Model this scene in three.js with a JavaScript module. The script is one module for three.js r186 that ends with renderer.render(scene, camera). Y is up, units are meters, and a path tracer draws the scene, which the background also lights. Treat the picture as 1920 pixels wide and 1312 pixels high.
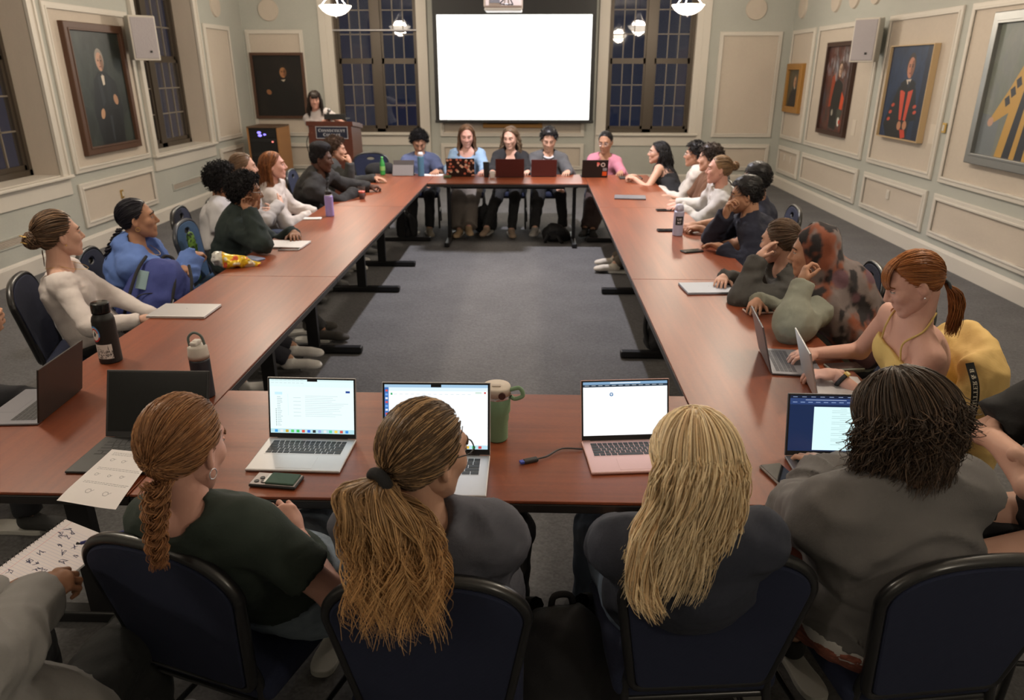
import * as THREE from 'three';
import { RoundedBoxGeometry } from 'three/addons/geometries/RoundedBoxGeometry.js';
import { mergeGeometries } from 'three/addons/utils/BufferGeometryUtils.js';
import { RectAreaLightUniformsLib } from 'three/addons/lights/RectAreaLightUniformsLib.js';
RectAreaLightUniformsLib.init();

// ---------------------------------------------------------------- camera, sky, exposure, large lights
// Room coordinates used below: X to the right, Y up, Z away from the camera; P() turns them into three.js axes.
const P = (x, y, z) => new THREE.Vector3(x, y, -z);
const scene = new THREE.Scene();
const FOC = 1365, PITCH = 21.07 * Math.PI / 180, YAW = Math.atan(45 / 1462), EYE = 1.93;
const camera = new THREE.PerspectiveCamera(2 * Math.atan(656 / FOC) * 180 / Math.PI, 1920 / 1312, 0.05, 80);
camera.position.set(0, EYE, 0);
camera.rotation.order = 'YXZ';
camera.rotation.set(-PITCH, YAW, 0);
camera.focus = 2.3;
camera.userData.fStop = 4.0;
scene.background = new THREE.Color().setRGB(0.009, 0.012, 0.026);     // night outside the windows
const renderer = new THREE.WebGLRenderer({ antialias: true });
renderer.toneMapping = THREE.LinearToneMapping;
renderer.toneMappingExposure = 1.08;
renderer.shadowMap.enabled = true;
const LAMP_POWER = 5.7, LAMP_COLOR = new THREE.Color().setRGB(1.0, 0.86, 0.69);
const SCREEN_POWER = 1.0, SPILL_POWER = 48;

// a photograph pixel (1920 x 1312 frame) to the point where its ray meets a horizontal plane, in room coordinates
function at(u, v, y) {
  const dx = (u - 960) / FOC, dy = -(v - 656) / FOC;
  const ry = dy * Math.cos(PITCH) - Math.sin(PITCH), rz = Math.cos(PITCH) + dy * Math.sin(PITCH);
  const X = dx * Math.cos(YAW) - rz * Math.sin(YAW), Z = dx * Math.sin(YAW) + rz * Math.cos(YAW);
  const t = (y - EYE) / ry;
  return [X * t, y, Z * t];
}

// ---------------------------------------------------------------- small helpers
let seed = 12345;
function rnd() { seed = (seed * 1664525 + 1013904223) >>> 0; return seed / 4294967296; }
function reseed(n) { seed = (n * 7919 + 17) >>> 0; rnd(); rnd(); }
const rr = (a, b) => a + (b - a) * rnd();
const clamp = (x, a, b) => Math.min(b, Math.max(a, x));
const mix = (a, b, t) => a + (b - a) * t;
const sstep = (a, b, x) => { const t = clamp((x - a) / (b - a), 0, 1); return t * t * (3 - 2 * t); };
const D = Math.PI / 180;
function hash3(x, y, z) { let h = (x * 374761393 + y * 668265263 + z * 2147483647 | 0); h = Math.imul(h ^ (h >>> 13), 1274126177); return ((h ^ (h >>> 16)) >>> 0) / 4294967296; }
function noise3(x, y, z) {
  const X = Math.floor(x), Y = Math.floor(y), Z = Math.floor(z);
  let fx = x - X, fy = y - Y, fz = z - Z;
  fx = fx * fx * (3 - 2 * fx); fy = fy * fy * (3 - 2 * fy); fz = fz * fz * (3 - 2 * fz);
  const l = (a, b, t) => a + (b - a) * t;
  return l(l(l(hash3(X, Y, Z), hash3(X + 1, Y, Z), fx), l(hash3(X, Y + 1, Z), hash3(X + 1, Y + 1, Z), fx), fy),
    l(l(hash3(X, Y, Z + 1), hash3(X + 1, Y, Z + 1), fx), l(hash3(X, Y + 1, Z + 1), hash3(X + 1, Y + 1, Z + 1), fx), fy), fz) * 2 - 1;
}
const fbm = (x, y, z) => noise3(x, y, z) * 0.6 + noise3(x * 2.1, y * 2.1, z * 2.1) * 0.3 + noise3(x * 4.3, y * 4.3, z * 4.3) * 0.15;

const used = {};
function numbered(name) { const n = used[name] = (used[name] ?? -1) + 1; return n ? `${name}_${String(n).padStart(3, '0')}` : name; }
function tag(o, label, category, group, kind) {
  if (label) o.userData.label = label;
  if (category) o.userData.category = category;
  if (group) o.userData.group = group;
  if (kind) o.userData.kind = kind;
  return o;
}
function thing(name, label, category, pos = [0, 0, 0], turn = 0, group) {   // Group at a thing's base; pos in room coordinates
  const o = new THREE.Group(); o.name = numbered(name); scene.add(o);
  o.position.copy(P(...pos)); o.rotation.y = turn;
  return tag(o, label, category, group);
}
function part(parent, name, geo, mat, label) {
  const m = new THREE.Mesh(geo, mat); m.name = name; parent.add(m);
  if (label) m.userData.label = label;
  return m;
}
function single(name, geo, mat, label, category, group, kind) {
  const m = new THREE.Mesh(geo, mat); m.name = numbered(name); scene.add(m);
  return tag(m, label, category, group, kind);
}
function copyOf(o, pos, turn, label, group) {
  const c = o.clone(); c.name = numbered(o.name.replace(/_\d{3}$/, '')); scene.add(c);
  c.userData = { ...o.userData };
  if (pos) c.position.copy(P(...pos));
  if (turn !== undefined) c.rotation.y = turn;
  return tag(c, label, null, group);
}
const bake = (g, x, y, z, rx = 0, ry = 0, rz = 0) => { if (rx || ry || rz) g.applyMatrix4(new THREE.Matrix4().makeRotationFromEuler(new THREE.Euler(rx, ry, rz, 'YXZ'))); return g.translate(x, y, z); };
const box = (w, h, d, x = 0, y = 0, z = 0, rx = 0, ry = 0, rz = 0) => bake(new THREE.BoxGeometry(w, h, d), x, y, z, rx, ry, rz);
const rbox = (w, h, d, r, x = 0, y = 0, z = 0, rx = 0, ry = 0, rz = 0, seg = 3) => bake(new RoundedBoxGeometry(w, h, d, seg, Math.min(r, w / 2.01, h / 2.01, d / 2.01)), x, y, z, rx, ry, rz);
const cyl = (r0, r1, h, x = 0, y = 0, z = 0, n = 24, rx = 0, ry = 0, rz = 0) => bake(new THREE.CylinderGeometry(r1, r0, h, n), x, y, z, rx, ry, rz);
const ball = (r, x = 0, y = 0, z = 0, sx = 1, sy = 1, sz = 1, n = 20) => new THREE.SphereGeometry(r, n, Math.ceil(n * 0.7)).scale(sx, sy, sz).translate(x, y, z);
const V = (x, y, z) => new THREE.Vector3(x, y, z);
const tube = (pts, r, n = 24, m = 8, closed = false) => new THREE.TubeGeometry(new THREE.CatmullRomCurve3(pts.map(p => Array.isArray(p) ? V(...p) : p), closed), n, r, m, closed);
const lathe = (prof, n = 32) => new THREE.LatheGeometry(prof.map(([x, y]) => new THREE.Vector2(x, y)), n);
function merge(list) {
  const gs = list.map(g => { const h = g.index ? g.toNonIndexed() : g; for (const k of Object.keys(h.attributes)) if (!['position', 'normal', 'uv'].includes(k)) h.deleteAttribute(k); if (!h.attributes.uv) h.setAttribute('uv', new THREE.BufferAttribute(new Float32Array(h.attributes.position.count * 2), 2)); return h; });
  return mergeGeometries(gs);
}
function extr(pts, depth, bevel = 0, holes = [], curve = 8) {
  const s = pts instanceof THREE.Shape ? pts : new THREE.Shape(pts.map(p => new THREE.Vector2(...p)));
  for (const h of holes) s.holes.push(h instanceof THREE.Path ? h : new THREE.Path(h.map(p => new THREE.Vector2(...p))));
  return new THREE.ExtrudeGeometry(s, { depth, bevelEnabled: bevel > 0, bevelSize: bevel, bevelThickness: bevel, bevelOffset: -bevel, bevelSegments: 2, curveSegments: curve });
}
const rectPts = (x0, y0, x1, y1) => [[x0, y0], [x1, y0], [x1, y1], [x0, y1]];
function roundRect(w, h, r, x = 0, y = 0) {
  const s = new THREE.Shape(), a = x - w / 2, b = x + w / 2, c = y - h / 2, d = y + h / 2;
  s.moveTo(a + r, c); s.lineTo(b - r, c); s.quadraticCurveTo(b, c, b, c + r); s.lineTo(b, d - r); s.quadraticCurveTo(b, d, b - r, d);
  s.lineTo(a + r, d); s.quadraticCurveTo(a, d, a, d - r); s.lineTo(a, c + r); s.quadraticCurveTo(a, c, a + r, c);
  return s;
}

// ---------------------------------------------------------------- textures and materials
function canvasTex(w, h, draw, opts = {}) {
  const c = document.createElement('canvas'); c.width = w; c.height = h;
  const g = c.getContext('2d'); draw(g, w, h);
  const t = new THREE.CanvasTexture(c); t.colorSpace = THREE.SRGBColorSpace;
  t.wrapS = t.wrapT = opts.repeat ? THREE.RepeatWrapping : THREE.ClampToEdgeWrapping;
  return t;
}
function dataTex(w, h, f, srgb = false) {
  const a = new Uint8Array(w * h * 4);
  for (let j = 0; j < h; j++) for (let i = 0; i < w; i++) {
    const c = f(i / w, j / h, i, j), k = (j * w + i) * 4;
    if (Array.isArray(c)) { a[k] = clamp(c[0], 0, 1) * 255; a[k + 1] = clamp(c[1], 0, 1) * 255; a[k + 2] = clamp(c[2], 0, 1) * 255; } else a[k] = a[k + 1] = a[k + 2] = clamp(c, 0, 1) * 255;
    a[k + 3] = 255;
  }
  const t = new THREE.DataTexture(a, w, h); t.magFilter = THREE.LinearFilter; t.minFilter = THREE.LinearFilter;
  t.wrapS = t.wrapT = THREE.RepeatWrapping; if (srgb) t.colorSpace = THREE.SRGBColorSpace; t.needsUpdate = true;
  return t;
}
// noise that tiles over the unit square
function tileNoise(u, v, fu, fv, s = 0) {
  const x = u * fu, y = v * fv, X = Math.floor(x), Y = Math.floor(y); let a = x - X, b = y - Y;
  a = a * a * (3 - 2 * a); b = b * b * (3 - 2 * b);
  const H = (i, j) => hash3(((i % fu) + fu) % fu, ((j % fv) + fv) % fv, s);
  return mix(mix(H(X, Y), H(X + 1, Y), a), mix(H(X, Y + 1), H(X + 1, Y + 1), a), b);
}
const rgb = (r, g, b) => new THREE.Color().setRGB(r, g, b);
const std = (color, roughness = 0.7, o = {}) => new THREE.MeshStandardMaterial({ color, roughness, ...o });
const phys = (color, roughness = 0.5, o = {}) => new THREE.MeshPhysicalMaterial({ color, roughness, ...o });

const woodTex = dataTex(1024, 256, (u, v) => {
  const w = tileNoise(u, v, 3, 14, 1) * 0.55 + tileNoise(u, v, 6, 60, 2) * 0.3 + tileNoise(u, v, 18, 128, 3) * 0.15;
  const k = 0.80 + 0.24 * (w - 0.5) + 0.05 * (tileNoise(u, v, 256, 128, 4) - 0.5);
  return [0.61 * k, 0.305 * k * (0.97 + 0.06 * w), 0.175 * k];
}, true);
const carpetTex = dataTex(512, 512, (u, v) => {
  const n = tileNoise(u, v, 256, 256, 5) * 0.5 + tileNoise(u, v, 128, 128, 6) * 0.25 + tileNoise(u, v, 9, 7, 7) * 0.25;
  const k = 0.355 + 0.15 * (n - 0.5);
  return [k * 1.0, k * 0.99, k * 1.0];
}, true);
carpetTex.repeat.set(1, 1);
const carpetBump = dataTex(256, 256, (u, v) => tileNoise(u, v, 128, 128, 8) * 0.6 + tileNoise(u, v, 64, 64, 9) * 0.4);
const weaveBump = dataTex(256, 256, (u, v, i, j) => 0.5 + 0.25 * Math.sin(i * Math.PI / 2) * Math.sin(j * Math.PI / 2) + 0.5 * (tileNoise(u, v, 64, 64, 10) - 0.5));
const speckBump = dataTex(256, 256, (u, v) => tileNoise(u, v, 128, 128, 11) * 0.5 + tileNoise(u, v, 24, 24, 12) * 0.5);
const wallSpeck = dataTex(256, 256, (u, v) => { const k = 0.985 + 0.02 * (tileNoise(u, v, 90, 90, 13) - 0.5) + 0.02 * (tileNoise(u, v, 5, 5, 14) - 0.5); return [k, k, k]; }, true);

const M = {
  wall: std(rgb(0.435, 0.44, 0.40), 0.75, { map: wallSpeck }),
  panel: std(rgb(0.545, 0.475, 0.40), 0.8, { map: wallSpeck, bumpMap: speckBump, bumpScale: 0.0006 }),
  trim: std(rgb(0.60, 0.56, 0.50), 0.5),
  reveal: std(rgb(0.545, 0.475, 0.40), 0.8, { map: wallSpeck }),
  ceiling: std(rgb(0.68, 0.66, 0.61), 0.9),
  carpet: std(0xffffff, 0.95, { map: carpetTex, bumpMap: carpetBump, bumpScale: 0.003 }),
  bronze: std(rgb(0.075, 0.058, 0.042), 0.45, { metalness: 0.3 }),
  muntin: std(rgb(0.20, 0.17, 0.135), 0.5),
  glass: phys(0xffffff, 0.03, { transmission: 1, thickness: 0, ior: 1.5 }),
  wood: phys(0xffffff, 0.4, { map: woodTex, clearcoat: 0.12, clearcoatRoughness: 0.3 }),
  edge: std(rgb(0.018, 0.016, 0.016), 0.35),
  blackMetal: std(rgb(0.012, 0.012, 0.013), 0.4, { metalness: 0.2 }),
  black: std(rgb(0.012, 0.012, 0.013), 0.55),
  blackSoft: std(rgb(0.014, 0.014, 0.016), 0.85, { bumpMap: weaveBump, bumpScale: 0.0008 }),
  navyFabric: std(rgb(0.011, 0.016, 0.044), 0.9, { bumpMap: weaveBump, bumpScale: 0.0008 }),
  frameGloss: phys(rgb(0.014, 0.014, 0.015), 0.28, { clearcoat: 0.3, clearcoatRoughness: 0.2 }),
  alu: std(rgb(0.56, 0.55, 0.56), 0.42, { metalness: 0.55 }),
  aluDark: std(rgb(0.20, 0.20, 0.225), 0.42, { metalness: 0.5 }),
  roseGold: std(rgb(0.66, 0.42, 0.40), 0.42, { metalness: 0.45 }),
  gold: std(rgb(0.75, 0.5, 0.16), 0.3, { metalness: 0.9 }),
  silver: std(rgb(0.75, 0.75, 0.78), 0.25, { metalness: 0.9 }),
  white: std(rgb(0.72, 0.71, 0.70), 0.6),
  paper: std(rgb(0.75, 0.73, 0.73), 0.85, { side: THREE.DoubleSide }),
  keycap: std(rgb(0.012, 0.012, 0.014), 0.5),
};
// ================================================================ the room
const XL = -5.02, XR = 4.28, ZB = 13.4, ZF = -4.0, YC = 3.75;
const struct = (name, geo, mat) => { const m = new THREE.Mesh(geo, mat); m.name = name; m.userData.kind = 'structure'; scene.add(m); return m; };
{ const g = box(XR - XL + 1.2, 0.1, ZB - ZF + 1, (XL + XR) / 2, -0.05, -(ZB + ZF) / 2); const uv = g.attributes.uv; for (let i = 0; i < uv.count; i++) uv.setXY(i, uv.getX(i) * 6, uv.getY(i) * 11); struct('floor', g, M.carpet); }
struct('ceiling', box(XR - XL + 1.2, 0.12, ZB - ZF + 1, (XL + XR) / 2, YC + 0.06, -(ZB + ZF) / 2), M.ceiling);

// walls are slabs with real window openings; (a, y) plane then turned into place
const WIN_L = [[2.0, 3.75], [5.95, 7.72], [9.80, 11.53]];                       // along Z
const WIN_B = [[-3.47, -2.02], [1.22, 2.69]];                                    // along X
const SILL = 0.87, HEAD = 3.35;
const wallLeft = struct('wall_left', (() => { const g = extr(rectPts(ZF, 0, ZB + 0.4, YC), 0.4, 0, WIN_L.map(([a, b]) => rectPts(a, SILL, b, HEAD))); g.applyMatrix4(new THREE.Matrix4().makeBasis(V(0, 0, -1), V(0, 1, 0), V(1, 0, 0))); return g.translate(XL - 0.4, 0, 0); })(), M.wall);
const wallBack = struct('wall_back', extr(rectPts(XL, 0, XR, YC), 0.32, 0, WIN_B.map(([a, b]) => rectPts(a, SILL, b, HEAD))).translate(0, 0, -ZB - 0.32), M.wall);
const wallRight = struct('wall_right', box(0.3, YC, ZB - ZF + 0.4, XR + 0.15, YC / 2, -(ZB + ZF) / 2 - 0.2), M.wall);
struct('wall_front', box(XR - XL, YC, 0.2, (XL + XR) / 2, YC / 2, -ZF + 0.1), M.wall);
const baseProfile = (len) => extr([[0, 0], [0.022, 0], [0.022, 0.145], [0.012, 0.168], [0, 0.175]], len);
struct('baseboard_left', baseProfile(ZB - ZF).translate(XL, 0, -ZB), M.trim);
struct('baseboard_right', baseProfile(ZB - ZF).scale(-1, 1, 1).translate(XR, 0, -ZB), M.trim);
{ const i = scene.children.at(-1).geometry.index; const p = scene.children.at(-1).geometry; // mirrored profile: turn faces the right way round
  for (const k of ['position', 'normal', 'uv']) { const a = p.attributes[k], s = a.itemSize, d = a.array; for (let t = 0; t < a.count; t += 3) for (let c = 0; c < s; c++) { const x = d[(t + 1) * s + c]; d[(t + 1) * s + c] = d[(t + 2) * s + c]; d[(t + 2) * s + c] = x; } } p.computeVertexNormals(); }
struct('baseboard_back', baseProfile(XR - XL).rotateY(-Math.PI / 2).translate(XR, 0, -ZB), M.trim);

// a raised panel with a mitred moulding, built in (a, y) and set on a wall by its matrix
const wallFrame = {
  left: new THREE.Matrix4().makeBasis(V(0, 0, -1), V(0, 1, 0), V(1, 0, 0)).setPosition(XL, 0, 0),
  right: new THREE.Matrix4().makeBasis(V(0, 0, -1), V(0, 1, 0), V(-1, 0, 0)).setPosition(XR, 0, 0),
  back: new THREE.Matrix4().setPosition(0, 0, -ZB),
};
function onWall(side, g) {            // the right wall's frame is left-handed: flip the winding there
  g = g.index ? g.toNonIndexed() : g; g.applyMatrix4(wallFrame[side]);
  if (side === 'right') { for (const k of ['position', 'normal', 'uv']) { const a = g.attributes[k]; if (!a) continue; const s = a.itemSize, d = a.array; for (let t = 0; t < a.count; t += 3) for (let c = 0; c < s; c++) { const x = d[(t + 1) * s + c]; d[(t + 1) * s + c] = d[(t + 2) * s + c]; d[(t + 2) * s + c] = x; } } g.computeVertexNormals(); }
  return g;
}
function wallPanel(side, wall, a0, y0, a1, y1, w = 0.065) {
  const p = part(wall, 'panel', onWall(side, box(a1 - a0 - w, y1 - y0 - w, 0.008, (a0 + a1) / 2, (y0 + y1) / 2, 0.004)), M.panel, 'cream wall panel');
  const outer = extr(rectPts(a0, y0, a1, y1), 0.014, 0.007, [rectPts(a0 + w, y0 + w, a1 - w, y1 - w)]).translate(0, 0, 0.007);
  const lip = extr(rectPts(a0 + w * 0.62, y0 + w * 0.62, a1 - w * 0.62, y1 - w * 0.62), 0.016, 0.006, [rectPts(a0 + w, y0 + w, a1 - w, y1 - w)]).translate(0, 0, 0.014);
  part(p, 'molding', onWall(side, merge([outer, lip])), M.trim, 'white picture moulding');
}
for (const [a, b] of [[3.9, 5.72], [7.95, 9.6], [11.78, 12.78]]) { wallPanel('left', wallLeft, a, 0.86, b, 2.58); wallPanel('left', wallLeft, a, 0.27, b, 0.75); }
for (const [a, b] of [[3.2, 5.45], [5.62, 7.97], [8.13, 9.75], [9.95, 12.1], [12.24, 13.3]]) { wallPanel('right', wallRight, a, 0.82, b, 2.53); wallPanel('right', wallRight, a, 0.25, b, 0.70); }
for (const [a, b, t] of [[-4.97, -3.98, 2.56], [-1.68, 0.86, 2.56], [3.08, 4.12, 2.52]]) { wallPanel('back', wallBack, a, 0.82, b, t); wallPanel('back', wallBack, a, 0.25, b, 0.70); }
// plaster discs above the panels
for (const [side, wall, a] of [['back', wallBack, 3.64], ['back', wallBack, -4.53], ['left', wallLeft, 12.36], ['right', wallRight, 13.0], ['right', wallRight, 11.6], ['right', wallRight, 10.95], ['right', wallRight, 10.28]])
  part(wall, 'plaster_disc', onWall(side, cyl(0.175, 0.165, 0.028, 0, 0, 0, 40, Math.PI / 2, 0, 0).translate(a, 2.865, 0.014)), M.panel);
// window casings, sills and aprons
let trimNo = 0;
const trim = (geo, mat = M.trim) => struct(`trim_${++trimNo}`, geo, mat);
for (const [side, list, back] of [['left', WIN_L, 0.4], ['back', WIN_B, 0.32]]) for (const [a, b] of list) {
  const w = side === 'left' ? 0.11 : 0.13;
  trim(onWall(side, merge([box(w, HEAD - SILL, 0.03, a - w / 2 + 0.01, (HEAD + SILL) / 2, 0.015), box(w, HEAD - SILL, 0.03, b + w / 2 - 0.01, (HEAD + SILL) / 2, 0.015), box(b - a + 2 * w, 0.12, 0.03, (a + b) / 2, HEAD + 0.05, 0.015),
    box(0.03, HEAD - SILL, 0.045, a - w + 0.02, (HEAD + SILL) / 2, 0.0225), box(0.03, HEAD - SILL, 0.045, b + w - 0.02, (HEAD + SILL) / 2, 0.0225)])));
  trim(onWall(side, merge([rbox(b - a + 2 * w + 0.04, 0.035, 0.07, 0.012, (a + b) / 2, SILL - 0.012, 0.035), box(b - a - 0.002, 0.03, back, (a + b) / 2, SILL - 0.0, -back / 2)])));
  trim(onWall(side, box(b - a + 2 * w, 0.17, 0.02, (a + b) / 2, SILL - 0.115, 0.01)));
  trim(onWall(side, merge([box(0.006, HEAD - SILL, back - 0.02, a + 0.003, (HEAD + SILL) / 2, -back / 2), box(0.006, HEAD - SILL, back - 0.02, b - 0.003, (HEAD + SILL) / 2, -back / 2)])), M.reveal);
}
for (const s of [-1.90, 1.10, 2.86, -3.64]) trim(box(0.09, YC, 0.045, s, YC / 2, -ZB + 0.022));   // pilaster strips beside the rear windows

// double-hung windows: two sashes side by side, upper and lower, with muntins and single panes
function sashWindow(n, side, a, b, depth) {
  const w = new THREE.Group(); w.name = `window_${n}`; w.userData.kind = 'structure'; scene.add(w);
  const z = -depth, fr = [], m = (a + b) / 2, y0 = SILL + 0.015, y1 = HEAD, mid = 2.06;
  for (const [x0, x1] of [[a, a + 0.055], [b - 0.055, b], [m - 0.075, m + 0.075]]) fr.push(box(x1 - x0, y1 - y0, 0.1, (x0 + x1) / 2, (y0 + y1) / 2, z));
  fr.push(box(b - a, 0.06, 0.1, m, y0 + 0.03, z), box(b - a, 0.06, 0.1, m, y1 - 0.03, z));
  part(w, 'window_frame', onWall(side, merge(fr)), M.bronze, 'dark bronze window frame');
  for (const [x0, x1] of [[a + 0.055, m - 0.075], [m + 0.075, b - 0.055]]) for (const [c0, c1, dz] of [[y0 + 0.06, mid, 0.012], [mid, y1 - 0.06, -0.012]]) {
    const s = part(w, 'sash', onWall(side, merge([box(x1 - x0, 0.05, 0.03, (x0 + x1) / 2, c0 + 0.025, z + dz), box(x1 - x0, 0.04, 0.03, (x0 + x1) / 2, c1 - 0.02, z + dz), box(0.035, c1 - c0, 0.03, x0 + 0.0175, (c0 + c1) / 2, z + dz), box(0.035, c1 - c0, 0.03, x1 - 0.0175, (c0 + c1) / 2, z + dz)])), M.bronze);
    const cols = 3, rows = 3, bw = 0.016, gx0 = x0 + 0.035, gx1 = x1 - 0.035, gy0 = c0 + 0.05, gy1 = c1 - 0.04;
    for (let i = 1; i < cols; i++) part(s, 'muntin', onWall(side, box(bw, gy1 - gy0, 0.022, mix(gx0, gx1, i / cols), (gy0 + gy1) / 2, z + dz)), M.muntin);
    for (let j = 1; j < rows; j++) part(s, 'muntin', onWall(side, box(gx1 - gx0, bw, 0.022, (gx0 + gx1) / 2, mix(gy0, gy1, j / rows), z + dz)), M.muntin);
    for (let i = 0; i < cols; i++) for (let j = 0; j < rows; j++) part(s, 'pane', onWall(side, box((gx1 - gx0) / cols - 0.004, (gy1 - gy0) / rows - 0.004, 0.004, mix(gx0, gx1, (i + 0.5) / cols), mix(gy0, gy1, (j + 0.5) / rows), z + dz)), M.glass);
  }
}
let winNo = 0;
for (const [a, b] of WIN_L) sashWindow(++winNo, 'left', a, b, 0.34);
for (const [a, b] of WIN_B) sashWindow(++winNo, 'back', a, b, 0.14);
single('tie_rod', onWall('back', cyl(0.014, 0.014, 1.44, 0, 0, 0, 10, 0, 0, Math.PI / 2).translate(-2.745, 2.55, 0.02)), M.alu, 'thin grey horizontal rod across the window beside the lectern', 'rod');

// wall vents, outlets, switch
function grille(label, a0, a1, y) {
  const t = thing('air_grille', label, 'vent');
  part(t, 'grille_frame', onWall('left', extr(rectPts(a0, y - 0.05, a1, y + 0.05), 0.01, 0.002, [rectPts(a0 + 0.015, y - 0.036, a1 - 0.015, y + 0.036)])), M.wall);
  part(t, 'backing', onWall('left', box(a1 - a0 - 0.03, 0.07, 0.004, (a0 + a1) / 2, y, 0.002)), M.black);
  for (let i = 0; i < 5; i++) part(t, 'slat', onWall('left', box(a1 - a0 - 0.03, 0.006, 0.008, (a0 + a1) / 2, y - 0.028 + i * 0.014, 0.006, 0.5)), M.reveal);
}
grille('slotted air grille in the wall under the window nearest the room corner', 10.08, 11.12, 0.40);
grille('long slotted air grille low on the wall behind the person in the white top', 5.9, 7.1, 0.38);
function plate(side, a, y, w, h, mat, name, label, cat) { const t = thing(name, label, cat); part(t, 'plate', onWall(side, rbox(w, h, 0.012, 0.004, a, y, 0.016)), mat); part(t, 'socket', onWall(side, rbox(w * 0.45, h * 0.6, 0.006, 0.002, a, y, 0.024)), M.trim); }
plate('left', 8.78, 0.52, 0.06, 0.1, M.gold, 'wall_outlet', 'brass outlet plate in the low panel under the dark seated portrait', 'outlet');
plate('right', 9.02, 0.52, 0.07, 0.11, M.trim, 'wall_outlet', 'white outlet plate in the low panel under the blue robed portrait', 'outlet');
plate('right', 12.62, 0.52, 0.05, 0.11, M.trim, 'wall_outlet', 'ivory outlet plate under the small gold-framed portrait, nearer the window side', 'outlet');
plate('right', 12.95, 0.52, 0.05, 0.11, M.trim, 'wall_outlet', 'ivory outlet plate under the small gold-framed portrait, nearer the room corner', 'outlet');
plate('right', 8.06, 1.36, 0.07, 0.1, M.gold, 'wall_switch', 'small brass switch plate between the blue portrait and the silver-framed portrait', 'switch');

// ---------------------------------------------------------------- pendants
const bowlMat = new THREE.MeshStandardMaterial({ color: 0xffffff, roughness: 0.5, emissive: LAMP_COLOR, emissiveIntensity: 4.5 });
function pendant(x, z, label, lit = 1) {
  const t = thing('pendant_lamp', label, 'lamp', [x, 2.62, z], 0, 'bowl pendants');
  part(t, 'glass_bowl', lathe([[0.001, 0.0], [0.06, 0.006], [0.12, 0.027], [0.175, 0.066], [0.212, 0.112], [0.222, 0.128], [0.214, 0.131], [0.2, 0.112], [0.16, 0.07], [0.1, 0.032], [0.001, 0.014]], 40), bowlMat, 'glowing frosted glass bowl');
  part(t, 'finial', lathe([[0.001, -0.028], [0.012, -0.02], [0.009, -0.008], [0.016, 0.002], [0.001, 0.004]], 16), M.silver);
  for (let i = 0; i < 3; i++) { const a = i * 2.094 + 0.5; part(t, 'arm', tube([[0.205 * Math.cos(a), 0.125, 0.205 * Math.sin(a)], [0.1 * Math.cos(a), 0.24, 0.1 * Math.sin(a)], [0.02 * Math.cos(a), 0.36, 0.02 * Math.sin(a)]], 0.007, 10, 6), M.silver); }
  part(t, 'stem', cyl(0.01, 0.01, YC - 2.62 - 0.34, 0, 0.34 + (YC - 2.96) / 2, 0, 10), M.silver);
  part(t, 'canopy', lathe([[0.001, YC - 2.68], [0.07, YC - 2.66], [0.075, YC - 2.62], [0.001, YC - 2.62]], 24), M.silver);
  const l = new THREE.PointLight(LAMP_COLOR, LAMP_POWER * lit); l.position.set(0, 0.09, 0); l.shadow.radius = 7; l.name = 'pendant_light'; t.add(l);
}
const PX = [-2.78, 2.06];
pendant(PX[0], 11.0, 'lit white bowl pendant hanging before the window beside the lectern');
pendant(PX[1], 11.0, 'lit white bowl pendant hanging before the window next to the plain corner panel');
for (const [z, k, where] of [[7.2, 1, 'over the far tables'], [3.4, 1, 'over the near tables'], [-0.6, 0.45, 'behind the near chairs']]) for (const x of PX) pendant(x, z, `white bowl pendant ${where}, ${x < 0 ? 'window' : 'portrait'} side`, k);

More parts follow.
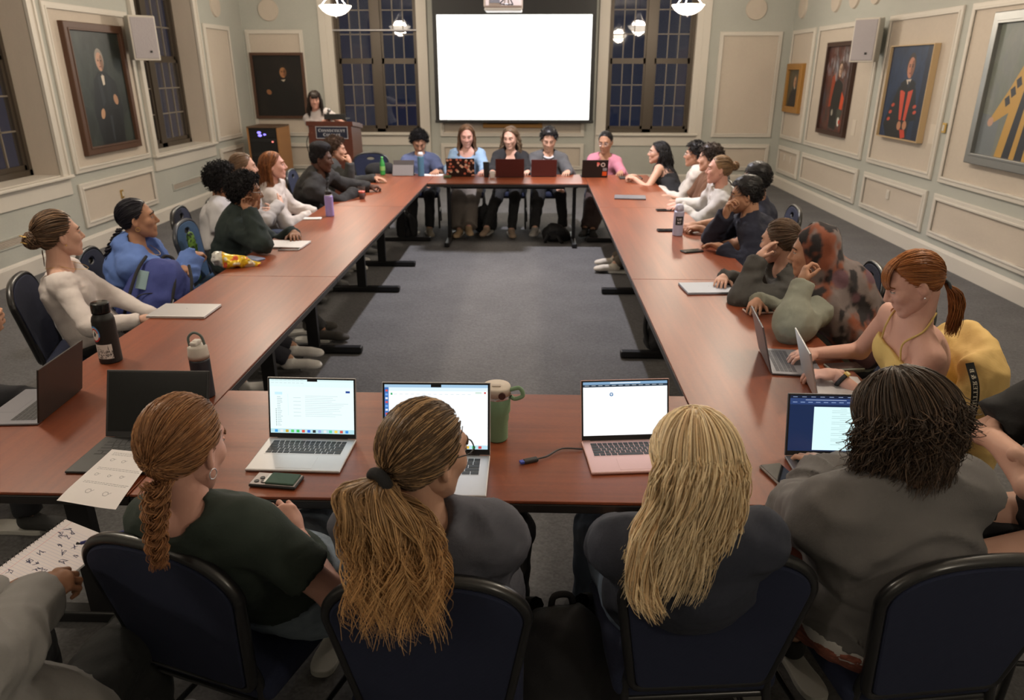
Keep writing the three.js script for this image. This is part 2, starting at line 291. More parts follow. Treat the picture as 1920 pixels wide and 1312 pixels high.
// ---------------------------------------------------------------- projection screen and projector
{
  const t = thing('projection_screen', 'large pull-down projection screen glowing blank white with a black border', 'screen', [-0.37, 1.06, 13.2]);
  const w = 2.72, h = 1.95;
  part(t, 'fabric', box(w, h - 0.03, 0.006, 0, h / 2 + 0.03, 0), M.black, 'black screen border');
  part(t, 'glowing_screen', box(2.58, 1.66, 0.004, 0.0, 0.055 + 0.83, 0.006), new THREE.MeshStandardMaterial({ color: 0xffffff, roughness: 0.9, emissive: rgb(0.95, 1.0, 1.0), emissiveIntensity: 1.25 }), 'white projected image');
  part(t, 'weight_bar', rbox(w + 0.02, 0.05, 0.035, 0.012, 0, 0.025, 0), M.black);
  part(t, 'housing', rbox(w + 0.25, 0.14, 0.14, 0.02, 0, h + 0.09, -0.03), M.trim);
  const l = new THREE.RectAreaLight(rgb(0.93, 1.0, 1.0), SCREEN_POWER, 2.58, 1.66); l.position.set(0, 0.885, 0.02); l.rotation.y = Math.PI; l.name = 'screen_light'; t.add(l);
  const pj = thing('projector', 'pale ceiling projector with a white lower edge', 'projector', [-0.33, 2.47, 8.0]);
  part(pj, 'body', rbox(0.38, 0.13, 0.32, 0.025, 0, 0.085, 0), std(rgb(0.55, 0.48, 0.46), 0.5));
  part(pj, 'lower_shell', rbox(0.37, 0.026, 0.3, 0.012, 0, 0.012, 0), std(rgb(0.8, 0.82, 0.82), 0.3), 'white lower edge');
  part(pj, 'lens', cyl(0.045, 0.05, 0.05, 0.06, 0.09, -0.17, 24, Math.PI / 2), M.black);
  part(pj, 'vent', box(0.1, 0.05, 0.004, -0.08, 0.09, 0.161), M.aluDark);
  part(pj, 'bracket', merge([tube([[-0.03, 0.06, 0.165], [0.02, 0.11, 0.17], [0.0, 0.15, 0.1]], 0.006, 10, 6), tube([[0.1, 0.05, 0.165], [0.06, 0.12, 0.17], [0.05, 0.15, 0.1]], 0.006, 10, 6), tube([[-0.02, 0.055, 0.168], [0.1, 0.05, 0.168]], 0.005, 6, 6)]), M.blackMetal);
  part(pj, 'pole', cyl(0.025, 0.025, YC - 2.62, 0, 0.15 + (YC - 2.62) / 2, 0, 16), M.silver);
  // recessed ceiling downlight: the edge of its light on the carpet gives its place
  const dl = thing('ceiling_downlight', 'recessed round ceiling downlight over the open floor', 'lamp', [-0.17, YC - 0.03, 7.72]);
  part(dl, 'trim_ring', new THREE.TorusGeometry(0.085, 0.012, 10, 36).rotateX(Math.PI / 2).translate(0, 0.02, 0), M.trim); part(dl, 'light_disc', cyl(0.075, 0.075, 0.01, 0, 0.02, 0, 32), new THREE.MeshStandardMaterial({ color: 0xffffff, emissive: rgb(0.95, 0.93, 1.0), emissiveIntensity: 4 }));
  const s = new THREE.SpotLight(rgb(0.96, 0.93, 1.0), SPILL_POWER, 0, 62 * D, 0.5, 2); s.position.set(0, -0.01, 0); s.target.position.set(0, -3, 0); s.shadow.radius = 2; s.name = 'downlight'; dl.add(s, s.target);
}

// ---------------------------------------------------------------- loudspeakers on the side walls
function loudspeaker(x, y, z, turn, label) {
  const t = thing('wall_speaker', label, 'speaker', [x, y, z], turn);
  part(t, 'cabinet', merge([rbox(0.3, 0.49, 0.12, 0.015, 0, 0, 0.03), rbox(0.22, 0.47, 0.14, 0.03, 0, 0, -0.05)]), std(rgb(0.42, 0.42, 0.38), 0.6));
  part(t, 'face_frame', rbox(0.315, 0.5, 0.03, 0.012, 0, 0, 0.1), M.trim);
  part(t, 'grille', rbox(0.285, 0.46, 0.02, 0.01, 0, 0, 0.112), std(rgb(0.40, 0.37, 0.39), 0.7, { bumpMap: speckBump, bumpScale: 0.002 }), 'pale grey perforated grille');
  part(t, 'badge', rbox(0.03, 0.025, 0.006, 0.003, 0.05, -0.15, 0.124), M.black);
  part(t, 'wall_bracket', box(0.05, 0.3, 0.2, 0, 0, -0.16), M.wall);
}

// ---------------------------------------------------------------- painted portraits
function brush(g, x, y, rx, ry, a, col) { g.fillStyle = col; g.beginPath(); g.ellipse(x, y, rx, ry, a, 0, 7); g.fill(); }
function dabs(g, w, h, n, cols, r0, r1, alpha) { g.globalAlpha = alpha; for (let i = 0; i < n; i++) brush(g, rnd() * w, rnd() * h, rr(r0, r1), rr(r0, r1) * 2.2, rr(-0.6, 0.6), cols[Math.floor(rnd() * cols.length)]); g.globalAlpha = 1; }
const poly = (g, col, pts) => { g.fillStyle = col; g.beginPath(); pts.forEach(([x, y], i) => i ? g.lineTo(x, y) : g.moveTo(x, y)); g.closePath(); g.fill(); };
function face(g, x, y, r, skin, hair) {
  brush(g, x, y - r * 0.12, r * 0.86, r * 1.14, 0, hair); brush(g, x, y + r * 0.12, r * 0.7, r * 0.98, 0, skin);
  g.globalAlpha = 0.45; brush(g, x + r * 0.36, y + r * 0.2, r * 0.32, r * 0.8, 0, '#3a2318'); g.globalAlpha = 1;
  for (const s of [-1, 1]) { brush(g, x + s * r * 0.27, y, r * 0.14, r * 0.07, 0, '#2a1a14'); brush(g, x + s * r * 0.28, y - r * 0.16, r * 0.2, r * 0.045, 0, hair); }
  poly(g, '#a86a50', [[x, y + r * 0.02], [x + r * 0.12, y + r * 0.4], [x - r * 0.08, y + r * 0.4]]);
  brush(g, x, y + r * 0.62, r * 0.24, r * 0.06, 0, '#7c3f35');
}
const art = {
  seated(g, w, h) {   // grey-suited sitter with bow tie
    g.fillStyle = '#2a302c'; g.fillRect(0, 0, w, h); dabs(g, w, h, 260, ['#1b211e', '#38403a', '#2c3531', '#222624'], 10, 40, 0.25);
    poly(g, '#15171a', [[w * .34, h * .42], [w * .44, h * .35], [w * .6, h * .35], [w * .78, h * .44], [w * .84, h * .68], [w * .78, h * .98], [w * .3, h], [w * .24, h * .7]]);
    poly(g, '#262b2f', [[w * .42, h * .4], [w * .47, h * .36], [w * .5, h * .62], [w * .43, h * .66]]); poly(g, '#1d2225', [[w * .6, h * .37], [w * .68, h * .42], [w * .6, h * .66], [w * .55, h * .6]]);
    poly(g, '#0c0d10', [[w * .4, h * .7], [w * .74, h * .68], [w * .78, h], [w * .36, h]]); poly(g, '#2a2f33', [[w * .53, h * .74], [w * .58, h * .74], [w * .56, h * .98], [w * .53, h * .98]]);
    poly(g, '#cfc4b4', [[w * .49, h * .37], [w * .56, h * .37], [w * .55, h * .46], [w * .51, h * .47]]); poly(g, '#0b0b0d', [[w * .48, h * .365], [w * .57, h * .385], [w * .57, h * .36], [w * .48, h * .39]]);
    face(g, w * .52, h * .25, w * .1, '#b98e76', '#8d8378'); brush(g, w * .4, h * .72, w * .04, h * .05, .5, '#b28a6a'); brush(g, w * .72, h * .6, w * .045, h * .05, -.4, '#ab8163');
  },
  dark(g, w, h) {     // dark three-quarter sitter
    g.fillStyle = '#0f0c0a'; g.fillRect(0, 0, w, h); dabs(g, w, h, 200, ['#0a0807', '#17120e', '#1b1510'], 10, 40, 0.3);
    poly(g, '#0b0909', [[w * .25, h * .5], [w * .5, h * .38], [w * .75, h * .42], [w * .9, h * .7], [w * .8, h], [w * .2, h]]);
    poly(g, '#b7aa98', [[w * .54, h * .4], [w * .64, h * .39], [w * .6, h * .43]]); face(g, w * .6, h * .27, w * .1, '#9a6a45', '#241a12'); brush(g, w * .27, h * .6, w * .055, h * .04, .6, '#8a5c3c');
  },
  small(g, w, h) {
    g.fillStyle = '#4a4536'; g.fillRect(0, 0, w, h); dabs(g, w, h, 160, ['#3b372b', '#575140', '#47422f'], 8, 30, 0.3);
    poly(g, '#14161b', [[w * .28, h * .62], [w * .52, h * .46], [w * .8, h * .52], [w, h * .7], [w, h], [w * .1, h]]); face(g, w * .58, h * .32, w * .15, '#b98c6a', '#6d5a45'); poly(g, '#b9b0a0', [[w * .54, h * .48], [w * .66, h * .47], [w * .6, h * .54]]);
  },
  rust(g, w, h) {     // loose painterly figure in black on a rust and grey ground
    g.fillStyle = '#3a2622'; g.fillRect(0, 0, w, h); dabs(g, w, h, 420, ['#4b2a22', '#5a3a34', '#2a2322', '#4a4a52', '#6a2c1e'], 8, 34, 0.4);
    poly(g, '#8a3418', [[w * .28, h * .36], [w * .42, h * .3], [w * .44, h * .7], [w * .26, h * .72]]); dabs(g, w, h * .4, 60, ['#8d8f9a', '#a6a8b0', '#6c7079'], 6, 18, 0.35);
    poly(g, '#141414', [[w * .42, h * .42], [w * .56, h * .38], [w * .74, h * .44], [w * .76, h * .72], [w * .66, h * .98], [w * .38, h * .96], [w * .36, h * .62]]);
    poly(g, '#c0441c', [[w * .74, h * .52], [w * .86, h * .6], [w * .84, h * .74], [w * .72, h * .74]]); poly(g, '#3a3d36', [[w * .66, h * .72], [w * .84, h * .74], [w * .82, h * .92], [w * .66, h * .9]]);
    face(g, w * .58, h * .27, w * .1, '#b79a86', '#4d3b30'); brush(g, w * .76, h * .88, w * .07, h * .035, 1.3, '#d8d4cc'); brush(g, w * .8, h * .88, w * .035, h * .03, 1.3, '#b83a1e'); brush(g, w * .46, h * .78, w * .035, h * .04, 0, '#9a9488');
  },
  blue(g, w, h) {     // robed figure on blue
    g.fillStyle = '#152542'; g.fillRect(0, 0, w, h); dabs(g, w, h, 240, ['#101d36', '#1b3154', '#152745', '#20385c'], 10, 40, 0.3); poly(g, '#0e1830', [[w * .84, 0], [w, 0], [w, h], [w * .8, h]]);
    poly(g, '#0c0d12', [[w * .3, h * .46], [w * .42, h * .36], [w * .62, h * .36], [w * .72, h * .46], [w * .84, h * .78], [w * .7, h * .8], [w * .68, h], [w * .18, h], [w * .06, h * .86]]);
    poly(g, '#c1442a', [[w * .36, h * .48], [w * .48, h * .46], [w * .5, h * .8], [w * .44, h * .8]]); poly(g, '#c1442a', [[w * .55, h * .46], [w * .66, h * .46], [w * .6, h * .8], [w * .54, h * .8]]);
    poly(g, '#0a0a0d', [[w * .34, h * .4], [w * .44, h * .36], [w * .52, h * .46], [w * .62, h * .36], [w * .7, h * .4], [w * .66, h * .46], [w * .5, h * .5], [w * .36, h * .46]]);
    poly(g, '#cdbfb0', [[w * .46, h * .36], [w * .58, h * .35], [w * .54, h * .41], [w * .5, h * .41]]); poly(g, '#1b2136', [[w * .51, h * .375], [w * .55, h * .375], [w * .545, h * .44], [w * .52, h * .44]]);
    face(g, w * .52, h * .22, w * .115, '#b57a60', '#352a26'); for (const [x, y] of [[.24, .64], [.2, .72], [.18, .8], [.76, .64], [.78, .7]]) brush(g, w * x, h * y, w * .04, h * .02, -.2, '#b8432c');
    brush(g, w * .47, h * .86, w * .05, h * .05, .3, '#b07a5a'); brush(g, w * .6, h * .85, w * .05, h * .05, -.3, '#b07a5a'); poly(g, '#bb3a22', [[w * .5, h * .9], [w * .62, h * .9], [w * .66, h * .98], [w * .56, h]]);
  },
  gown(g, w, h) {     // ochre gown with black velvet bars
    g.fillStyle = '#6c7068'; g.fillRect(0, 0, w, h); dabs(g, w, h, 260, ['#656a62', '#767a71', '#686d6a', '#72766e'], 12, 44, 0.3); poly(g, '#6a7074', [[0, h * .68], [w * .3, h * .7], [w * .3, h], [0, h]]);
    poly(g, '#b0893f', [[w * .5, h * .3], [w * .72, h * .24], [w, h * .4], [w, h], [w * .34, h], [w * .42, h * .66], [w * .22, h * .74], [w * .16, h * .7], [w * .36, h * .48]]);
    for (const [x, y] of [[.43, .42], [.37, .49], [.31, .56]]) poly(g, '#26262b', [[w * x, h * y], [w * (x + .06), h * (y - .03)], [w * (x + .1), h * (y + .03)], [w * (x + .04), h * (y + .06)]]);
    poly(g, '#23242b', [[w * .62, h * .32], [w * .7, h * .3], [w * .58, h], [w * .46, h]]); poly(g, '#23242b', [[w * .76, h * .34], [w * .84, h * .34], [w * .78, h], [w * .66, h]]);
    brush(g, w * .16, h * .74, w * .05, h * .035, -.5, '#b08a74'); face(g, w * .7, h * .16, w * .12, '#b98f78', '#6f665c');
  },
};
function portrait(side, a0, y0, a1, y1, draw, fw, frameMat, label, thick = 0.045, texW = 384) {
  reseed(Math.round(a0 * 100)); const W = a1 - a0, Hh = y1 - y0, t = thing('framed_portrait', label, 'painting');
  const tex = canvasTex(texW, Math.round(texW * Hh / W), draw);
  part(t, 'frame', onWall(side, extr(rectPts(a0, y0, a1, y1), thick, fw > 0.03 ? 0.008 : 0, [rectPts(a0 + fw, y0 + fw, a1 - fw, y1 - fw)]).translate(0, 0, 0.012)), frameMat);
  if (fw > 0.04) part(t, 'inner_molding', onWall(side, extr(rectPts(a0 + fw * .75, y0 + fw * .75, a1 - fw * .75, y1 - fw * .75), 0.012, 0.004, [rectPts(a0 + fw, y0 + fw, a1 - fw, y1 - fw)]).translate(0, 0, thick + 0.012)), frameMat);
  const c = new THREE.PlaneGeometry(W - 2 * fw + 0.004, Hh - 2 * fw + 0.004); if (side === 'right') { const uv = c.attributes.uv; for (let i = 0; i < uv.count; i++) uv.setX(i, 1 - uv.getX(i)); }
  part(t, 'canvas', onWall(side, c.translate((a0 + a1) / 2, (y0 + y1) / 2, 0.012 + thick * 0.55)), std(0xffffff, 0.45, { map: tex, side: THREE.DoubleSide }), 'painted canvas');
  return t;
}
const brownFrame = std(rgb(0.085, 0.038, 0.02), 0.5), goldFrame = std(rgb(0.38, 0.19, 0.045), 0.45, { metalness: 0.25 }), darkFrame = std(rgb(0.05, 0.022, 0.014), 0.5), silverFrame = std(rgb(0.26, 0.26, 0.25), 0.35, { metalness: 0.6 }), oakEdge = std(rgb(0.5, 0.36, 0.2), 0.6);
portrait('left', 8.18, 1.03, 9.35, 2.41, art.seated, 0.085, brownFrame, 'tall brown-framed portrait of a seated figure in a dark suit and bow tie', 0.05);
portrait('back', -4.93, 1.12, -4.0, 2.2, art.dark, 0.045, brownFrame, 'very dark brown-framed portrait hanging behind the lectern');
portrait('right', 12.5, 1.26, 13.25, 2.02, art.small, 0.095, goldFrame, 'small portrait in a wide gold frame', 0.05);
portrait('right', 10.55, 1.05, 11.56, 2.29, art.rust, 0.06, darkFrame, 'painterly rust and grey portrait of a figure in black, in a dark wooden frame', 0.05);
portrait('right', 8.45, 1.17, 9.47, 2.19, art.blue, 0.012, oakEdge, 'blue portrait of a figure in a black and red academic robe', 0.07);
portrait('right', 6.35, 1.08, 7.47, 2.42, art.gown, 0.1, silverFrame, 'silver-framed portrait of a figure in an ochre gown with black bars', 0.06);
portrait('back', -0.92, 0.97, 0.12, 2.3, art.dark, 0.07, goldFrame, 'gold-framed painting mostly hidden behind the projection screen', 0.04);
for (const [z, y, l] of [[12.33, 1.1, 'small gold-framed portrait'], [10.33, 1.2, 'rust and grey portrait'], [8.28, 1.28, 'blue robed portrait']]) single('caption_card', onWall('right', box(0.12, 0.2, 0.004, z, y, 0.011)), std(rgb(0.6, 0.53, 0.45), 0.8), `pale caption card on the panel beside the ${l}`, 'card');
loudspeaker(4.06, 2.26, 9.78, -52 * D, 'pale wall speaker between the rust portrait and the blue portrait');
loudspeaker(-4.78, 2.28, 9.42, 50 * D, 'pale wall speaker beside the tall seated portrait');
// ================================================================ tables
const TY = 0.74;                                                     // table height
const TX = [-1.97, -1.21, 0.595, 1.36], TZ = [1.845, 4.31, 6.78, 9.02];
function table(x0, x1, z0, z1, legs, alongZ, label) {
  const W = x1 - x0, L = z1 - z0, cx = (x0 + x1) / 2, cz = (z0 + z1) / 2, t = thing('folding_table', label, 'table', [cx, 0, cz]);
  const g = rbox(W - 0.004, 0.010, L - 0.004, 0.003, 0, TY - 0.005, 0, 0, 0, 0, 2), p = g.attributes.position, uv = g.attributes.uv, o = rnd();
  for (let i = 0; i < p.count; i++) alongZ ? uv.setXY(i, (p.getZ(i) + z0) / 2.2 + o, p.getX(i) / 0.8 + o) : uv.setXY(i, p.getX(i) / 2.2 + o, p.getZ(i) / 0.8 + o);
  part(t, 'tabletop', g, M.wood, 'reddish cherry wood top');
  part(t, 'edge_band', rbox(W - 0.003, 0.03, L - 0.003, 0.004, 0, TY - 0.026, 0, 0, 0, 0, 2), M.edge, 'black edge');
  part(t, 'apron_rail', merge(alongZ ? [box(0.03, 0.04, L - 0.5, -W * 0.3, TY - 0.06, 0), box(0.03, 0.04, L - 0.5, W * 0.3, TY - 0.06, 0)] : [box(W - 0.5, 0.04, 0.03, 0, TY - 0.06, -L * 0.3), box(W - 0.5, 0.04, 0.03, 0, TY - 0.06, L * 0.3)]), M.blackMetal);
  for (const l of legs) {
    const leg = part(t, 'leg', alongZ ? merge([box(0.08, 0.66, 0.04, 0.0, 0.37, -(l - cz)), box(W * 0.7, 0.03, 0.05, 0, TY - 0.05, -(l - cz))]) : merge([box(0.04, 0.66, 0.08, l - cx, 0.37, 0), box(0.05, 0.03, L * 0.7, l - cx, TY - 0.05, 0)]), M.blackMetal);
    part(leg, 'foot', alongZ ? rbox(W - 0.06, 0.05, 0.06, 0.012, 0.0, 0.03, -(l - cz)) : rbox(0.06, 0.05, L - 0.06, 0.012, l - cx, 0.03, 0), M.blackMetal);
  }
}
table(TX[0], TX[1], TZ[0], TZ[1], [TZ[0] + 0.3, TZ[1] - 0.3], true, 'cherry folding table on the window side with the black bottle and silver closed laptop');
table(TX[0], TX[1], TZ[1], TZ[2], [TZ[1] + 0.6, TZ[2] - 0.3], true, 'cherry folding table on the window side with the purple bottle and yellow chip bag');
table(TX[0], TX[1], TZ[2], TZ[3], [TZ[2] + 0.64, TZ[3] - 0.4], true, 'cherry folding table on the window side with the green soda bottle');
table(TX[2], TX[3], TZ[0], TZ[1], [TZ[0] + 0.3, TZ[1] - 0.3], true, 'cherry folding table on the portrait side where the person in yellow types');
table(TX[2], TX[3], TZ[1], TZ[2], [TZ[1] + 0.57, TZ[2] - 0.3], true, 'cherry folding table on the portrait side with the lavender bottle');
table(TX[2], TX[3], TZ[2], TZ[3], [TZ[2] + 0.5, TZ[3] - 0.4], true, 'cherry folding table on the portrait side with the closed grey laptop');
table(TX[1], TX[2], TZ[0], 2.61, [TX[1] + 0.3, TX[2] - 0.1], false, 'cherry folding table carrying the row of open laptops before the near chairs');
table(TX[1], TX[2], 8.25, TZ[3], [TX[1] + 0.2, TX[2] - 0.13], false, 'cherry folding table under the projection screen where five panelists sit');

// ================================================================ chairs (front towards -z when unturned)
function backOutline(k, grow = 0) {   // rounded trapezoid with an arched top; k = +1 / -1 unused halves are mirrored by hand
  const s = new THREE.Shape(), b = 0.165 + grow, m = 0.215 + grow, y0 = 0.475 - grow, y1 = 0.79, y2 = 0.905 + grow;
  s.moveTo(-b + 0.03, y0); s.lineTo(b - 0.03, y0); s.quadraticCurveTo(b, y0, b + 0.004, y0 + 0.03); s.lineTo(m, y1); s.bezierCurveTo(m + 0.006, y1 + 0.055, m - 0.05, y2 - 0.022, m - 0.11, y2 - 0.01);
  s.bezierCurveTo(0.06, y2 + 0.003, -0.06, y2 + 0.003, -m + 0.11, y2 - 0.01); s.bezierCurveTo(-m + 0.05, y2 - 0.022, -m - 0.006, y1 + 0.055, -m, y1); s.lineTo(-b - 0.004, y0 + 0.03); s.quadraticCurveTo(-b, y0, -b + 0.03, y0);
  return s;
}
const RECLINE = 9 * D, BACKZ = 0.205;
const lean = g => { g.translate(0, -0.5, 0); g.rotateX(RECLINE); return g.translate(0, 0.5, BACKZ); };
function buildChair(hole, fabric = M.navyFabric, frame = M.frameGloss) {
  const t = new THREE.Group();
  const seat = rbox(0.43, 0.07, 0.43, 0.03, 0, 0.445, -0.02, 0, 0, 0, 4); part(t, 'seat', seat, fabric, 'navy fabric seat pad');
  const hs = () => { const h = new THREE.Path(); h.absellipse(0, 0.845, 0.05, 0.02, 0, Math.PI * 2, false); return h; };
  const sh = backOutline(1); if (hole) sh.holes.push(hs());
  part(t, 'backrest', lean(new THREE.ExtrudeGeometry(sh, { depth: 0.02, bevelEnabled: true, bevelSize: 0.006, bevelThickness: 0.008, bevelOffset: -0.006, bevelSegments: 2, curveSegments: 14 }).translate(0, 0, -0.01)), fabric, 'navy fabric back panel');
  const pts = backOutline(1, 0.008).getPoints(14).map(p => V(p.x, p.y, 0));
  const frameGeo = new THREE.TubeGeometry(new THREE.CatmullRomCurve3(pts.slice(0, -1), true, 'catmullrom', 0.1), 130, 0.014, 8, true).scale(1, 1, 1.25);
  const list = [lean(frameGeo)];
  if (hole) { const hp = []; for (let i = 0; i < 20; i++) hp.push(V(0.052 * Math.cos(i * Math.PI / 10), 0.845 + 0.022 * Math.sin(i * Math.PI / 10), 0)); list.push(lean(new THREE.TubeGeometry(new THREE.CatmullRomCurve3(hp, true), 40, 0.007, 6, true).scale(1, 1, 2.2))); }
  part(t, 'back_frame', merge(list), frame, 'glossy black back frame');
  for (const s of [-1, 1]) {
    part(t, 'leg', tube([[s * 0.172, 0.60, BACKZ + 0.012], [s * 0.185, 0.45, BACKZ - 0.02], [s * 0.2, 0.2, BACKZ + 0.045], [s * 0.205, 0.012, BACKZ + 0.075]], 0.0125, 16, 8), frame);
    part(t, 'leg', tube([[s * 0.19, 0.43, BACKZ - 0.02], [s * 0.205, 0.425, -0.17], [s * 0.207, 0.39, -0.205], [s * 0.212, 0.012, -0.235]], 0.0125, 24, 8), frame);
    part(t, 'stretcher', tube([[s * 0.203, 0.2, BACKZ + 0.045], [s * 0.209, 0.2, -0.22]], 0.009, 4, 6), frame);
  }
  part(t, 'seat_rail', tube([[-0.2, 0.405, -0.19], [0.2, 0.405, -0.19]], 0.011, 4, 6), frame); part(t, 'seat_rail', tube([[-0.185, 0.405, 0.18], [0.185, 0.405, 0.18]], 0.011, 4, 6), frame);
  return t;
}
const chairProto = buildChair(true), chairSolid = buildChair(false);
const blueFabric = std(rgb(0.035, 0.085, 0.17), 0.9, { bumpMap: weaveBump, bumpScale: 0.0008 });
const chairBlue = buildChair(true, blueFabric, std(rgb(0.03, 0.035, 0.045), 0.35));
function chair(proto, x, z, face, label) {
  const c = proto.clone(); c.name = numbered('banquet_chair'); scene.add(c);
  c.position.copy(P(x, 0, z)); c.rotation.y = -face * D;
  return tag(c, label, 'chair', 'stacking chairs around the tables');
}

// ================================================================ lectern, equipment cabinet
{
  const t = thing('lectern', 'dark cherry lectern with a navy name sign', 'lectern', [-2.86, 0, 10.75], -4 * D);
  const cherry = phys(rgb(0.11, 0.026, 0.013), 0.35, { clearcoat: 0.3, clearcoatRoughness: 0.3 });
  part(t, 'body', merge([rbox(0.62, 1.18, 0.44, 0.012, 0, 0.62, 0), rbox(0.66, 0.06, 0.48, 0.012, 0, 0.03, 0)]), cherry, 'cherry wood body');
  part(t, 'top', extr([[-0.25, 1.13], [0.23, 1.195], [0.23, 1.255], [-0.25, 1.19]], 0.66, 0.006).rotateY(-Math.PI / 2).translate(0.33, 0, 0), cherry);
  for (const q of [-1, 1]) part(t, 'side_edge', box(0.02, 1.0, 0.45, q * 0.305, 0.6, 0), cherry);
  const tex = canvasTex(512, 192, (g, w, h) => { g.fillStyle = '#b9b9bd'; g.fillRect(0, 0, w, h); g.fillStyle = '#141a33'; g.fillRect(10, 10, w - 20, h - 20); g.fillStyle = '#d9d9dc'; g.textAlign = 'center'; g.textBaseline = 'middle';
    const sc = (txt, y) => { const big = 68, sm = 54; g.font = `bold ${big}px serif`; let tot = 0; const seg = txt.split('').map((c, i) => { g.font = `bold ${i ? sm : big}px serif`; const w = g.measureText(c).width + 2; tot += w; return w; }); let x = w / 2 - tot / 2; g.textAlign = 'left'; txt.split('').forEach((c, i) => { g.font = `bold ${i ? sm : big}px serif`; g.fillText(c, x, y - (i ? 0 : 4)); x += seg[i]; }); };
    sc('CONNECTICUT', 66); sc('COLLEGE', 132); });
  part(t, 'sign', box(0.46, 0.165, 0.012, 0.03, 1.105, 0.228), std(0xffffff, 0.5, { map: tex }), 'navy sign with silver lettering');
  const lp = thing('lectern_laptop', 'black laptop standing on the lectern', 'laptop', [-2.84, 1.255, 10.72], -4 * D);
  part(lp, 'lid', rbox(0.31, 0.075, 0.012, 0.004, 0, 0.05, 0, -0.15), M.black); part(lp, 'base', rbox(0.31, 0.016, 0.2, 0.004, 0, 0.02, -0.1), M.black);
  single('lectern_cable', tube([P(-3.2, 1.12, 10.7), P(-3.27, 0.95, 10.7), P(-3.24, 0.75, 10.72), P(-3.17, 0.62, 10.72)], 0.006, 24, 6), M.black, 'thin black cable hanging beside the lectern', 'cable');
  const c = thing('equipment_cabinet', 'oak equipment cabinet with a black front and small blue lights', 'cabinet', [-4.46, 0, 12.55]);
  const oak = std(rgb(0.33, 0.155, 0.055), 0.55);
  part(c, 'side_panel', box(0.025, 1.04, 0.6, 0.245, 0.52, 0), oak, 'oak side'); part(c, 'side_panel', box(0.025, 1.04, 0.6, -0.245, 0.52, 0), oak); part(c, 'top_panel', box(0.515, 0.025, 0.6, 0, 1.05, 0), std(rgb(0.1, 0.06, 0.035), 0.5));
  part(c, 'rack_front', box(0.465, 1.02, 0.56, 0, 0.52, -0.005), M.black, 'black rack front');
  for (let i = 0; i < 4; i++) part(c, 'equipment_panel', rbox(0.45, 0.12 + 0.05 * (i % 2), 0.01, 0.003, 0, 0.94 - i * 0.2, 0.28), M.blackMetal);
  const led = (x, y, col, r) => part(c, 'indicator_light', ball(r, x, y, 0.29, 1.3, 0.8, 0.5, 12), new THREE.MeshStandardMaterial({ color: 0x000000, emissive: col, emissiveIntensity: 2.2 }));
  led(-0.06, 0.965, rgb(0.25, 0.2, 1), 0.025); led(-0.05, 0.92, rgb(0.25, 0.2, 1), 0.025); led(0.03, 0.935, rgb(0.25, 0.2, 1), 0.018); led(0.15, 0.82, rgb(1, 0.25, 0.2), 0.012);
}
// ================================================================ distance-field modelling
const SDF = {
  cone(a, b, ra, rb, o = {}) {
    const dx = b.x - a.x, dy = b.y - a.y, dz = b.z - a.z, l2 = dx * dx + dy * dy + dz * dz || 1e-9, l = Math.sqrt(l2), r = Math.max(ra, rb);
    const cap = o.cap, sx = o.flat ?? 1;
    return { k: o.k ?? 0.02, op: o.op, box: [Math.min(a.x, b.x) - r, Math.min(a.y, b.y) - r, Math.min(a.z, b.z) - r, Math.max(a.x, b.x) + r, Math.max(a.y, b.y) + r, Math.max(a.z, b.z) + r],
      f(x, y, z) { const px = x - a.x, py = y - a.y, pz = z - a.z; const q = (px * dx + py * dy + pz * dz) / l2, t = q < 0 ? 0 : q > 1 ? 1 : q; const ex = px - dx * t, ey = py - dy * t, ez = pz - dz * t; let d = Math.sqrt(ex * ex + ey * ey + ez * ez) - (ra + (rb - ra) * t); if (cap) { const c = (q - 1) * l; if (c > d) d = c; } return d; } };
  },
  ell(c, ax, r, o = {}) {   // ax: three unit vectors
    const [X, Y, Z] = ax, m = Math.max(...r), i0 = 1 / r[0], i1 = 1 / r[1], i2 = 1 / r[2];
    return { k: o.k ?? 0.03, op: o.op, box: [c.x - m, c.y - m, c.z - m, c.x + m, c.y + m, c.z + m],
      f(x, y, z) { const px = x - c.x, py = y - c.y, pz = z - c.z; const a = (px * X.x + py * X.y + pz * X.z) * i0, b = (px * Y.x + py * Y.y + pz * Y.z) * i1, d = (px * Z.x + py * Z.y + pz * Z.z) * i2; const k0 = Math.sqrt(a * a + b * b + d * d), k1 = Math.sqrt(a * a * i0 * i0 + b * b * i1 * i1 + d * d * i2 * i2); return k1 < 1e-6 ? -Math.min(...r) : k0 * (k0 - 1) / k1; } };
  },
  plane(p, n, o = {}) { return { k: o.k ?? 0.004, op: 'i', f: (x, y, z) => (x - p.x) * n.x + (y - p.y) * n.y + (z - p.z) * n.z, box: null }; },   // keeps the side n points away from
};
const AX = [V(1, 0, 0), V(0, 1, 0), V(0, 0, 1)];
function sdAt(prims, x, y, z) { let d = 9; for (const p of prims) { if (p.op) continue; const e = p.f(x, y, z); if (e < d) d = e; } return d; }
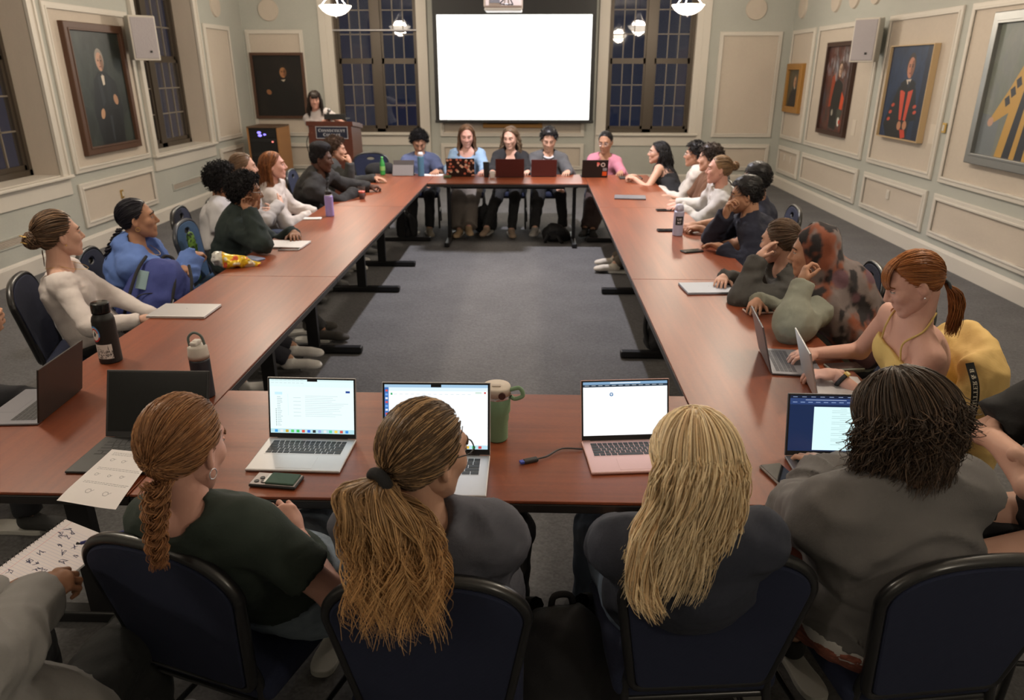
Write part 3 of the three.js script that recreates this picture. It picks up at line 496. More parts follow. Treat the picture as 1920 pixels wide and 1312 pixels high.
function sdfMesh(prims, cell, o = {}) {
  let lo = [9e9, 9e9, 9e9], hi = [-9e9, -9e9, -9e9];
  for (const p of prims) if (p.box && !p.op) for (let i = 0; i < 3; i++) { lo[i] = Math.min(lo[i], p.box[i]); hi[i] = Math.max(hi[i], p.box[i + 3]); }
  const pad = cell * 3 + (o.pad ?? 0.01); lo = lo.map(v => v - pad); hi = hi.map(v => v + pad);
  const nx = Math.ceil((hi[0] - lo[0]) / cell) + 1, ny = Math.ceil((hi[1] - lo[1]) / cell) + 1, nz = Math.ceil((hi[2] - lo[2]) / cell) + 1, sy = nx, sz = nx * ny;
  const d = new Float32Array(nx * ny * nz).fill(1);
  for (const p of prims) {
    const m = p.k + cell * 2.6, b = p.box;
    const i0 = b ? Math.max(0, Math.floor((b[0] - m - lo[0]) / cell)) : 0, i1 = b ? Math.min(nx - 1, Math.ceil((b[3] + m - lo[0]) / cell)) : nx - 1;
    const j0 = b ? Math.max(0, Math.floor((b[1] - m - lo[1]) / cell)) : 0, j1 = b ? Math.min(ny - 1, Math.ceil((b[4] + m - lo[1]) / cell)) : ny - 1;
    const k0 = b ? Math.max(0, Math.floor((b[2] - m - lo[2]) / cell)) : 0, k1 = b ? Math.min(nz - 1, Math.ceil((b[5] + m - lo[2]) / cell)) : nz - 1, K = Math.max(p.k, 1e-5);
    for (let k = k0; k <= k1; k++) for (let j = j0; j <= j1; j++) for (let i = i0, n = k * sz + j * sy + i0; i <= i1; i++, n++) {
      const e = p.f(lo[0] + i * cell, lo[1] + j * cell, lo[2] + k * cell), q = d[n];
      if (!p.op) { if (e > m) continue; const h = K - Math.abs(q - e); d[n] = Math.min(q, e) - (h > 0 ? h * h / (4 * K) : 0); }
      else { const s = p.op === 's' ? -e : e, h = K - Math.abs(q - s); if (q > 0.9) continue; d[n] = Math.max(q, s) + (h > 0 ? h * h / (4 * K) : 0); }
    }
  }
  if (o.disp) for (let k = 0, n = 0; k < nz; k++) for (let j = 0; j < ny; j++) for (let i = 0; i < nx; i++, n++) if (d[n] > -0.04 && d[n] < 0.04) d[n] -= o.disp(lo[0] + i * cell, lo[1] + j * cell, lo[2] + k * cell);
  // surface nets
  const id = new Int32Array(nx * ny * nz).fill(-1), pos = [], nor = [], tri = [];
  const off = [0, 1, sy, sy + 1, sz, sz + 1, sz + sy, sz + sy + 1], E = [[0, 1], [2, 3], [4, 5], [6, 7], [0, 2], [1, 3], [4, 6], [5, 7], [0, 4], [1, 5], [2, 6], [3, 7]];
  for (let k = 0; k < nz - 1; k++) for (let j = 0; j < ny - 1; j++) for (let i = 0; i < nx - 1; i++) {
    const n = k * sz + j * sy + i; let mask = 0; for (let c = 0; c < 8; c++) if (d[n + off[c]] < 0) mask |= 1 << c;
    if (mask === 0 || mask === 255) continue;
    let x = 0, y = 0, z = 0, cnt = 0;
    for (const [a, b] of E) { const A = d[n + off[a]], B = d[n + off[b]]; if ((A < 0) === (B < 0)) continue; const t = A / (A - B); x += (a & 1) + ((b & 1) - (a & 1)) * t; y += (a >> 1 & 1) + ((b >> 1 & 1) - (a >> 1 & 1)) * t; z += (a >> 2 & 1) + ((b >> 2 & 1) - (a >> 2 & 1)) * t; cnt++; }
    x /= cnt; y /= cnt; z /= cnt; id[n] = pos.length / 3;
    pos.push(lo[0] + (i + x) * cell, lo[1] + (j + y) * cell, lo[2] + (k + z) * cell);
    const g = (s) => { let v = 0; for (let c = 0; c < 8; c++) { const w = (c & 1 ? x : 1 - x) * (c >> 1 & 1 ? y : 1 - y) * (c >> 2 & 1 ? z : 1 - z); const q = n + off[c]; v += w * (d[q + s] - d[q - s]); } return v; };
    let gx = g(1), gy = g(sy), gz = g(sz); const l = Math.hypot(gx, gy, gz) || 1; nor.push(gx / l, gy / l, gz / l);
  }
  const quad = (a, b, c, e, flip) => { if (a < 0 || b < 0 || c < 0 || e < 0) return; flip ? tri.push(a, c, b, a, e, c) : tri.push(a, b, c, a, c, e); };
  for (let k = 1; k < nz - 1; k++) for (let j = 1; j < ny - 1; j++) for (let i = 1; i < nx - 1; i++) {
    const n = k * sz + j * sy + i, s = d[n] < 0;
    if (s !== d[n + 1] < 0) quad(id[n - sy - sz], id[n - sz], id[n], id[n - sy], !s);
    if (s !== d[n + sy] < 0) quad(id[n - 1 - sz], id[n - 1], id[n], id[n - sz], !s);
    if (s !== d[n + sz] < 0) quad(id[n - 1 - sy], id[n - sy], id[n], id[n - 1], !s);
  }
  const g = new THREE.BufferGeometry();
  g.setAttribute('position', new THREE.Float32BufferAttribute(pos, 3)); g.setAttribute('normal', new THREE.Float32BufferAttribute(nor, 3));
  const uv = new Float32Array(pos.length / 3 * 2); for (let i = 0; i < uv.length / 2; i++) { uv[2 * i] = (pos[3 * i] + 0.7 * pos[3 * i + 2]) * 6; uv[2 * i + 1] = (pos[3 * i + 1] + 0.35 * pos[3 * i + 2]) * 6; }
  g.setAttribute('uv', new THREE.BufferAttribute(uv, 2));
  if (o.color) { const c = new Float32Array(pos.length); for (let i = 0; i < pos.length; i += 3) { const q = o.color(pos[i], pos[i + 1], pos[i + 2], nor[i], nor[i + 1], nor[i + 2]); c[i] = q[0]; c[i + 1] = q[1]; c[i + 2] = q[2]; } g.setAttribute('color', new THREE.BufferAttribute(c, 3)); }
  g.setIndex(tri);
  return g;
}
function largestPiece(g) {
  const ix = g.index.array, n = g.attributes.position.count, p = new Int32Array(n).map((_, i) => i), f = i => { while (p[i] !== i) { p[i] = p[p[i]]; i = p[i]; } return i; };
  for (let i = 0; i < ix.length; i += 3) { const a = f(ix[i]), b = f(ix[i + 1]), c = f(ix[i + 2]); p[b] = a; p[f(c)] = a; }
  const cnt = new Map(); for (let i = 0; i < ix.length; i += 3) { const r = f(ix[i]); cnt.set(r, (cnt.get(r) ?? 0) + 1); }
  let best = -1, m = 0; for (const [k, v] of cnt) if (v > m) { m = v; best = k; }
  const out = []; for (let i = 0; i < ix.length; i += 3) if (f(ix[i]) === best) out.push(ix[i], ix[i + 1], ix[i + 2]);
  const map = new Int32Array(n).fill(-1), o = new THREE.BufferGeometry(); let k = 0; const idx = out.map(i => map[i] < 0 ? (map[i] = k++) : map[i]);
  for (const name of Object.keys(g.attributes)) { const a = g.attributes[name], s = a.itemSize, d = new Float32Array(k * s); for (let i = 0; i < n; i++) if (map[i] >= 0) for (let c = 0; c < s; c++) d[map[i] * s + c] = a.array[i * s + c]; o.setAttribute(name, new THREE.BufferAttribute(d, s)); }
  o.setIndex(new THREE.BufferAttribute(new Uint32Array(idx), 1)); return o;
}
function joinMeshes(list) {   // indexed geometries with position, normal, uv (and colour when the first has it)
  let nv = 0, ni = 0; for (const g of list) { nv += g.attributes.position.count; ni += g.index.count; }
  const out = new THREE.BufferGeometry(), ix = new Uint32Array(ni), keys = ['position', 'normal', 'uv'].concat(list[0].attributes.color ? ['color'] : []);
  for (const k of keys) { const s = k === 'uv' ? 2 : 3, a = new Float32Array(nv * s); let o = 0; for (const g of list) { if (g.attributes[k]) a.set(g.attributes[k].array, o); o += g.attributes.position.count * s; } out.setAttribute(k, new THREE.BufferAttribute(a, s)); }
  let o = 0, v = 0; for (const g of list) { const s = g.index.array; for (let i = 0; i < s.length; i++) ix[o + i] = s[i] + v; o += s.length; v += g.attributes.position.count; }
  out.setIndex(new THREE.BufferAttribute(ix, 1)); return out;
}
function placed(g, m, mirror) {   // a transformed copy; mirror flips the winding
  const c = g.clone(); c.applyMatrix4(m); if (mirror) { const a = c.index.array.slice(); for (let i = 0; i < a.length; i += 3) { const t = a[i]; a[i] = a[i + 1]; a[i + 1] = t; } c.setIndex(new THREE.BufferAttribute(a, 1)); } return c;
}

// ---------------------------------------------------------------- head, hands and shoes, modelled once in their own axes
// head: y up, z out of the face, origin at the middle of the head
const SKULL = { c: V(0, 0.026, -0.014), r: [0.074, 0.09, 0.096] };
function headGeo(cell, male) {
  const e = (x, y, z, a, b, c, o) => SDF.ell(V(x, y, z), AX, [a, b, c], o), s = (x, y, z, r, o) => SDF.cone(V(x, y, z), V(x, y + 1e-4, z), r, r, o), w = male ? 1.05 : 1;
  const L = [e(0, SKULL.c.y, SKULL.c.z, ...SKULL.r, { k: 0.01 }), e(0, -0.035, 0.020, 0.059 * w, 0.080, 0.070, { k: 0.03 })];
  for (const q of [-1, 1]) L.push(SDF.cone(V(q * 0.046 * w, -0.05, 0.0), V(q * 0.012, -0.101, 0.062), 0.022 * w, 0.016, { k: 0.025 }), s(q * 0.038, -0.022, 0.062, 0.020, { k: 0.025 }), s(q * 0.0125, -0.0335, 0.092, 0.0085, { k: 0.008 }));
  L.push(s(0, -0.102, 0.067, male ? 0.018 : 0.015, { k: 0.02 }), SDF.cone(V(-0.03, 0.027, 0.074), V(0.03, 0.027, 0.074), 0.0135, 0.0135, { k: 0.02 }));
  L.push(SDF.cone(V(0, 0.014, 0.086), V(0, -0.027, 0.106), 0.0075, 0.0115, { k: 0.012 }), e(0, -0.064, 0.078, 0.025, 0.019, 0.014, { k: 0.015 }));
  for (const q of [-1, 1]) L.push(s(q * 0.0315, 0.0055, 0.103, 0.0195, { k: 0.012, op: 's' }));
  L.push(SDF.cone(V(-0.014, -0.0655, 0.096), V(0.014, -0.0655, 0.096), 0.0022, 0.0022, { k: 0.004, op: 's' }));
  for (const q of [-1, 1]) { L.push(SDF.ell(V(q * 0.076, -0.008, -0.010), [V(1, 0, q * 0.5).normalize(), AX[1], V(-q * 0.5, 0, 1).normalize()], [0.009, 0.031, 0.019], { k: 0.006 })); L.push(SDF.ell(V(q * 0.086, -0.004, -0.006), [V(1, 0, q * 0.5).normalize(), AX[1], V(-q * 0.5, 0, 1).normalize()], [0.006, 0.017, 0.010], { k: 0.006, op: 's' })); }
  return sdfMesh(L, cell);
}
const FINGER = [[-0.031, 0.078, 0.052, 0.0075], [-0.0105, 0.086, 0.066, 0.0083], [0.0105, 0.088, 0.072, 0.0086], [0.031, 0.083, 0.062, 0.0085]];
function handGeo(cell, bends, thumb = [0.75, -0.25, 0.62], spread = 0.08) {   // right hand: wrist at 0, fingers +z, palm -y, thumb +x
  const L = [SDF.ell(V(0, 0, 0.05), AX, [0.041, 0.0145, 0.047], { k: 0.01 }), SDF.cone(V(0, 0, -0.02), V(0, 0, 0.03), 0.024, 0.026, { k: 0.02 }), SDF.ell(V(0.022, -0.008, 0.035), AX, [0.018, 0.014, 0.028], { k: 0.012 })];
  FINGER.forEach(([x, z, len, r], i) => {
    let p = V(x, 0, z - 0.008), a = 0; const yaw = x * 3 * spread / 0.08;
    [0.44, 0.31, 0.25].forEach((f, j) => { a += (bends[j] + (i === 3 ? -4 : i === 0 ? 5 : 0)) * D; const q = p.clone().add(V(Math.sin(yaw) * Math.cos(a), -Math.sin(a), Math.cos(yaw) * Math.cos(a)).multiplyScalar(len * f + (j ? 0 : 0.008))); L.push(SDF.cone(p, q, r * (1.06 - j * 0.1), r * (0.98 - j * 0.1), { k: j ? 0.003 : 0.006 })); p = q; });
  });
  const t = V(...thumb).normalize(), p0 = V(0.026, -0.006, 0.022), p1 = p0.clone().addScaledVector(t, 0.044), p2 = p1.clone().add(V(t.x * 0.55, t.y - 0.15, t.z + 0.35).normalize().multiplyScalar(0.032));
  L.push(SDF.cone(p0, p1, 0.0125, 0.0098, { k: 0.008 }), SDF.cone(p1, p2, 0.0096, 0.0078, { k: 0.003 }));
  return sdfMesh(L, cell);
}
const headCache = {}, handCache = {};
const getHead = (cell, male) => headCache[`${cell}${male}`] ??= headGeo(cell, male);
const HANDS = { relaxed: [[18, 24, 14]], flat: [[4, 6, 5]], typing: [[22, 38, 22], [0.5, -0.5, 0.7]], fist: [[78, 92, 55], [0.35, -0.65, 0.65]], curl: [[45, 60, 35], [0.5, -0.6, 0.6]], grip: [[55, 62, 30], [0.3, -0.75, 0.55]] };
const getHand = (cell, pose) => handCache[`${cell}${pose}`] ??= handGeo(cell, ...HANDS[pose]);
const shoeUpper = sdfMesh([SDF.cone(V(0, 0.052, -0.02), V(0, 0.042, 0.11), 0.037, 0.036, { k: 0.03 }), SDF.ell(V(0, 0.035, 0.155), AX, [0.044, 0.032, 0.055], { k: 0.03 }), SDF.cone(V(0, 0.06, -0.01), V(0, 0.1, -0.012), 0.04, 0.041, { k: 0.02, cap: true }), SDF.ell(V(0, 0.11, -0.012), AX, [0.031, 0.03, 0.034], { op: 's', k: 0.006 }), SDF.plane(V(0, 0.018, 0), V(0, -1, 0))], 0.006);
const shoeSole = extr((() => { const s = new THREE.Shape(); s.moveTo(-0.03, 0.055); s.bezierCurveTo(-0.045, 0.03, -0.034, -0.06, -0.046, -0.12); s.bezierCurveTo(-0.05, -0.2, -0.03, -0.212, 0, -0.212); s.bezierCurveTo(0.03, -0.212, 0.05, -0.2, 0.046, -0.12); s.bezierCurveTo(0.034, -0.06, 0.045, 0.03, 0.03, 0.055); s.quadraticCurveTo(0, 0.075, -0.03, 0.055); return s; })(), 0.016, 0.004).rotateX(-Math.PI / 2).scale(1, 1, 1).translate(0, 0.002, 0);
shoeSole.applyMatrix4(new THREE.Matrix4().makeRotationY(0));
const shoeLaces = merge([0, 1, 2, 3].map(i => tube([[-0.022, 0.078 - i * 0.007, 0.03 + i * 0.02], [0, 0.087 - i * 0.008, 0.036 + i * 0.02], [0.022, 0.078 - i * 0.007, 0.03 + i * 0.02]], 0.0028, 8, 5)));
// face details
const eyeGeo = [-1, 1].map(q => ball(0.0108, q * 0.0315, 0.0045, 0.0785, 1.15, 0.62, 1, 14));
const upperLidGeo = [-1, 1].map(q => ball(0.0112, q * 0.0315, 0.0085, 0.0776, 1.2, 0.55, 1, 14));
const irisGeo = [-1, 1].map(q => ball(0.0052, q * 0.0312, 0.004, 0.0856, 1, 0.95, 0.75, 12));
const browGeo = [-1, 1].map(q => tube([[q * 0.014, 0.024, 0.0935], [q * 0.028, 0.0295, 0.0925], [q * 0.044, 0.026, 0.082], [q * 0.05, 0.021, 0.0745]], 0.0026, 12, 6));
const lidGeo = [-1, 1].map(q => tube([[q * 0.018, 0.003, 0.085], [q * 0.025, 0.008, 0.089], [q * 0.034, 0.009, 0.089], [q * 0.044, 0.004, 0.0795]], 0.0016, 12, 5));
const lipGeo = merge([tube([[-0.021, -0.0645, 0.083], [-0.01, -0.0615, 0.0885], [0, -0.0628, 0.0895], [0.01, -0.0615, 0.0885], [0.021, -0.0645, 0.083]], 0.0028, 16, 6), tube([[-0.019, -0.0665, 0.083], [-0.008, -0.0695, 0.0875], [0.008, -0.0695, 0.0875], [0.019, -0.0665, 0.083]], 0.0033, 16, 6)]);

// ---------------------------------------------------------------- hair
function strandMesh(list, sides = 3) {   // list of {p: [Vector3], r0, r1, c0, c1}
  let nv = 0, nt = 0; for (const s of list) { nv += s.p.length * sides; nt += (s.p.length - 1) * sides * 2; }
  const pos = new Float32Array(nv * 3), nor = new Float32Array(nv * 3), col = new Float32Array(nv * 3), ix = new Uint32Array(nt * 3); let v = 0, q = 0;
  const T = V(), A = V(), B = V();
  for (const s of list) {
    const n = s.p.length; A.set(0.31, 0.2, 0.93);
    for (let i = 0; i < n; i++) {
      T.subVectors(s.p[Math.min(i + 1, n - 1)], s.p[Math.max(i - 1, 0)]).normalize();
      A.addScaledVector(T, -A.dot(T)); if (A.lengthSq() < 1e-6) A.set(1, 0, 0).addScaledVector(T, -T.x); A.normalize(); B.crossVectors(T, A);
      const t = i / (n - 1), r = (s.r0 + (s.r1 - s.r0) * t) * (s.taper === false ? 1 : Math.min(1, 0.35 + (1 - t) * 3));
      for (let k = 0; k < sides; k++) {
        const c = Math.cos(k * 2 * Math.PI / sides), w = Math.sin(k * 2 * Math.PI / sides), o = (v + i * sides + k) * 3;
        const x = A.x * c + B.x * w, y = A.y * c + B.y * w, z = A.z * c + B.z * w;
        pos[o] = s.p[i].x + x * r; pos[o + 1] = s.p[i].y + y * r; pos[o + 2] = s.p[i].z + z * r; nor[o] = x; nor[o + 1] = y; nor[o + 2] = z;
        for (let m = 0; m < 3; m++) col[o + m] = s.c0[m] + (s.c1[m] - s.c0[m]) * t;
      }
      if (i < n - 1) for (let k = 0; k < sides; k++) { const a = v + i * sides + k, b = v + i * sides + (k + 1) % sides; ix[q++] = a; ix[q++] = b; ix[q++] = a + sides; ix[q++] = b; ix[q++] = b + sides; ix[q++] = a + sides; }
    }
    v += n * sides;
  }
  const g = new THREE.BufferGeometry(); g.setAttribute('position', new THREE.BufferAttribute(pos, 3)); g.setAttribute('normal', new THREE.BufferAttribute(nor, 3)); g.setAttribute('uv', new THREE.BufferAttribute(new Float32Array(nv * 2), 2)); g.setAttribute('color', new THREE.BufferAttribute(col, 3)); g.setIndex(new THREE.BufferAttribute(ix, 1));
  return g;
}
const surf = (n, off) => V(SKULL.c.x + n.x * (SKULL.r[0] + off), SKULL.c.y + n.y * (SKULL.r[1] + off), SKULL.c.z + n.z * (SKULL.r[2] + off));
function slerpDir(a, b, t) { const w = Math.acos(clamp(a.dot(b), -1, 1)); if (w < 1e-3) return a.clone(); const s = Math.sin(w); return a.clone().multiplyScalar(Math.sin((1 - t) * w) / s).addScaledVector(b, Math.sin(t * w) / s); }
const lineAt = [[0, 0.086], [35, 0.078], [55, 0.052], [72, 0.012], [88, -0.004], [105, -0.03], [125, -0.055], [180, -0.072]];
function hairline(az, lift = 0) { const a = Math.abs(az); for (let i = 1; i < lineAt.length; i++) if (a <= lineAt[i][0]) { const t = (a - lineAt[i - 1][0]) / (lineAt[i][0] - lineAt[i - 1][0]); return mix(lineAt[i - 1][1], lineAt[i][1], t) + lift; } return -0.072 + lift; }
const azOf = n => Math.atan2(n.x, n.z) / D;
function rootDir(lift = 0) { for (let i = 0; i < 60; i++) { const z = rr(-1, 1), a = rr(0, Math.PI * 2), s = Math.sqrt(1 - z * z), n = V(s * Math.cos(a), z, s * Math.sin(a)); if (surf(n, 0).y > hairline(azOf(n), lift)) return n; } return V(0, 1, 0); }
function capGeo(thick, color, o = {}) {
  const na = 64, ne = 44, pos = [], col = [], ix = [];
  for (let j = 0; j <= ne; j++) for (let i = 0; i <= na; i++) {
    const el = mix(-1.25, Math.PI / 2, j / ne), az = (i / na) * Math.PI * 2 - Math.PI, n = V(Math.sin(az) * Math.cos(el), Math.sin(el), Math.cos(az) * Math.cos(el)), s = surf(n, 0), hl = hairline(az / D, o.lift ?? 0);
    const m = sstep(-0.010, 0.010, s.y - hl), nz = o.noise ? o.noise * fbm(n.x * o.freq + (o.seed ?? 0), n.y * o.freq, n.z * o.freq) : 0, th = typeof thick === 'function' ? thick(n) : thick, p = surf(n, mix(-0.016, th + nz, m));
    pos.push(p.x, p.y, p.z); const k = 1 + 0.18 * noise3(n.x * 9, n.y * 9, n.z * 9); col.push(color[0] * k, color[1] * k, color[2] * k);
    if (i < na && j < ne) { const a = j * (na + 1) + i, b = a + na + 1; ix.push(a, a + 1, b, a + 1, b + 1, b); }
  }
  const g = new THREE.BufferGeometry(); g.setAttribute('position', new THREE.Float32BufferAttribute(pos, 3)); g.setAttribute('color', new THREE.Float32BufferAttribute(col, 3)); g.setAttribute('uv', new THREE.BufferAttribute(new Float32Array(pos.length / 3 * 2), 2)); g.setIndex(ix); g.computeVertexNormals(); g.setIndex(new THREE.BufferAttribute(new Uint32Array(ix), 1));
  return g;
}
const tint = (c, k) => [c[0] * k, c[1] * k, c[2] * k];
const lerpC = (a, b, t) => [mix(a[0], b[0], t), mix(a[1], b[1], t), mix(a[2], b[2], t)];
// each style returns {cap, strands} in head axes (strands that leave the head are given in world axes through ctx.toWorld)
function buildHair(h, ctx) {
  const { toWorld, solid } = ctx, S = [], caps = [], c = h.color, c2 = h.color2 ?? c, n = h.n ?? 300, r = h.r ?? 0.0035;
  const W = v => v.clone().applyMatrix4(toWorld), push = (pts, o = {}) => { const k = rr(0.7, 1.3), cc = rnd() < (h.streak ?? 0) ? c2 : c; S.push({ p: pts, r0: o.r0 ?? r, r1: o.r1 ?? r * 0.75, c0: tint(cc, k), c1: tint(o.end ?? cc, k), taper: o.taper }); };
  const clear = (p, m = ctx.margin) => { for (let i = 0; i < 3; i++) { const d = solid(p.x, p.y, p.z); if (d > m) break; const e = 0.004, gx = solid(p.x + e, p.y, p.z) - d, gy = solid(p.x, p.y + e, p.z) - d, gz = solid(p.x, p.y, p.z + e) - d, l = Math.hypot(gx, gy, gz) || 1; p.x += gx / l * (m - d); p.y += gy / l * (m - d) * 0.3; p.z += gz / l * (m - d); } return p; };
  const cap = (t, o) => caps.push(placed(capGeo(t, c, o), toWorld));
  const pull = (G, N, o = {}) => { for (let i = 0; i < N; i++) { const a = rootDir(o.lift ?? 0.0), pts = [], off = rr(0.005, 0.012) + (o.puff ?? 0); for (let j = 0; j <= 8; j++) { const t = j / 8, q = surf(slerpDir(a, G, t * rr(0.93, 1)), off * (0.25 + 0.75 * Math.sin(Math.PI * Math.min(1, t * 1.1 + 0.12)))); pts.push(W(q)); } push(pts); } };
  const tail = (path, N, r0, r1, wave, o = {}) => {   // path in world axes
    const cur = new THREE.CatmullRomCurve3(path); for (let i = 0; i < N; i++) { const a = rr(0, 6.283), q = Math.sqrt(rnd()), ph = 8 * noise3(Math.cos(a) * 1.8 + 4, Math.sin(a) * 1.8, q * 2) + rr(-0.6, 0.6), ph2 = ph * 1.7 + rr(-0.6, 0.6), pts = [], cut = rr(o.cut ?? 0.82, 1), M_ = o.seg ?? 16; for (let j = 0; j <= M_; j++) { const t = j / M_ * cut, p = cur.getPoint(t), w = mix(0.35, 1, Math.min(1, t * 5)), rad = (t < 0.5 ? mix(r0, r1, Math.pow(t / 0.5, 0.8)) : mix(r1, r1 * (o.endScale ?? 0.75), (t - 0.5) / 0.5)) * w; pts.push(clear(V(p.x + Math.cos(a) * q * rad + wave * t * Math.sin(t * (o.freq ?? 11) + ph), p.y + 0.4 * wave * Math.sin(t * 9 + ph2), p.z + Math.sin(a) * q * rad * (o.flat ?? 0.7) + wave * t * Math.cos(t * (o.freq ?? 11) + ph2)), ctx.margin * 0.8)); } push(pts, { end: o.end }); } };
  const braid = (path, rad, turns, per = 12) => { const cur = new THREE.CatmullRomCurve3(path), side = ctx.right.clone(), back = V(0, 0, 0).crossVectors(side, V(0, 1, 0)).normalize(); for (let s = 0; s < 3; s++) for (let i = 0; i < per; i++) { const a = rr(0, 6.28), q = Math.sqrt(rnd()) * rad * 0.5, pts = [], N = Math.round(turns * 14); for (let j = 0; j <= N; j++) { const t = j / N, th = t * turns * Math.PI * 2 + s * 2.094, p = cur.getPoint(t), sc = mix(1, 0.6, t); p.addScaledVector(side, (Math.sin(th) * rad * 0.62 + Math.cos(a) * q) * sc).addScaledVector(back, (Math.sin(2 * th) * rad * 0.36 + Math.sin(a) * q) * sc); pts.push(p); } push(pts, { r0: r * 1.15, r1: r, end: h.end }); } };
  const fall = (N, L, o = {}) => { for (let i = 0; i < N; i++) {
    const a = rootDir(o.lift ?? 0), side = a.x >= (o.part ?? 0) ? 1 : -1, az = Math.abs(azOf(a)), ex = Math.max(az, (o.minAz ?? 78) + rr(-4, 6)) * D, G = V(side * Math.sin(ex), (o.exitY ?? -0.12) + rr(-0.22, 0.22), Math.cos(ex)).normalize(), pts = [], off = rr(0.006, 0.02) + (o.puff ?? 0), M1 = 6, M2 = o.seg ?? 9, len = L * rr(o.vary ?? 0.85, 1), ph = 9 * noise3(a.x * 3.2 + 7, a.y * 3.2, a.z * 3.2) + rr(-1, 1) * (o.jit ?? 0.5), wv = (o.wave ?? 0.006) * rr(0.5, 1.4), out = W(G).sub(W(V(0, 0, 0))).setY(0).normalize();
    for (let j = 0; j <= M1; j++) pts.push(W(surf(slerpDir(a, G, j / M1), mix(off * 0.6, off, j / M1))));
    const e = pts.at(-1); for (let j = 1; j <= M2; j++) { const t = j / M2, p = V(e.x, e.y - len * t, e.z).addScaledVector(out, (o.flare ?? 0.02) * t * Math.sin(t * 2.2) + wv * Math.sin(t * (o.freq ?? 8) + ph)).add(V(wv * Math.cos(t * (o.freq ?? 8) + ph * 2), 0, wv * Math.sin(t * (o.freq ?? 8) * 1.2 + ph))); if (o.curl) p.addScaledVector(out, o.curl * t * t); if (o.drift) p.addScaledVector(o.drift, t * t); pts.push(clear(p)); }
    push(pts, { end: h.end }); } };
  const short = (N, len, flow, lift, o = {}) => { for (let i = 0; i < N; i++) { const a = rootDir(o.lift ?? 0), f = flow(a), pts = [], off = rr(0.004, o.off ?? 0.012); for (let j = 0; j <= 6; j++) { const t = j / 6, b = a.clone().addScaledVector(f, len * t * rr(0.9, 1.1)).normalize(); pts.push(W(surf(b, off + lift * Math.sin(t * 2.2) * rr(0.8, 1.2)))); } push(pts); } };
  const curls = (N, base, len, rad) => { for (let i = 0; i < N; i++) { const a = rootDir(-0.005), b = typeof base === 'function' ? base(a) : base, p0 = surf(a, b * rr(0.4, 1)), dir = a.clone().add(V(rr(-0.7, 0.7), rr(-0.9, 0.4), rr(-0.7, 0.7))).normalize(), u = V(rr(-1, 1), rr(-1, 1), rr(-1, 1)).cross(dir).normalize(), v2 = u.clone().cross(dir), pts = [], ph = rr(0, 6.28); for (let j = 0; j <= 9; j++) { const t = j / 9, w = t * 7.5 + ph; pts.push(W(p0.clone().addScaledVector(dir, len * t).addScaledVector(u, rad * Math.cos(w)).addScaledVector(v2, rad * Math.sin(w)))); } push(pts); } };
  const bangs = (N, yEnd, o = {}) => { for (let i = 0; i < N; i++) { const x = rr(-0.055, 0.055), a = V(x * 6, rr(0.7, 1), rr(0.35, 0.9)).normalize(), b = V(x * 10 * (o.spread ?? 1) + (o.sweep ?? 0), (yEnd - SKULL.c.y) / 0.1 + rr(-0.08, 0.05), 0.95).normalize(), pts = []; for (let j = 0; j <= 7; j++) pts.push(W(surf(slerpDir(a, b, j / 7), 0.008 + 0.012 * Math.sin(j / 7 * 2.4)))); push(pts); } };
  const knot = (C, R, N, rad) => { const q = W(C); for (let i = 0; i < N; i++) { const ax = V(rr(-1, 1), rr(-1, 1), rr(-1, 1)).normalize(), u = V(rr(-1, 1), rr(-1, 1), rr(-1, 1)).cross(ax).normalize(), w = u.clone().cross(ax), pts = [], R1 = R * rr(0.75, 1.05), a0 = rr(0, 6.28); for (let j = 0; j <= 14; j++) { const a = a0 + j / 14 * 5; pts.push(q.clone().addScaledVector(u, R1 * Math.cos(a)).addScaledVector(w, R1 * Math.sin(a)).addScaledVector(ax, R * 0.35 * Math.sin(a * 1.5))); } push(pts, { r0: rad, r1: rad * 0.8 }); } caps.push(placed(ballCol(R * 0.85, c), new THREE.Matrix4().setPosition(q))); };
  h.style({ cap, pull, tail, braid, fall, short, curls, bangs, knot, W, push, n, ctx });
  const list = [...caps]; if (S.length) list.push(strandMesh(S, h.sides ?? 3));
  return joinMeshes(list);
}
function ballCol(r, c) { const g = new THREE.SphereGeometry(r, 16, 12), n = g.attributes.position.count, a = new Float32Array(n * 3); for (let i = 0; i < n; i++) a.set(c, i * 3); g.setAttribute('color', new THREE.BufferAttribute(a, 3)); return g; }
const hairMat = new THREE.MeshPhysicalMaterial({ color: 0xffffff, vertexColors: true, roughness: 0.42, specularIntensity: 0.7 });
const hairMatte = new THREE.MeshPhysicalMaterial({ color: 0xffffff, vertexColors: true, roughness: 0.75, specularIntensity: 0.4 });

// ---------------------------------------------------------------- a person
function twoBone(a, t, l1, l2, pole) {
  const v = t.clone().sub(a); let d = v.length(); const m = (l1 + l2) * 0.995; if (d > m) { v.multiplyScalar(m / d); d = m; } d = Math.max(d, Math.abs(l1 - l2) + 0.02); v.setLength(d);
  const x = (l1 * l1 - l2 * l2 + d * d) / (2 * d), h = Math.sqrt(Math.max(0, l1 * l1 - x * x)), u = v.clone().normalize(), p = pole.clone().addScaledVector(u, -pole.dot(u)).normalize();
  return [a.clone().addScaledVector(u, x).addScaledVector(p, h), a.clone().add(v)];
}
const skinMats = {}, clothMats = {};
const skinMat = c => skinMats[c.join()] ??= phys(rgb(...c), 0.5, { specularIntensity: 0.45, sheen: 0.15, sheenRoughness: 0.5, sheenColor: rgb(c[0], c[1] * 0.7, c[2] * 0.6) });
const clothMat = (c, vc, rough = 0.88) => clothMats[`${c}${vc}${rough}`] ??= new THREE.MeshStandardMaterial({ color: vc ? 0xffffff : rgb(...c), vertexColors: !!vc, roughness: rough, bumpMap: speckBump, bumpScale: 0.0006 });
const people = [];
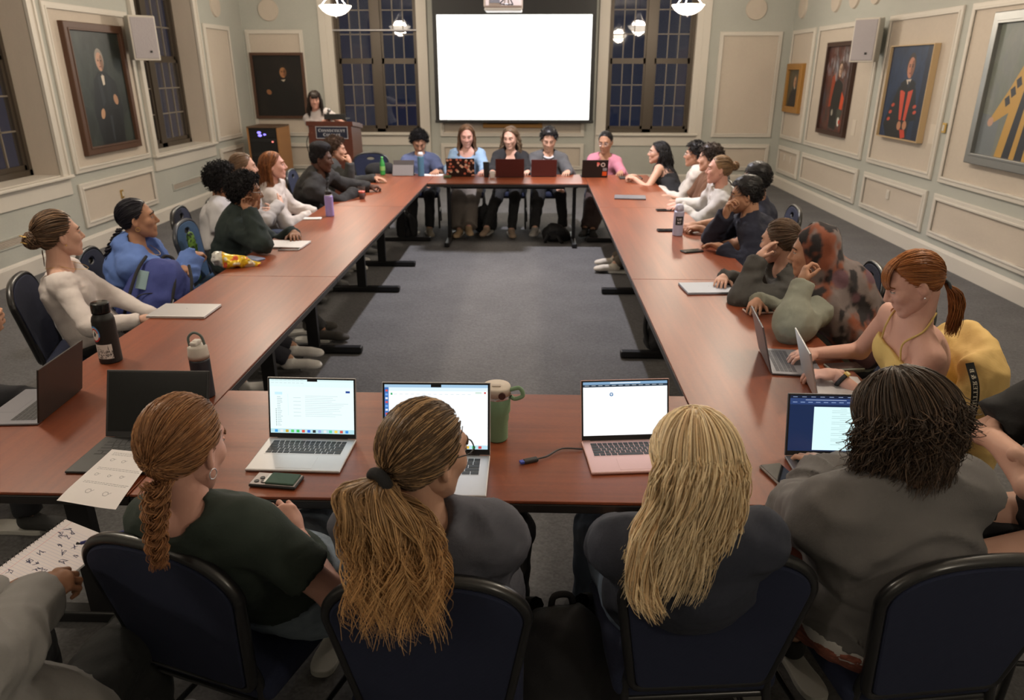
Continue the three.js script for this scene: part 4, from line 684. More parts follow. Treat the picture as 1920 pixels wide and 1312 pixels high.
function person(s) {
  const b = (s.face ?? 0) * D, tb = (s.turn ?? s.face ?? 0) * D, F0 = V(Math.sin(b), 0, -Math.cos(b)), R0 = V(Math.cos(b), 0, Math.sin(b)), Rt = V(Math.cos(tb), 0, Math.sin(tb)), Ft0 = V(Math.sin(tb), 0, -Math.cos(tb));
  const hs = s.hs ?? 1, male = !!s.male, sw = (s.sw ?? (male ? 0.172 : 0.15)), bw = s.bw ?? 1, cell = s.cell ?? 0.014;
  const H = P(...s.head), la = (s.look ?? s.face ?? 0) * D, lp = (s.pitch ?? 0) * D, lf = V(Math.sin(la) * Math.cos(lp), -Math.sin(lp), -Math.cos(la) * Math.cos(lp));
  let up = V(0, 1, 0).addScaledVector(lf, -lf.y).normalize(); if (s.roll) up.applyAxisAngle(lf, s.roll * D); const lx = up.clone().cross(lf);
  const headM = new THREE.Matrix4().makeBasis(lx, up, lf).setPosition(H).multiply(new THREE.Matrix4().makeScale(hs, hs, hs));
  const stand = !!s.stand, seatY = s.seatY ?? (stand ? 0.93 : 0.565), Pc = P(s.pos[0], seatY, s.pos[1]);
  const Nb = H.clone().addScaledVector(V(0, 1, 0), -0.175 * hs).addScaledVector(lf, -0.012).addScaledVector(Ft0, -0.028), Sb = H.clone().addScaledVector(up, -0.05 * hs).addScaledVector(lf, -0.03 * hs);
  const U = Nb.clone().sub(Pc).normalize(), R = Rt.clone().addScaledVector(U, -Rt.dot(U)).normalize(), F = U.clone().cross(R).normalize(), L = Nb.distanceTo(Pc), spine = (t, f = 0) => Pc.clone().lerp(Nb, t).addScaledVector(F, f - 0.03 * Math.sin(t * Math.PI) * (s.slouch ?? 1)), ax = [R, U, F];
  const sh = [-1, 1].map(q => Nb.clone().addScaledVector(U, -0.055).addScaledVector(R, q * sw).addScaledVector(F, s.shFwd ?? 0.01));   // 0 = left, 1 = right
  const ua = s.ua ?? (male ? 0.29 : 0.27), fa = s.fa ?? (male ? 0.255 : 0.235);
  const hips = [-1, 1].map(q => Pc.clone().addScaledVector(R0, q * 0.085).addScaledVector(V(0, 1, 0), -0.01));
  const legs = [0, 1].map(i => { const q = i ? 1 : -1, ft = s.feet?.[i]; const ank = ft ? P(ft[0], ft[2] ?? 0.085, ft[1]) : hips[i].clone().addScaledVector(F0, stand ? 0.02 : (s.legOut ?? 0.42)).addScaledVector(R0, q * 0.05).setY(0.085); const [knee, end] = twoBone(hips[i], ank, 0.42 * (s.leg ?? 1), (stand ? 0.43 : 0.415) * (s.leg ?? 1), F0.clone().multiplyScalar(1).add(V(0, stand ? 0 : 0.9, 0)).addScaledVector(R0, q * (s.kneeOut ?? 0.12))); return { hip: hips[i], knee, ank: end }; });
  const arms = [0, 1].map(i => { const q = i ? 1 : -1, hd = s.hands?.[i] ?? {}; const w = hd.w ? P(...hd.w) : legs[i].hip.clone().lerp(legs[i].knee, 0.7).add(V(0, 0.1, 0)).addScaledVector(R0, -q * 0.03); const pole = hd.pole ? V(hd.pole[0], hd.pole[1], -hd.pole[2]) : V(0, -1, 0).addScaledVector(R, q * 0.55).addScaledVector(F, -0.45); const [el, wr] = twoBone(sh[i], w, ua, fa, pole); return { el, wr, hd }; });
  const ar = (s.ar ?? 1) * (male ? 1.08 : 1), lr = s.lr ?? 1;
  const torso = e => [
    SDF.ell(Pc.clone().addScaledVector(V(0, 1, 0), 0.02), [R0, V(0, 1, 0), F0], [0.172 * bw + e, 0.125 + e, 0.125 * bw + e], { k: 0.02 }),
    SDF.ell(spine(0.34), ax, [0.136 * bw + e, L * 0.30 + e, 0.104 * bw + e], { k: 0.07 }),
    SDF.ell(spine(0.68), ax, [0.150 * bw * (sw / 0.152) ** 0.7 + e, L * 0.30 + e, 0.108 * bw + e], { k: 0.06 }),
    SDF.cone(sh[0].clone().addScaledVector(R, 0.03), sh[1].clone().addScaledVector(R, -0.03), 0.05 + e, 0.05 + e, { k: 0.04 }),
    ...[0, 1].map(i => SDF.cone(Nb.clone().addScaledVector(U, 0.012), sh[i].clone().addScaledVector(U, 0.01), 0.046 + e, 0.048 + e, { k: 0.035 })),
    ...(s.bust ? [-1, 1].map(q => SDF.ell(spine(0.66).addScaledVector(F, 0.082 * bw).addScaledVector(R, q * 0.066), ax, [0.062 + e, 0.066 + e, 0.05 * s.bust + e], { k: 0.035 })) : []),
  ];
  const upper = (i, e, t = 1, o = {}) => SDF.cone(sh[i], sh[i].clone().lerp(arms[i].el, t), 0.044 * ar + e, mix(0.044, 0.036, t) * ar + e + (o.flare ?? 0), { k: 0.025, cap: t < 1 });
  const fore = (i, e, t = 1, o = {}) => SDF.cone(arms[i].el, arms[i].el.clone().lerp(arms[i].wr, t), 0.0365 * ar + e, mix(0.0365, 0.0255, t) * ar + e + (o.flare ?? 0), { k: 0.018, cap: true });
  const thigh = (i, e, t = 1, o = {}) => SDF.cone(legs[i].hip, legs[i].hip.clone().lerp(legs[i].knee, t), 0.09 * lr + e, mix(0.09, 0.06, t) * lr + e + (o.flare ?? 0), { k: 0.03, cap: t < 1 });
  const shin = (i, e, t = 1, o = {}) => SDF.cone(legs[i].knee, legs[i].knee.clone().lerp(legs[i].ank, t), 0.057 * lr + e, mix(0.057, 0.038, t) * lr + e + (o.flare ?? 0), { k: 0.02, cap: t < 1 || o.cap });
  const neck = SDF.cone(Nb.clone().addScaledVector(U, -0.03), Sb, 0.058 * (male ? 1.1 : 1), 0.051 * (male ? 1.1 : 1), { k: 0.02 });
  // group at the person's base
  const t = thing('person', s.label, 'person', [s.pos[0], 0, s.pos[1]]), inv = new THREE.Matrix4().makeTranslation(-t.position.x, 0, -t.position.z);
  const add = (name, geo, mat, label) => part(t, name, geo.applyMatrix4(inv), mat, label);
  // skin: torso, limbs, head and hands in one mesh
  const shrink = -0.004, bodyP = [...torso(shrink), neck, ...[0, 1].flatMap(i => [upper(i, 0), SDF.cone(arms[i].el, arms[i].wr, 0.0365 * ar, 0.0255 * ar, { k: 0.018 }), thigh(i, shrink), shin(i, shrink)])];
  const solid = (x, y, z) => sdAt(bodyP, x, y, z);
  const list = [sdfMesh(bodyP, cell), placed(getHead(s.headCell ?? 0.006, male), headM)];
  arms.forEach((a, i) => { if (a.hd.hide) return; const d = a.hd.d ? V(a.hd.d[0], a.hd.d[1], -a.hd.d[2]).normalize() : a.wr.clone().sub(a.el).normalize(); let nrm = a.hd.n ? V(a.hd.n[0], a.hd.n[1], -a.hd.n[2]) : V(0, -1, 0); const y = nrm.clone().negate().addScaledVector(d, nrm.dot(d)).normalize(), x = y.clone().cross(d), hk = s.handScale ?? (male ? 1.04 : 0.94), m = new THREE.Matrix4().makeBasis(x.multiplyScalar(i ? 1 : -1), y, d).setPosition(a.wr).multiply(new THREE.Matrix4().makeScale(hk, hk, hk)); list.push(placed(getHand(s.handCell ?? 0.005, a.hd.pose ?? 'relaxed'), m, !i)); });
  add('body', joinMeshes(list), skinMat(s.skin));
  // clothing
  const tp = s.top;
  if (tp) {
    const e = tp.fit ?? 0.014, hem = tp.hem ?? 0.0, ps = [...torso(e)];
    for (const i of [0, 1]) { if (tp.sleeve > 0) { if (tp.sleeve < 1) ps.push(upper(i, e + 0.002, tp.sleeve, { flare: tp.flare ?? 0.008 })); else { ps.push(upper(i, e)); if (tp.sleeve > 1) ps.push(fore(i, e, Math.min(1, tp.sleeve - 1) * (tp.sleeve >= 2 ? 1.0 : 1), { flare: tp.cuff ?? 0.0 })); } } }
    if (tp.hood) { const a = [], n = 7; for (let i = 0; i < n; i++) { const w = mix(-2.0, 2.0, i / (n - 1)); a.push(Nb.clone().addScaledVector(R, Math.sin(w) * 0.105).addScaledVector(F, -Math.cos(w) * 0.085 + 0.005).addScaledVector(U, 0.01 + 0.035 * Math.cos(w) - (i === 0 || i === n - 1 ? 0.02 : 0))); } for (let i = 0; i < n - 1; i++) ps.push(SDF.cone(a[i], a[i + 1], 0.036, 0.036, { k: 0.02 })); ps.push(SDF.ell(Nb.clone().addScaledVector(F, -0.1).addScaledVector(U, -0.055), ax, [0.1, 0.085, 0.045], { k: 0.03 })); }
    if (tp.extra) ps.push(...tp.extra({ Nb, U, R, F, sh, arms, Pc, spine, ax, legs, H, up, lf, lx }));
    const nk = tp.neck ?? 'crew', N = Nb;
    const scoop = (u, f, r) => SDF.ell(N.clone().addScaledVector(U, u).addScaledVector(F, f), ax, r, { op: 's', k: 0.006 });
    if (nk === 'crew') ps.push(scoop(0.064 + (e - 0.014) * 0.6, 0.012 + (e - 0.014) * 0.5, [0.08, 0.066, 0.082]));
    if (nk === 'hood') ps.push(scoop(0.06, 0.025, [0.07, 0.075, 0.08]));
    if (nk === 'boat') ps.push(scoop(0.03, 0.02, [0.15, 0.075, 0.115]));
    if (nk === 'scoop') ps.push(scoop(0.045, 0.02, [0.088, 0.07, 0.085]), scoop(-0.02, 0.11, [0.085, 0.10, 0.075]));
    if (nk === 'wide') ps.push(scoop(0.03, 0.01, [0.145, 0.085, 0.12]), scoop(0.0, 0.1, [0.115, 0.085, 0.07]));
    if (nk === 'open') ps.push(scoop(0.05, 0.02, [0.08, 0.07, 0.08]), SDF.cone(N.clone().addScaledVector(F, 0.11).addScaledVector(U, 0.02), spine(0.3, 0.16), 0.085, 0.07, { op: 's', k: 0.008 }));
    if (nk === 'tank') ps.push(SDF.plane(N.clone().addScaledVector(U, -0.145), U.clone()));
    ps.push(SDF.plane(Pc.clone().addScaledVector(U, hem), U.clone().negate()));
    if (tp.cut) ps.push(...tp.cut({ Nb, U, R, F, sh, arms, Pc, spine, ax }));
    const amp = (tp.fold ?? 0.006) * 1.25, fq = (tp.freq ?? 11) * 1.15, sd = people.length * 3.1;
    const disp = (x, y, z) => { const w = noise3(x * 5 + sd, y * 5, z * 5) * 1.6; return amp * (1.35 - Math.abs(noise3(x * fq * 0.7 + w + sd, y * fq * 1.5 + w * 1.3, z * fq * 0.7)) * 2.2) * 0.8 + amp * 0.35 * noise3(x * fq * 3, y * fq * 3.4, z * fq * 3); };
    add(tp.name ?? 'shirt', largestPiece(sdfMesh(ps, tp.cell ?? cell, { disp, color: tp.paint })), clothMat(tp.color, !!tp.paint, tp.rough), tp.label);
    if (tp.under) { const u = [...torso(tp.under.fit ?? 0.007), scoop(0.05, 0.02, [0.083, 0.07, 0.085]), SDF.plane(Pc.clone().addScaledVector(U, tp.under.hem ?? -0.06), U.clone().negate())]; if (tp.under.low) u.push(SDF.plane(N.clone().addScaledVector(U, -tp.under.low), U.clone())); add(tp.under.name ?? 'undershirt', sdfMesh(u, cell, { disp: (x, y, z) => 0.002 * noise3(x * 25, y * 25, z * 25) }), clothMat(tp.under.color)); }
  }
  const bt = s.bottom;
  if (bt) {
    const e = bt.fit ?? 0.012, len = bt.len ?? 2, ps = [SDF.ell(Pc.clone().addScaledVector(V(0, 1, 0), 0.02), [R0, V(0, 1, 0), F0], [0.172 * bw + e, 0.125 + e, 0.125 * bw + e], { k: 0.02 }), SDF.ell(spine(0.3), ax, [0.136 * bw + e, L * 0.30 + e, 0.104 * bw + e], { k: 0.06 })];
    for (const i of [0, 1]) { ps.push(thigh(i, e, Math.min(1, len), { flare: len < 1 ? bt.flare ?? 0.02 : 0 })); if (len > 1) ps.push(shin(i, e, Math.min(0.97, len - 1), { flare: bt.flare ?? 0.006, cap: true })); }
    ps.push(SDF.plane(Pc.clone().addScaledVector(U, bt.waist ?? (s.top ? (s.top.hem ?? 0) + 0.035 : 0.1)), U));
    const amp = bt.fold ?? 0.008, sd = people.length * 1.7;
    add(bt.name ?? 'trousers', largestPiece(sdfMesh(ps, bt.cell ?? cell, { disp: (x, y, z) => amp * noise3(x * 16 + sd, y * 14, z * 16) + amp * 0.5 * noise3(x * 40, y * 40, z * 40 + sd), color: bt.paint })), clothMat(bt.color, !!bt.paint), bt.label);
  }
  if (s.shoes) legs.forEach((l, i) => { const d = l.ank.clone().sub(l.knee).setY(0); const fd = s.footDir?.[i] !== undefined ? V(Math.sin(s.footDir[i] * D), 0, -Math.cos(s.footDir[i] * D)) : F0.clone().addScaledVector(R0, (i ? 1 : -1) * 0.18).normalize(); const m = new THREE.Matrix4().makeBasis(V(0, 1, 0).cross(fd), V(0, 1, 0), fd).setPosition(l.ank.x, l.ank.y - 0.085, l.ank.z).premultiply(inv); const g = new THREE.Group(); g.name = 'shoe'; t.add(g); g.applyMatrix4(m); part(g, 'upper', shoeUpper, clothMat(s.shoes.color)); part(g, 'sole', shoeSole.clone().rotateY(Math.PI), clothMat(s.shoes.sole ?? [0.5, 0.49, 0.46])); if (s.shoes.lace !== false) part(g, 'laces', shoeLaces, clothMat(s.shoes.lace ?? tint(s.shoes.color, 0.9))); });
  // face
  if (s.faceOn !== false) {
    const put = (name, g, mat) => part(t, name, g.clone().applyMatrix4(headM).applyMatrix4(inv), mat);
    for (const i of [0, 1]) { if (!s.closed) { put('eye', eyeGeo[i], eyeWhite); put('iris', irisGeo[i], s.eyes ?? irisMat); } else put('eyelid', eyeGeo[i], skinMat(s.skin)); put('eyelid', upperLidGeo[i], skinMat(s.skin)); put('eyelash', lidGeo[i], lashMat); put('eyebrow', browGeo[i], clothMat(s.brow ?? tint(s.hair?.color ?? [0.05, 0.03, 0.02], 0.7))); }
    put('lips', lipGeo, skinMat(s.lip ?? [s.skin[0] * 0.86, s.skin[1] * 0.55, s.skin[2] * 0.55]));
  }
  const ctx = { margin: s.hair?.margin ?? (s.top ? (s.top.fit ?? 0.014) : 0) + 0.008, toWorld: headM, solid, right: lx, H, Nb, U, R, F, up, lf, P };
  if (s.hair) { reseed(people.length + 50); add('hair', buildHair(s.hair, ctx), s.hair.matte ? hairMatte : hairMat, s.hair.label); }
  if (s.glasses) { const g = []; for (const q of [-1, 1]) { const ring = []; for (let k = 0; k < 14; k++) { const a = k / 14 * 6.283; ring.push(V(q * 0.033 + 0.0225 * Math.cos(a), 0.003 + 0.0175 * Math.sin(a), 0.1 - 0.006 * Math.abs(Math.cos(a)))); } g.push(tube(ring, 0.0017, 28, 5, true), tube([[q * 0.055, 0.01, 0.095], [q * 0.073, 0.01, 0.06], [q * 0.079, 0.012, 0.0], [q * 0.08, -0.002, -0.022]], 0.0016, 12, 5)); } g.push(tube([[-0.011, 0.006, 0.102], [0, 0.009, 0.105], [0.011, 0.006, 0.102]], 0.0016, 6, 5)); add('glasses', merge(g).applyMatrix4(headM), s.glasses, 'thin eyeglasses'); }
  if (s.earring) for (const q of [-1, 1]) add('earring', (s.earring === 'hoop' ? new THREE.TorusGeometry(0.012, 0.0014, 6, 20).rotateY(Math.PI / 2).translate(q * 0.08, -0.05, -0.006) : ball(0.0042, q * 0.082, -0.043, -0.004, 1, 1, 1, 10)).applyMatrix4(headM), s.earringMat ?? M.gold);
  if (s.necklace) { const pts = []; for (let i = 0; i <= 14; i++) { const w = mix(-2.5, 2.5, i / 14), f = Math.cos(w), p = Nb.clone().addScaledVector(R, Math.sin(w) * 0.075).addScaledVector(F, f > 0 ? f * 0.12 + 0.01 : f * 0.06).addScaledVector(U, 0.03 - 0.075 * Math.max(0, f)); for (let k = 0; k < 4; k++) { const d = solid(p.x, p.y, p.z); if (d < 0.002) p.addScaledVector(F, 0.003 - d); } pts.push(p); } add('necklace', tube(pts, 0.0012, 50, 5), M.gold, 'fine gold chain'); }
  if (s.more) s.more({ t, add, Nb, U, R, F, R0, F0, sh, arms, legs, Pc, spine, ax, H, headM, up, lf, lx, inv, solid, cell });
  people.push(t);
  if (s.chair !== null) { const [proto, cx, cz, cf] = s.chair ?? []; const off = 0.02; chair(proto ?? chairProto, cx ?? s.pos[0] - F0.x * off, cz ?? s.pos[1] + F0.z * off, cf ?? s.face ?? 0, `${proto === chairBlue ? 'blue' : 'navy'} stacking chair that the ${s.short} sits on`); }
  return t;
}
const eyeWhite = std(rgb(0.62, 0.6, 0.57), 0.25), irisMat = std(rgb(0.03, 0.018, 0.012), 0.2), lashMat = std(rgb(0.02, 0.014, 0.012), 0.6);
// ================================================================ the people
function ray(u, v) { const dx = (u - 960) / FOC, dy = -(v - 656) / FOC, rz = Math.cos(PITCH) + dy * Math.sin(PITCH); return [dx * Math.cos(YAW) - rz * Math.sin(YAW), dy * Math.cos(PITCH) - Math.sin(PITCH), dx * Math.sin(YAW) + rz * Math.cos(YAW)]; }
const atX = (u, v, X) => { const r = ray(u, v), t = X / r[0]; return [X, EYE + r[1] * t, r[2] * t]; };
const atZ = (u, v, Z) => { const r = ray(u, v), t = Z / r[2]; return [r[0] * t, EYE + r[1] * t, Z]; };
// skin tones and hair colours as linear base colours
const SK = { fair: [0.60, 0.36, 0.275], rosy: [0.62, 0.345, 0.275], light: [0.55, 0.325, 0.235], tan: [0.46, 0.25, 0.165], olive: [0.40, 0.215, 0.135], brown: [0.24, 0.115, 0.065], deep: [0.075, 0.036, 0.024] };
const HC = { black: [0.010, 0.009, 0.010], darkBrown: [0.028, 0.017, 0.012], brown: [0.075, 0.042, 0.024], lightBrown: [0.15, 0.088, 0.05], auburn: [0.17, 0.072, 0.026], ginger: [0.26, 0.095, 0.028], blonde: [0.50, 0.34, 0.165], darkBlonde: [0.26, 0.16, 0.08] };
const BACKLOW = V(0, -0.42, -0.9).normalize();
const HS = {
  short: (c, o = {}) => ({ color: c, n: o.n ?? 420, r: o.r ?? 0.0034, ...o, style: f => { f.cap(n => 0.012 + (o.top ?? 0.012) * sstep(0.1, 0.9, n.y), { noise: 0.004, freq: 7 }); f.short(f.n, o.len ?? 0.35, a => V(a.x * 0.3, -0.5, a.z > 0.2 ? 0.75 : -0.4), o.lift ?? 0.008, { off: 0.02 }); f.short(Math.round(f.n * 0.5), 0.34, a => V(0.25 + rr(-0.2, 0.2), 0.1, 0.8), o.lift ?? 0.01, { lift: 0.05, off: 0.026 }); } }),
  curly: (c, base = 0.03, o = {}) => ({ color: c, n: o.n ?? 620, r: o.r ?? 0.0028, matte: true, ...o, style: f => { f.cap(base * 0.8, { noise: 0.014, freq: 8, ...(o.capo ?? {}) }); f.curls(f.n, base * 1.15, o.len ?? 0.022, o.rad ?? 0.007); } }),
  pulled: (c, after, o = {}) => ({ color: c, n: o.n ?? 600, r: o.r ?? 0.0026, ...o, style: f => { f.cap(0.006); f.pull(o.G ?? BACKLOW, f.n, { puff: o.puff ?? 0 }); after?.(f); } }),
  long: (c, L, o = {}) => ({ color: c, n: o.n ?? 420, r: o.r ?? 0.0038, ...o, style: f => { f.cap(0.009); f.fall(f.n, L, o); o.after?.(f); } }),
};
const wornDenim = (base, seedN) => (x, y, z) => { const k = 0.8 + 0.45 * (0.5 + 0.5 * noise3(x * 7 + seedN, y * 7, z * 7)) + 0.16 * noise3(x * 60, y * 60, z * 60); return [base[0] * k, base[1] * k, base[2] * k]; };

// ---- near row, backs towards us
person({ label: 'person in a dark green tee and light jeans, seen from behind with a braid', short: 'person in the dark green tee', pos: [-0.67, 1.66], face: 14, turn: 12, slouch: 0, head: at(347, 838, 1.125), look: 14, pitch: 14, skin: SK.rosy, cell: 0.011, headCell: 0.004, handCell: 0.004, sw: 0.148, bw: 1.04,
  hair: HS.pulled([0.25, 0.112, 0.045], f => { const w = f.W; f.braid([w(V(-0.01, -0.055, -0.1)), w(V(-0.018, -0.115, -0.112)), w(V(-0.026, -0.175, -0.112)).add(V(0, 0, 0.01)), w(V(-0.03, -0.235, -0.105)).add(V(0, 0, 0.012))], 0.034, 2.7, 26); }, { n: 2000, r: 0.0013, color2: [0.42, 0.21, 0.09], streak: 0.35, puff: 0.004, end: [0.36, 0.16, 0.065], label: 'reddish brown hair in one braid' }),
  top: { color: [0.022, 0.034, 0.027], sleeve: 0.62, neck: 'crew', fit: 0.013, hem: 0.10, fold: 0.006, label: 'dark green cropped tee' }, bottom: { color: [0.3, 0.36, 0.43], paint: wornDenim([0.20, 0.25, 0.31], 3), fit: 0.018, waist: 0.085, fold: 0.008, label: 'light washed jeans' }, shoes: { color: [0.5, 0.5, 0.5] },
  hands: [{ w: [-0.86, 0.66, 1.92] }, { w: at(556, 1002, 0.775), d: [-0.5, 0.75, 0.3], n: [-0.6, -0.2, 0.6], pose: 'curl', pole: [0.9, -0.7, -0.5] }], earring: 'hoop', earringMat: M.silver, chair: [chairSolid, -0.80, 1.635, 18] });
person({ label: 'person in a faded slate tee and glasses, seen from behind with a big wavy ponytail', short: 'person in the slate tee', pos: [-0.225, 1.65], face: 4, turn: 4, head: at(800, 850, 1.135), look: 40, pitch: 8, skin: SK.light, cell: 0.011, headCell: 0.004, handCell: 0.004, sw: 0.152, bw: 1.08,
  hair: HS.pulled([0.13, 0.078, 0.042], f => { const w = f.W, a = w(V(0, -0.028, -0.118)), b = w(V(0, -0.05, -0.155)); const nb = f.ctx.Nb; f.tail([a, b, V(nb.x - 0.045, nb.y + 0.075, nb.z + 0.115), V(nb.x - 0.04, nb.y - 0.02, nb.z + 0.14), V(nb.x - 0.035, nb.y - 0.15, nb.z + 0.16)], 1700, 0.022, 0.108, 0.024, { end: [0.72, 0.42, 0.18], seg: 20, cut: 0.7, freq: 17, endScale: 0.95, flat: 0.45 }); }, { n: 1900, r: 0.0012, color2: [0.45, 0.28, 0.14], streak: 0.3, G: V(0, -0.42, -0.9).normalize(), puff: 0.006, label: 'brown hair with golden ends in a ponytail' }),
  top: { color: [0.085, 0.088, 0.112], sleeve: 0.85, neck: 'crew', fit: 0.022, hem: -0.06, flare: 0.02, fold: 0.007, label: 'faded slate tee' }, bottom: { color: [0.02, 0.02, 0.024] }, shoes: { color: [0.03, 0.03, 0.03] }, glasses: M.black,
  hands: [{ w: [-0.36, 0.64, 1.86] }, { w: [-0.1, 0.64, 1.84] }], chair: [chairSolid, -0.23, 1.545, 0],
  more: o => o.add('scrunchie', new THREE.TorusGeometry(0.024, 0.0135, 10, 24).applyMatrix4(new THREE.Matrix4().makeRotationX(-0.35)).translate(0, -0.034, -0.128).applyMatrix4(o.headM), M.blackSoft, 'black scrunchie') });
person({ label: 'person in a navy tee seen from behind with long straight blonde hair', short: 'person with long blonde hair', pos: [0.395, 1.67], face: -6, turn: -4, head: at(1300, 872, 1.125), look: -6, pitch: 20, skin: SK.fair, cell: 0.011, headCell: 0.004, handCell: 0.004, sw: 0.152, bw: 1.04, faceOn: false,
  hair: HS.long([0.92, 0.73, 0.46], 0.32, { n: 2500, r: 0.0016, color2: [0.66, 0.45, 0.24], streak: 0.3, minAz: 112, wave: 0.009, freq: 4.5, jit: 0.12, drift: V(-0.05, 0, 0), flare: 0.004, vary: 0.62, seg: 12, puff: 0.008, exitY: -0.16, end: [0.9, 0.72, 0.46], after: f => { const w = f.W; f.tail([w(V(0.06, 0.02, -0.05)), w(V(0.085, -0.06, -0.05)), w(V(0.12, -0.14, -0.04)), w(V(0.125, -0.25, -0.03)), w(V(0.105, -0.31, -0.05))], 420, 0.02, 0.035, 0.012, { cut: 0.8 }); }, label: 'long straight blonde hair' }),
  top: { color: [0.024, 0.028, 0.045], sleeve: 0.62, neck: 'crew', fit: 0.018, hem: -0.03, flare: 0.014, label: 'navy tee' }, bottom: { color: [0.15, 0.2, 0.3], paint: wornDenim([0.12, 0.16, 0.23], 9), fit: 0.016, label: 'blue jeans' }, shoes: { color: [0.05, 0.05, 0.05] },
  hands: [{ w: [0.24, 0.66, 1.86] }, { w: [0.5, 0.66, 1.86] }], chair: [chairSolid, 0.415, 1.645, -5] });
person({ label: 'person in a grey sweatshirt and rust shorts bending to a laptop, seen from behind', short: 'person in the grey sweatshirt', pos: [0.93, 1.60], face: -20, turn: -12, slouch: 0.2, kneeOut: 0.1, head: at(1690, 790, 1.155), look: -34, pitch: 26, skin: SK.light, cell: 0.011, headCell: 0.004, handCell: 0.004, sw: 0.168, bw: 1.1, male: true,
  hair: { color: [0.05, 0.033, 0.023], color2: [0.12, 0.076, 0.05], streak: 0.35, n: 1300, r: 0.0014, margin: 0.03, label: 'shaggy dark brown hair', style: f => { f.cap(0.016, { noise: 0.008, freq: 6 }); f.fall(1900, 0.175, { minAz: 66, wave: 0.009, freq: 7, flare: 0.002, vary: 0.55, puff: 0.010, curl: 0.0, exitY: -0.2, seg: 11, jit: 0.25 }); f.fall(700, 0.13, { minAz: 60, wave: 0.013, freq: 8, flare: 0.006, vary: 0.3, puff: 0.016, curl: 0.004, exitY: -0.1, seg: 9, jit: 0.3 }); f.bangs(160, 0.02, { sweep: 0.3 }); } },
  top: { color: [0.125, 0.118, 0.116], sleeve: 2, neck: 'crew', fit: 0.034, hem: 0.045, fold: 0.012, freq: 8, cuff: 0.004, name: 'sweatshirt', label: 'charcoal grey sweatshirt', under: { color: [0.55, 0.53, 0.51], hem: 0.0, fit: 0.030, low: 0.36 } }, bottom: { color: [0.2, 0.06, 0.04], len: 0.86, fit: 0.022, flare: 0.018, waist: 0.04, name: 'shorts', label: 'rust striped shorts', paint: (x, y, z) => { const k = Math.sin((x * 0.7 + y * 0.9 - z * 0.4) * 420) > 0.82 ? 1.7 : 1; return [0.20 * k, 0.062 * k, 0.04 * k]; } }, shoes: { color: [0.02, 0.02, 0.02] },
  hands: [{ w: at(1552, 884, 0.785), d: [0.3, 0, 1], pose: 'typing', pole: [-0.9, -0.7, -0.2] }, { w: [0.92, 0.775, 2.0], d: [-0.3, 0, 1], pose: 'typing', pole: [0.9, -0.6, -0.3] }], chair: [chairSolid, 0.985, 1.645, -8] });
person({ label: 'person in a black tee and black jeans with a wallet chain, arms crossed', short: 'person with crossed arms and black jeans', pos: [1.72, 2.02], face: -88, turn: -82, head: [1.66, 1.22, 2.02], look: -80, skin: SK.fair, cell: 0.012, male: true, sw: 0.165, faceOn: false, hair: HS.short(HC.brown),
  top: { color: [0.012, 0.012, 0.013], sleeve: 0.82, neck: 'crew', fit: 0.02, flare: 0.022, hem: -0.04, label: 'black tee' }, bottom: { color: [0.022, 0.022, 0.024], label: 'black jeans' }, shoes: { color: [0.02, 0.02, 0.02] },
  hands: [{ w: [1.48, 0.83, 2.14], d: [0.5, -0.1, 0.9], n: [0.8, 0, 0], pole: [-0.7, -0.7, -0.5] }, { w: [1.46, 0.85, 1.95], d: [0.6, -0.25, -0.8], n: [0.8, 0, 0], pole: [-0.7, -0.7, 0.5] }],
  more: o => { const a = o.Pc.clone().addScaledVector(o.R0, -0.17).add(V(0, 0.03, 0)), pts = []; for (let i = 0; i <= 22; i++) { const t = i / 22; pts.push(a.clone().addScaledVector(o.F0, 0.1 + t * 0.16).addScaledVector(o.R0, -0.035 - 0.02 * Math.sin(t * 3.1)).add(V(0, -0.1 * Math.sin(t * 3.1) - 0.02 * t, 0))); } o.add('wallet_chain', merge(pts.map((p, i) => new THREE.TorusGeometry(0.008, 0.002, 6, 12).rotateY(i % 2 ? 0.2 : 1.7).rotateX(0.5).translate(p.x, p.y, p.z))), M.silver, 'steel chain links'); } });
person({ label: 'person in a pale grey hooded sweatshirt writing in a notebook, cut by the frame', short: 'person writing in the notebook', pos: [-1.12, 1.10], face: -12, turn: 20, bw: 1.15, head: [-1.13, 1.2, 0.90], look: 30, pitch: 30, skin: SK.brown, cell: 0.011, handCell: 0.004, sw: 0.165, faceOn: false, hair: HS.short(HC.black),
  top: { color: [0.205, 0.2, 0.195], sleeve: 2, neck: 'hood', hood: 1, fit: 0.032, fold: 0.010, freq: 8, hem: -0.06, name: 'hoodie', label: 'pale grey hooded sweatshirt' }, bottom: { color: [0.012, 0.013, 0.013], label: 'dark trousers' }, shoes: { color: [0.3, 0.3, 0.3] },
  hands: [{ w: [-1.28, 0.67, 1.48], d: [0.2, -0.1, 1], pose: 'flat' }, { w: at(150, 1045, 0.70), d: [0.55, 0.25, 0.8], n: [-0.3, -0.9, 0.1], pose: 'grip', pole: [0.8, -0.9, -0.5] }] });

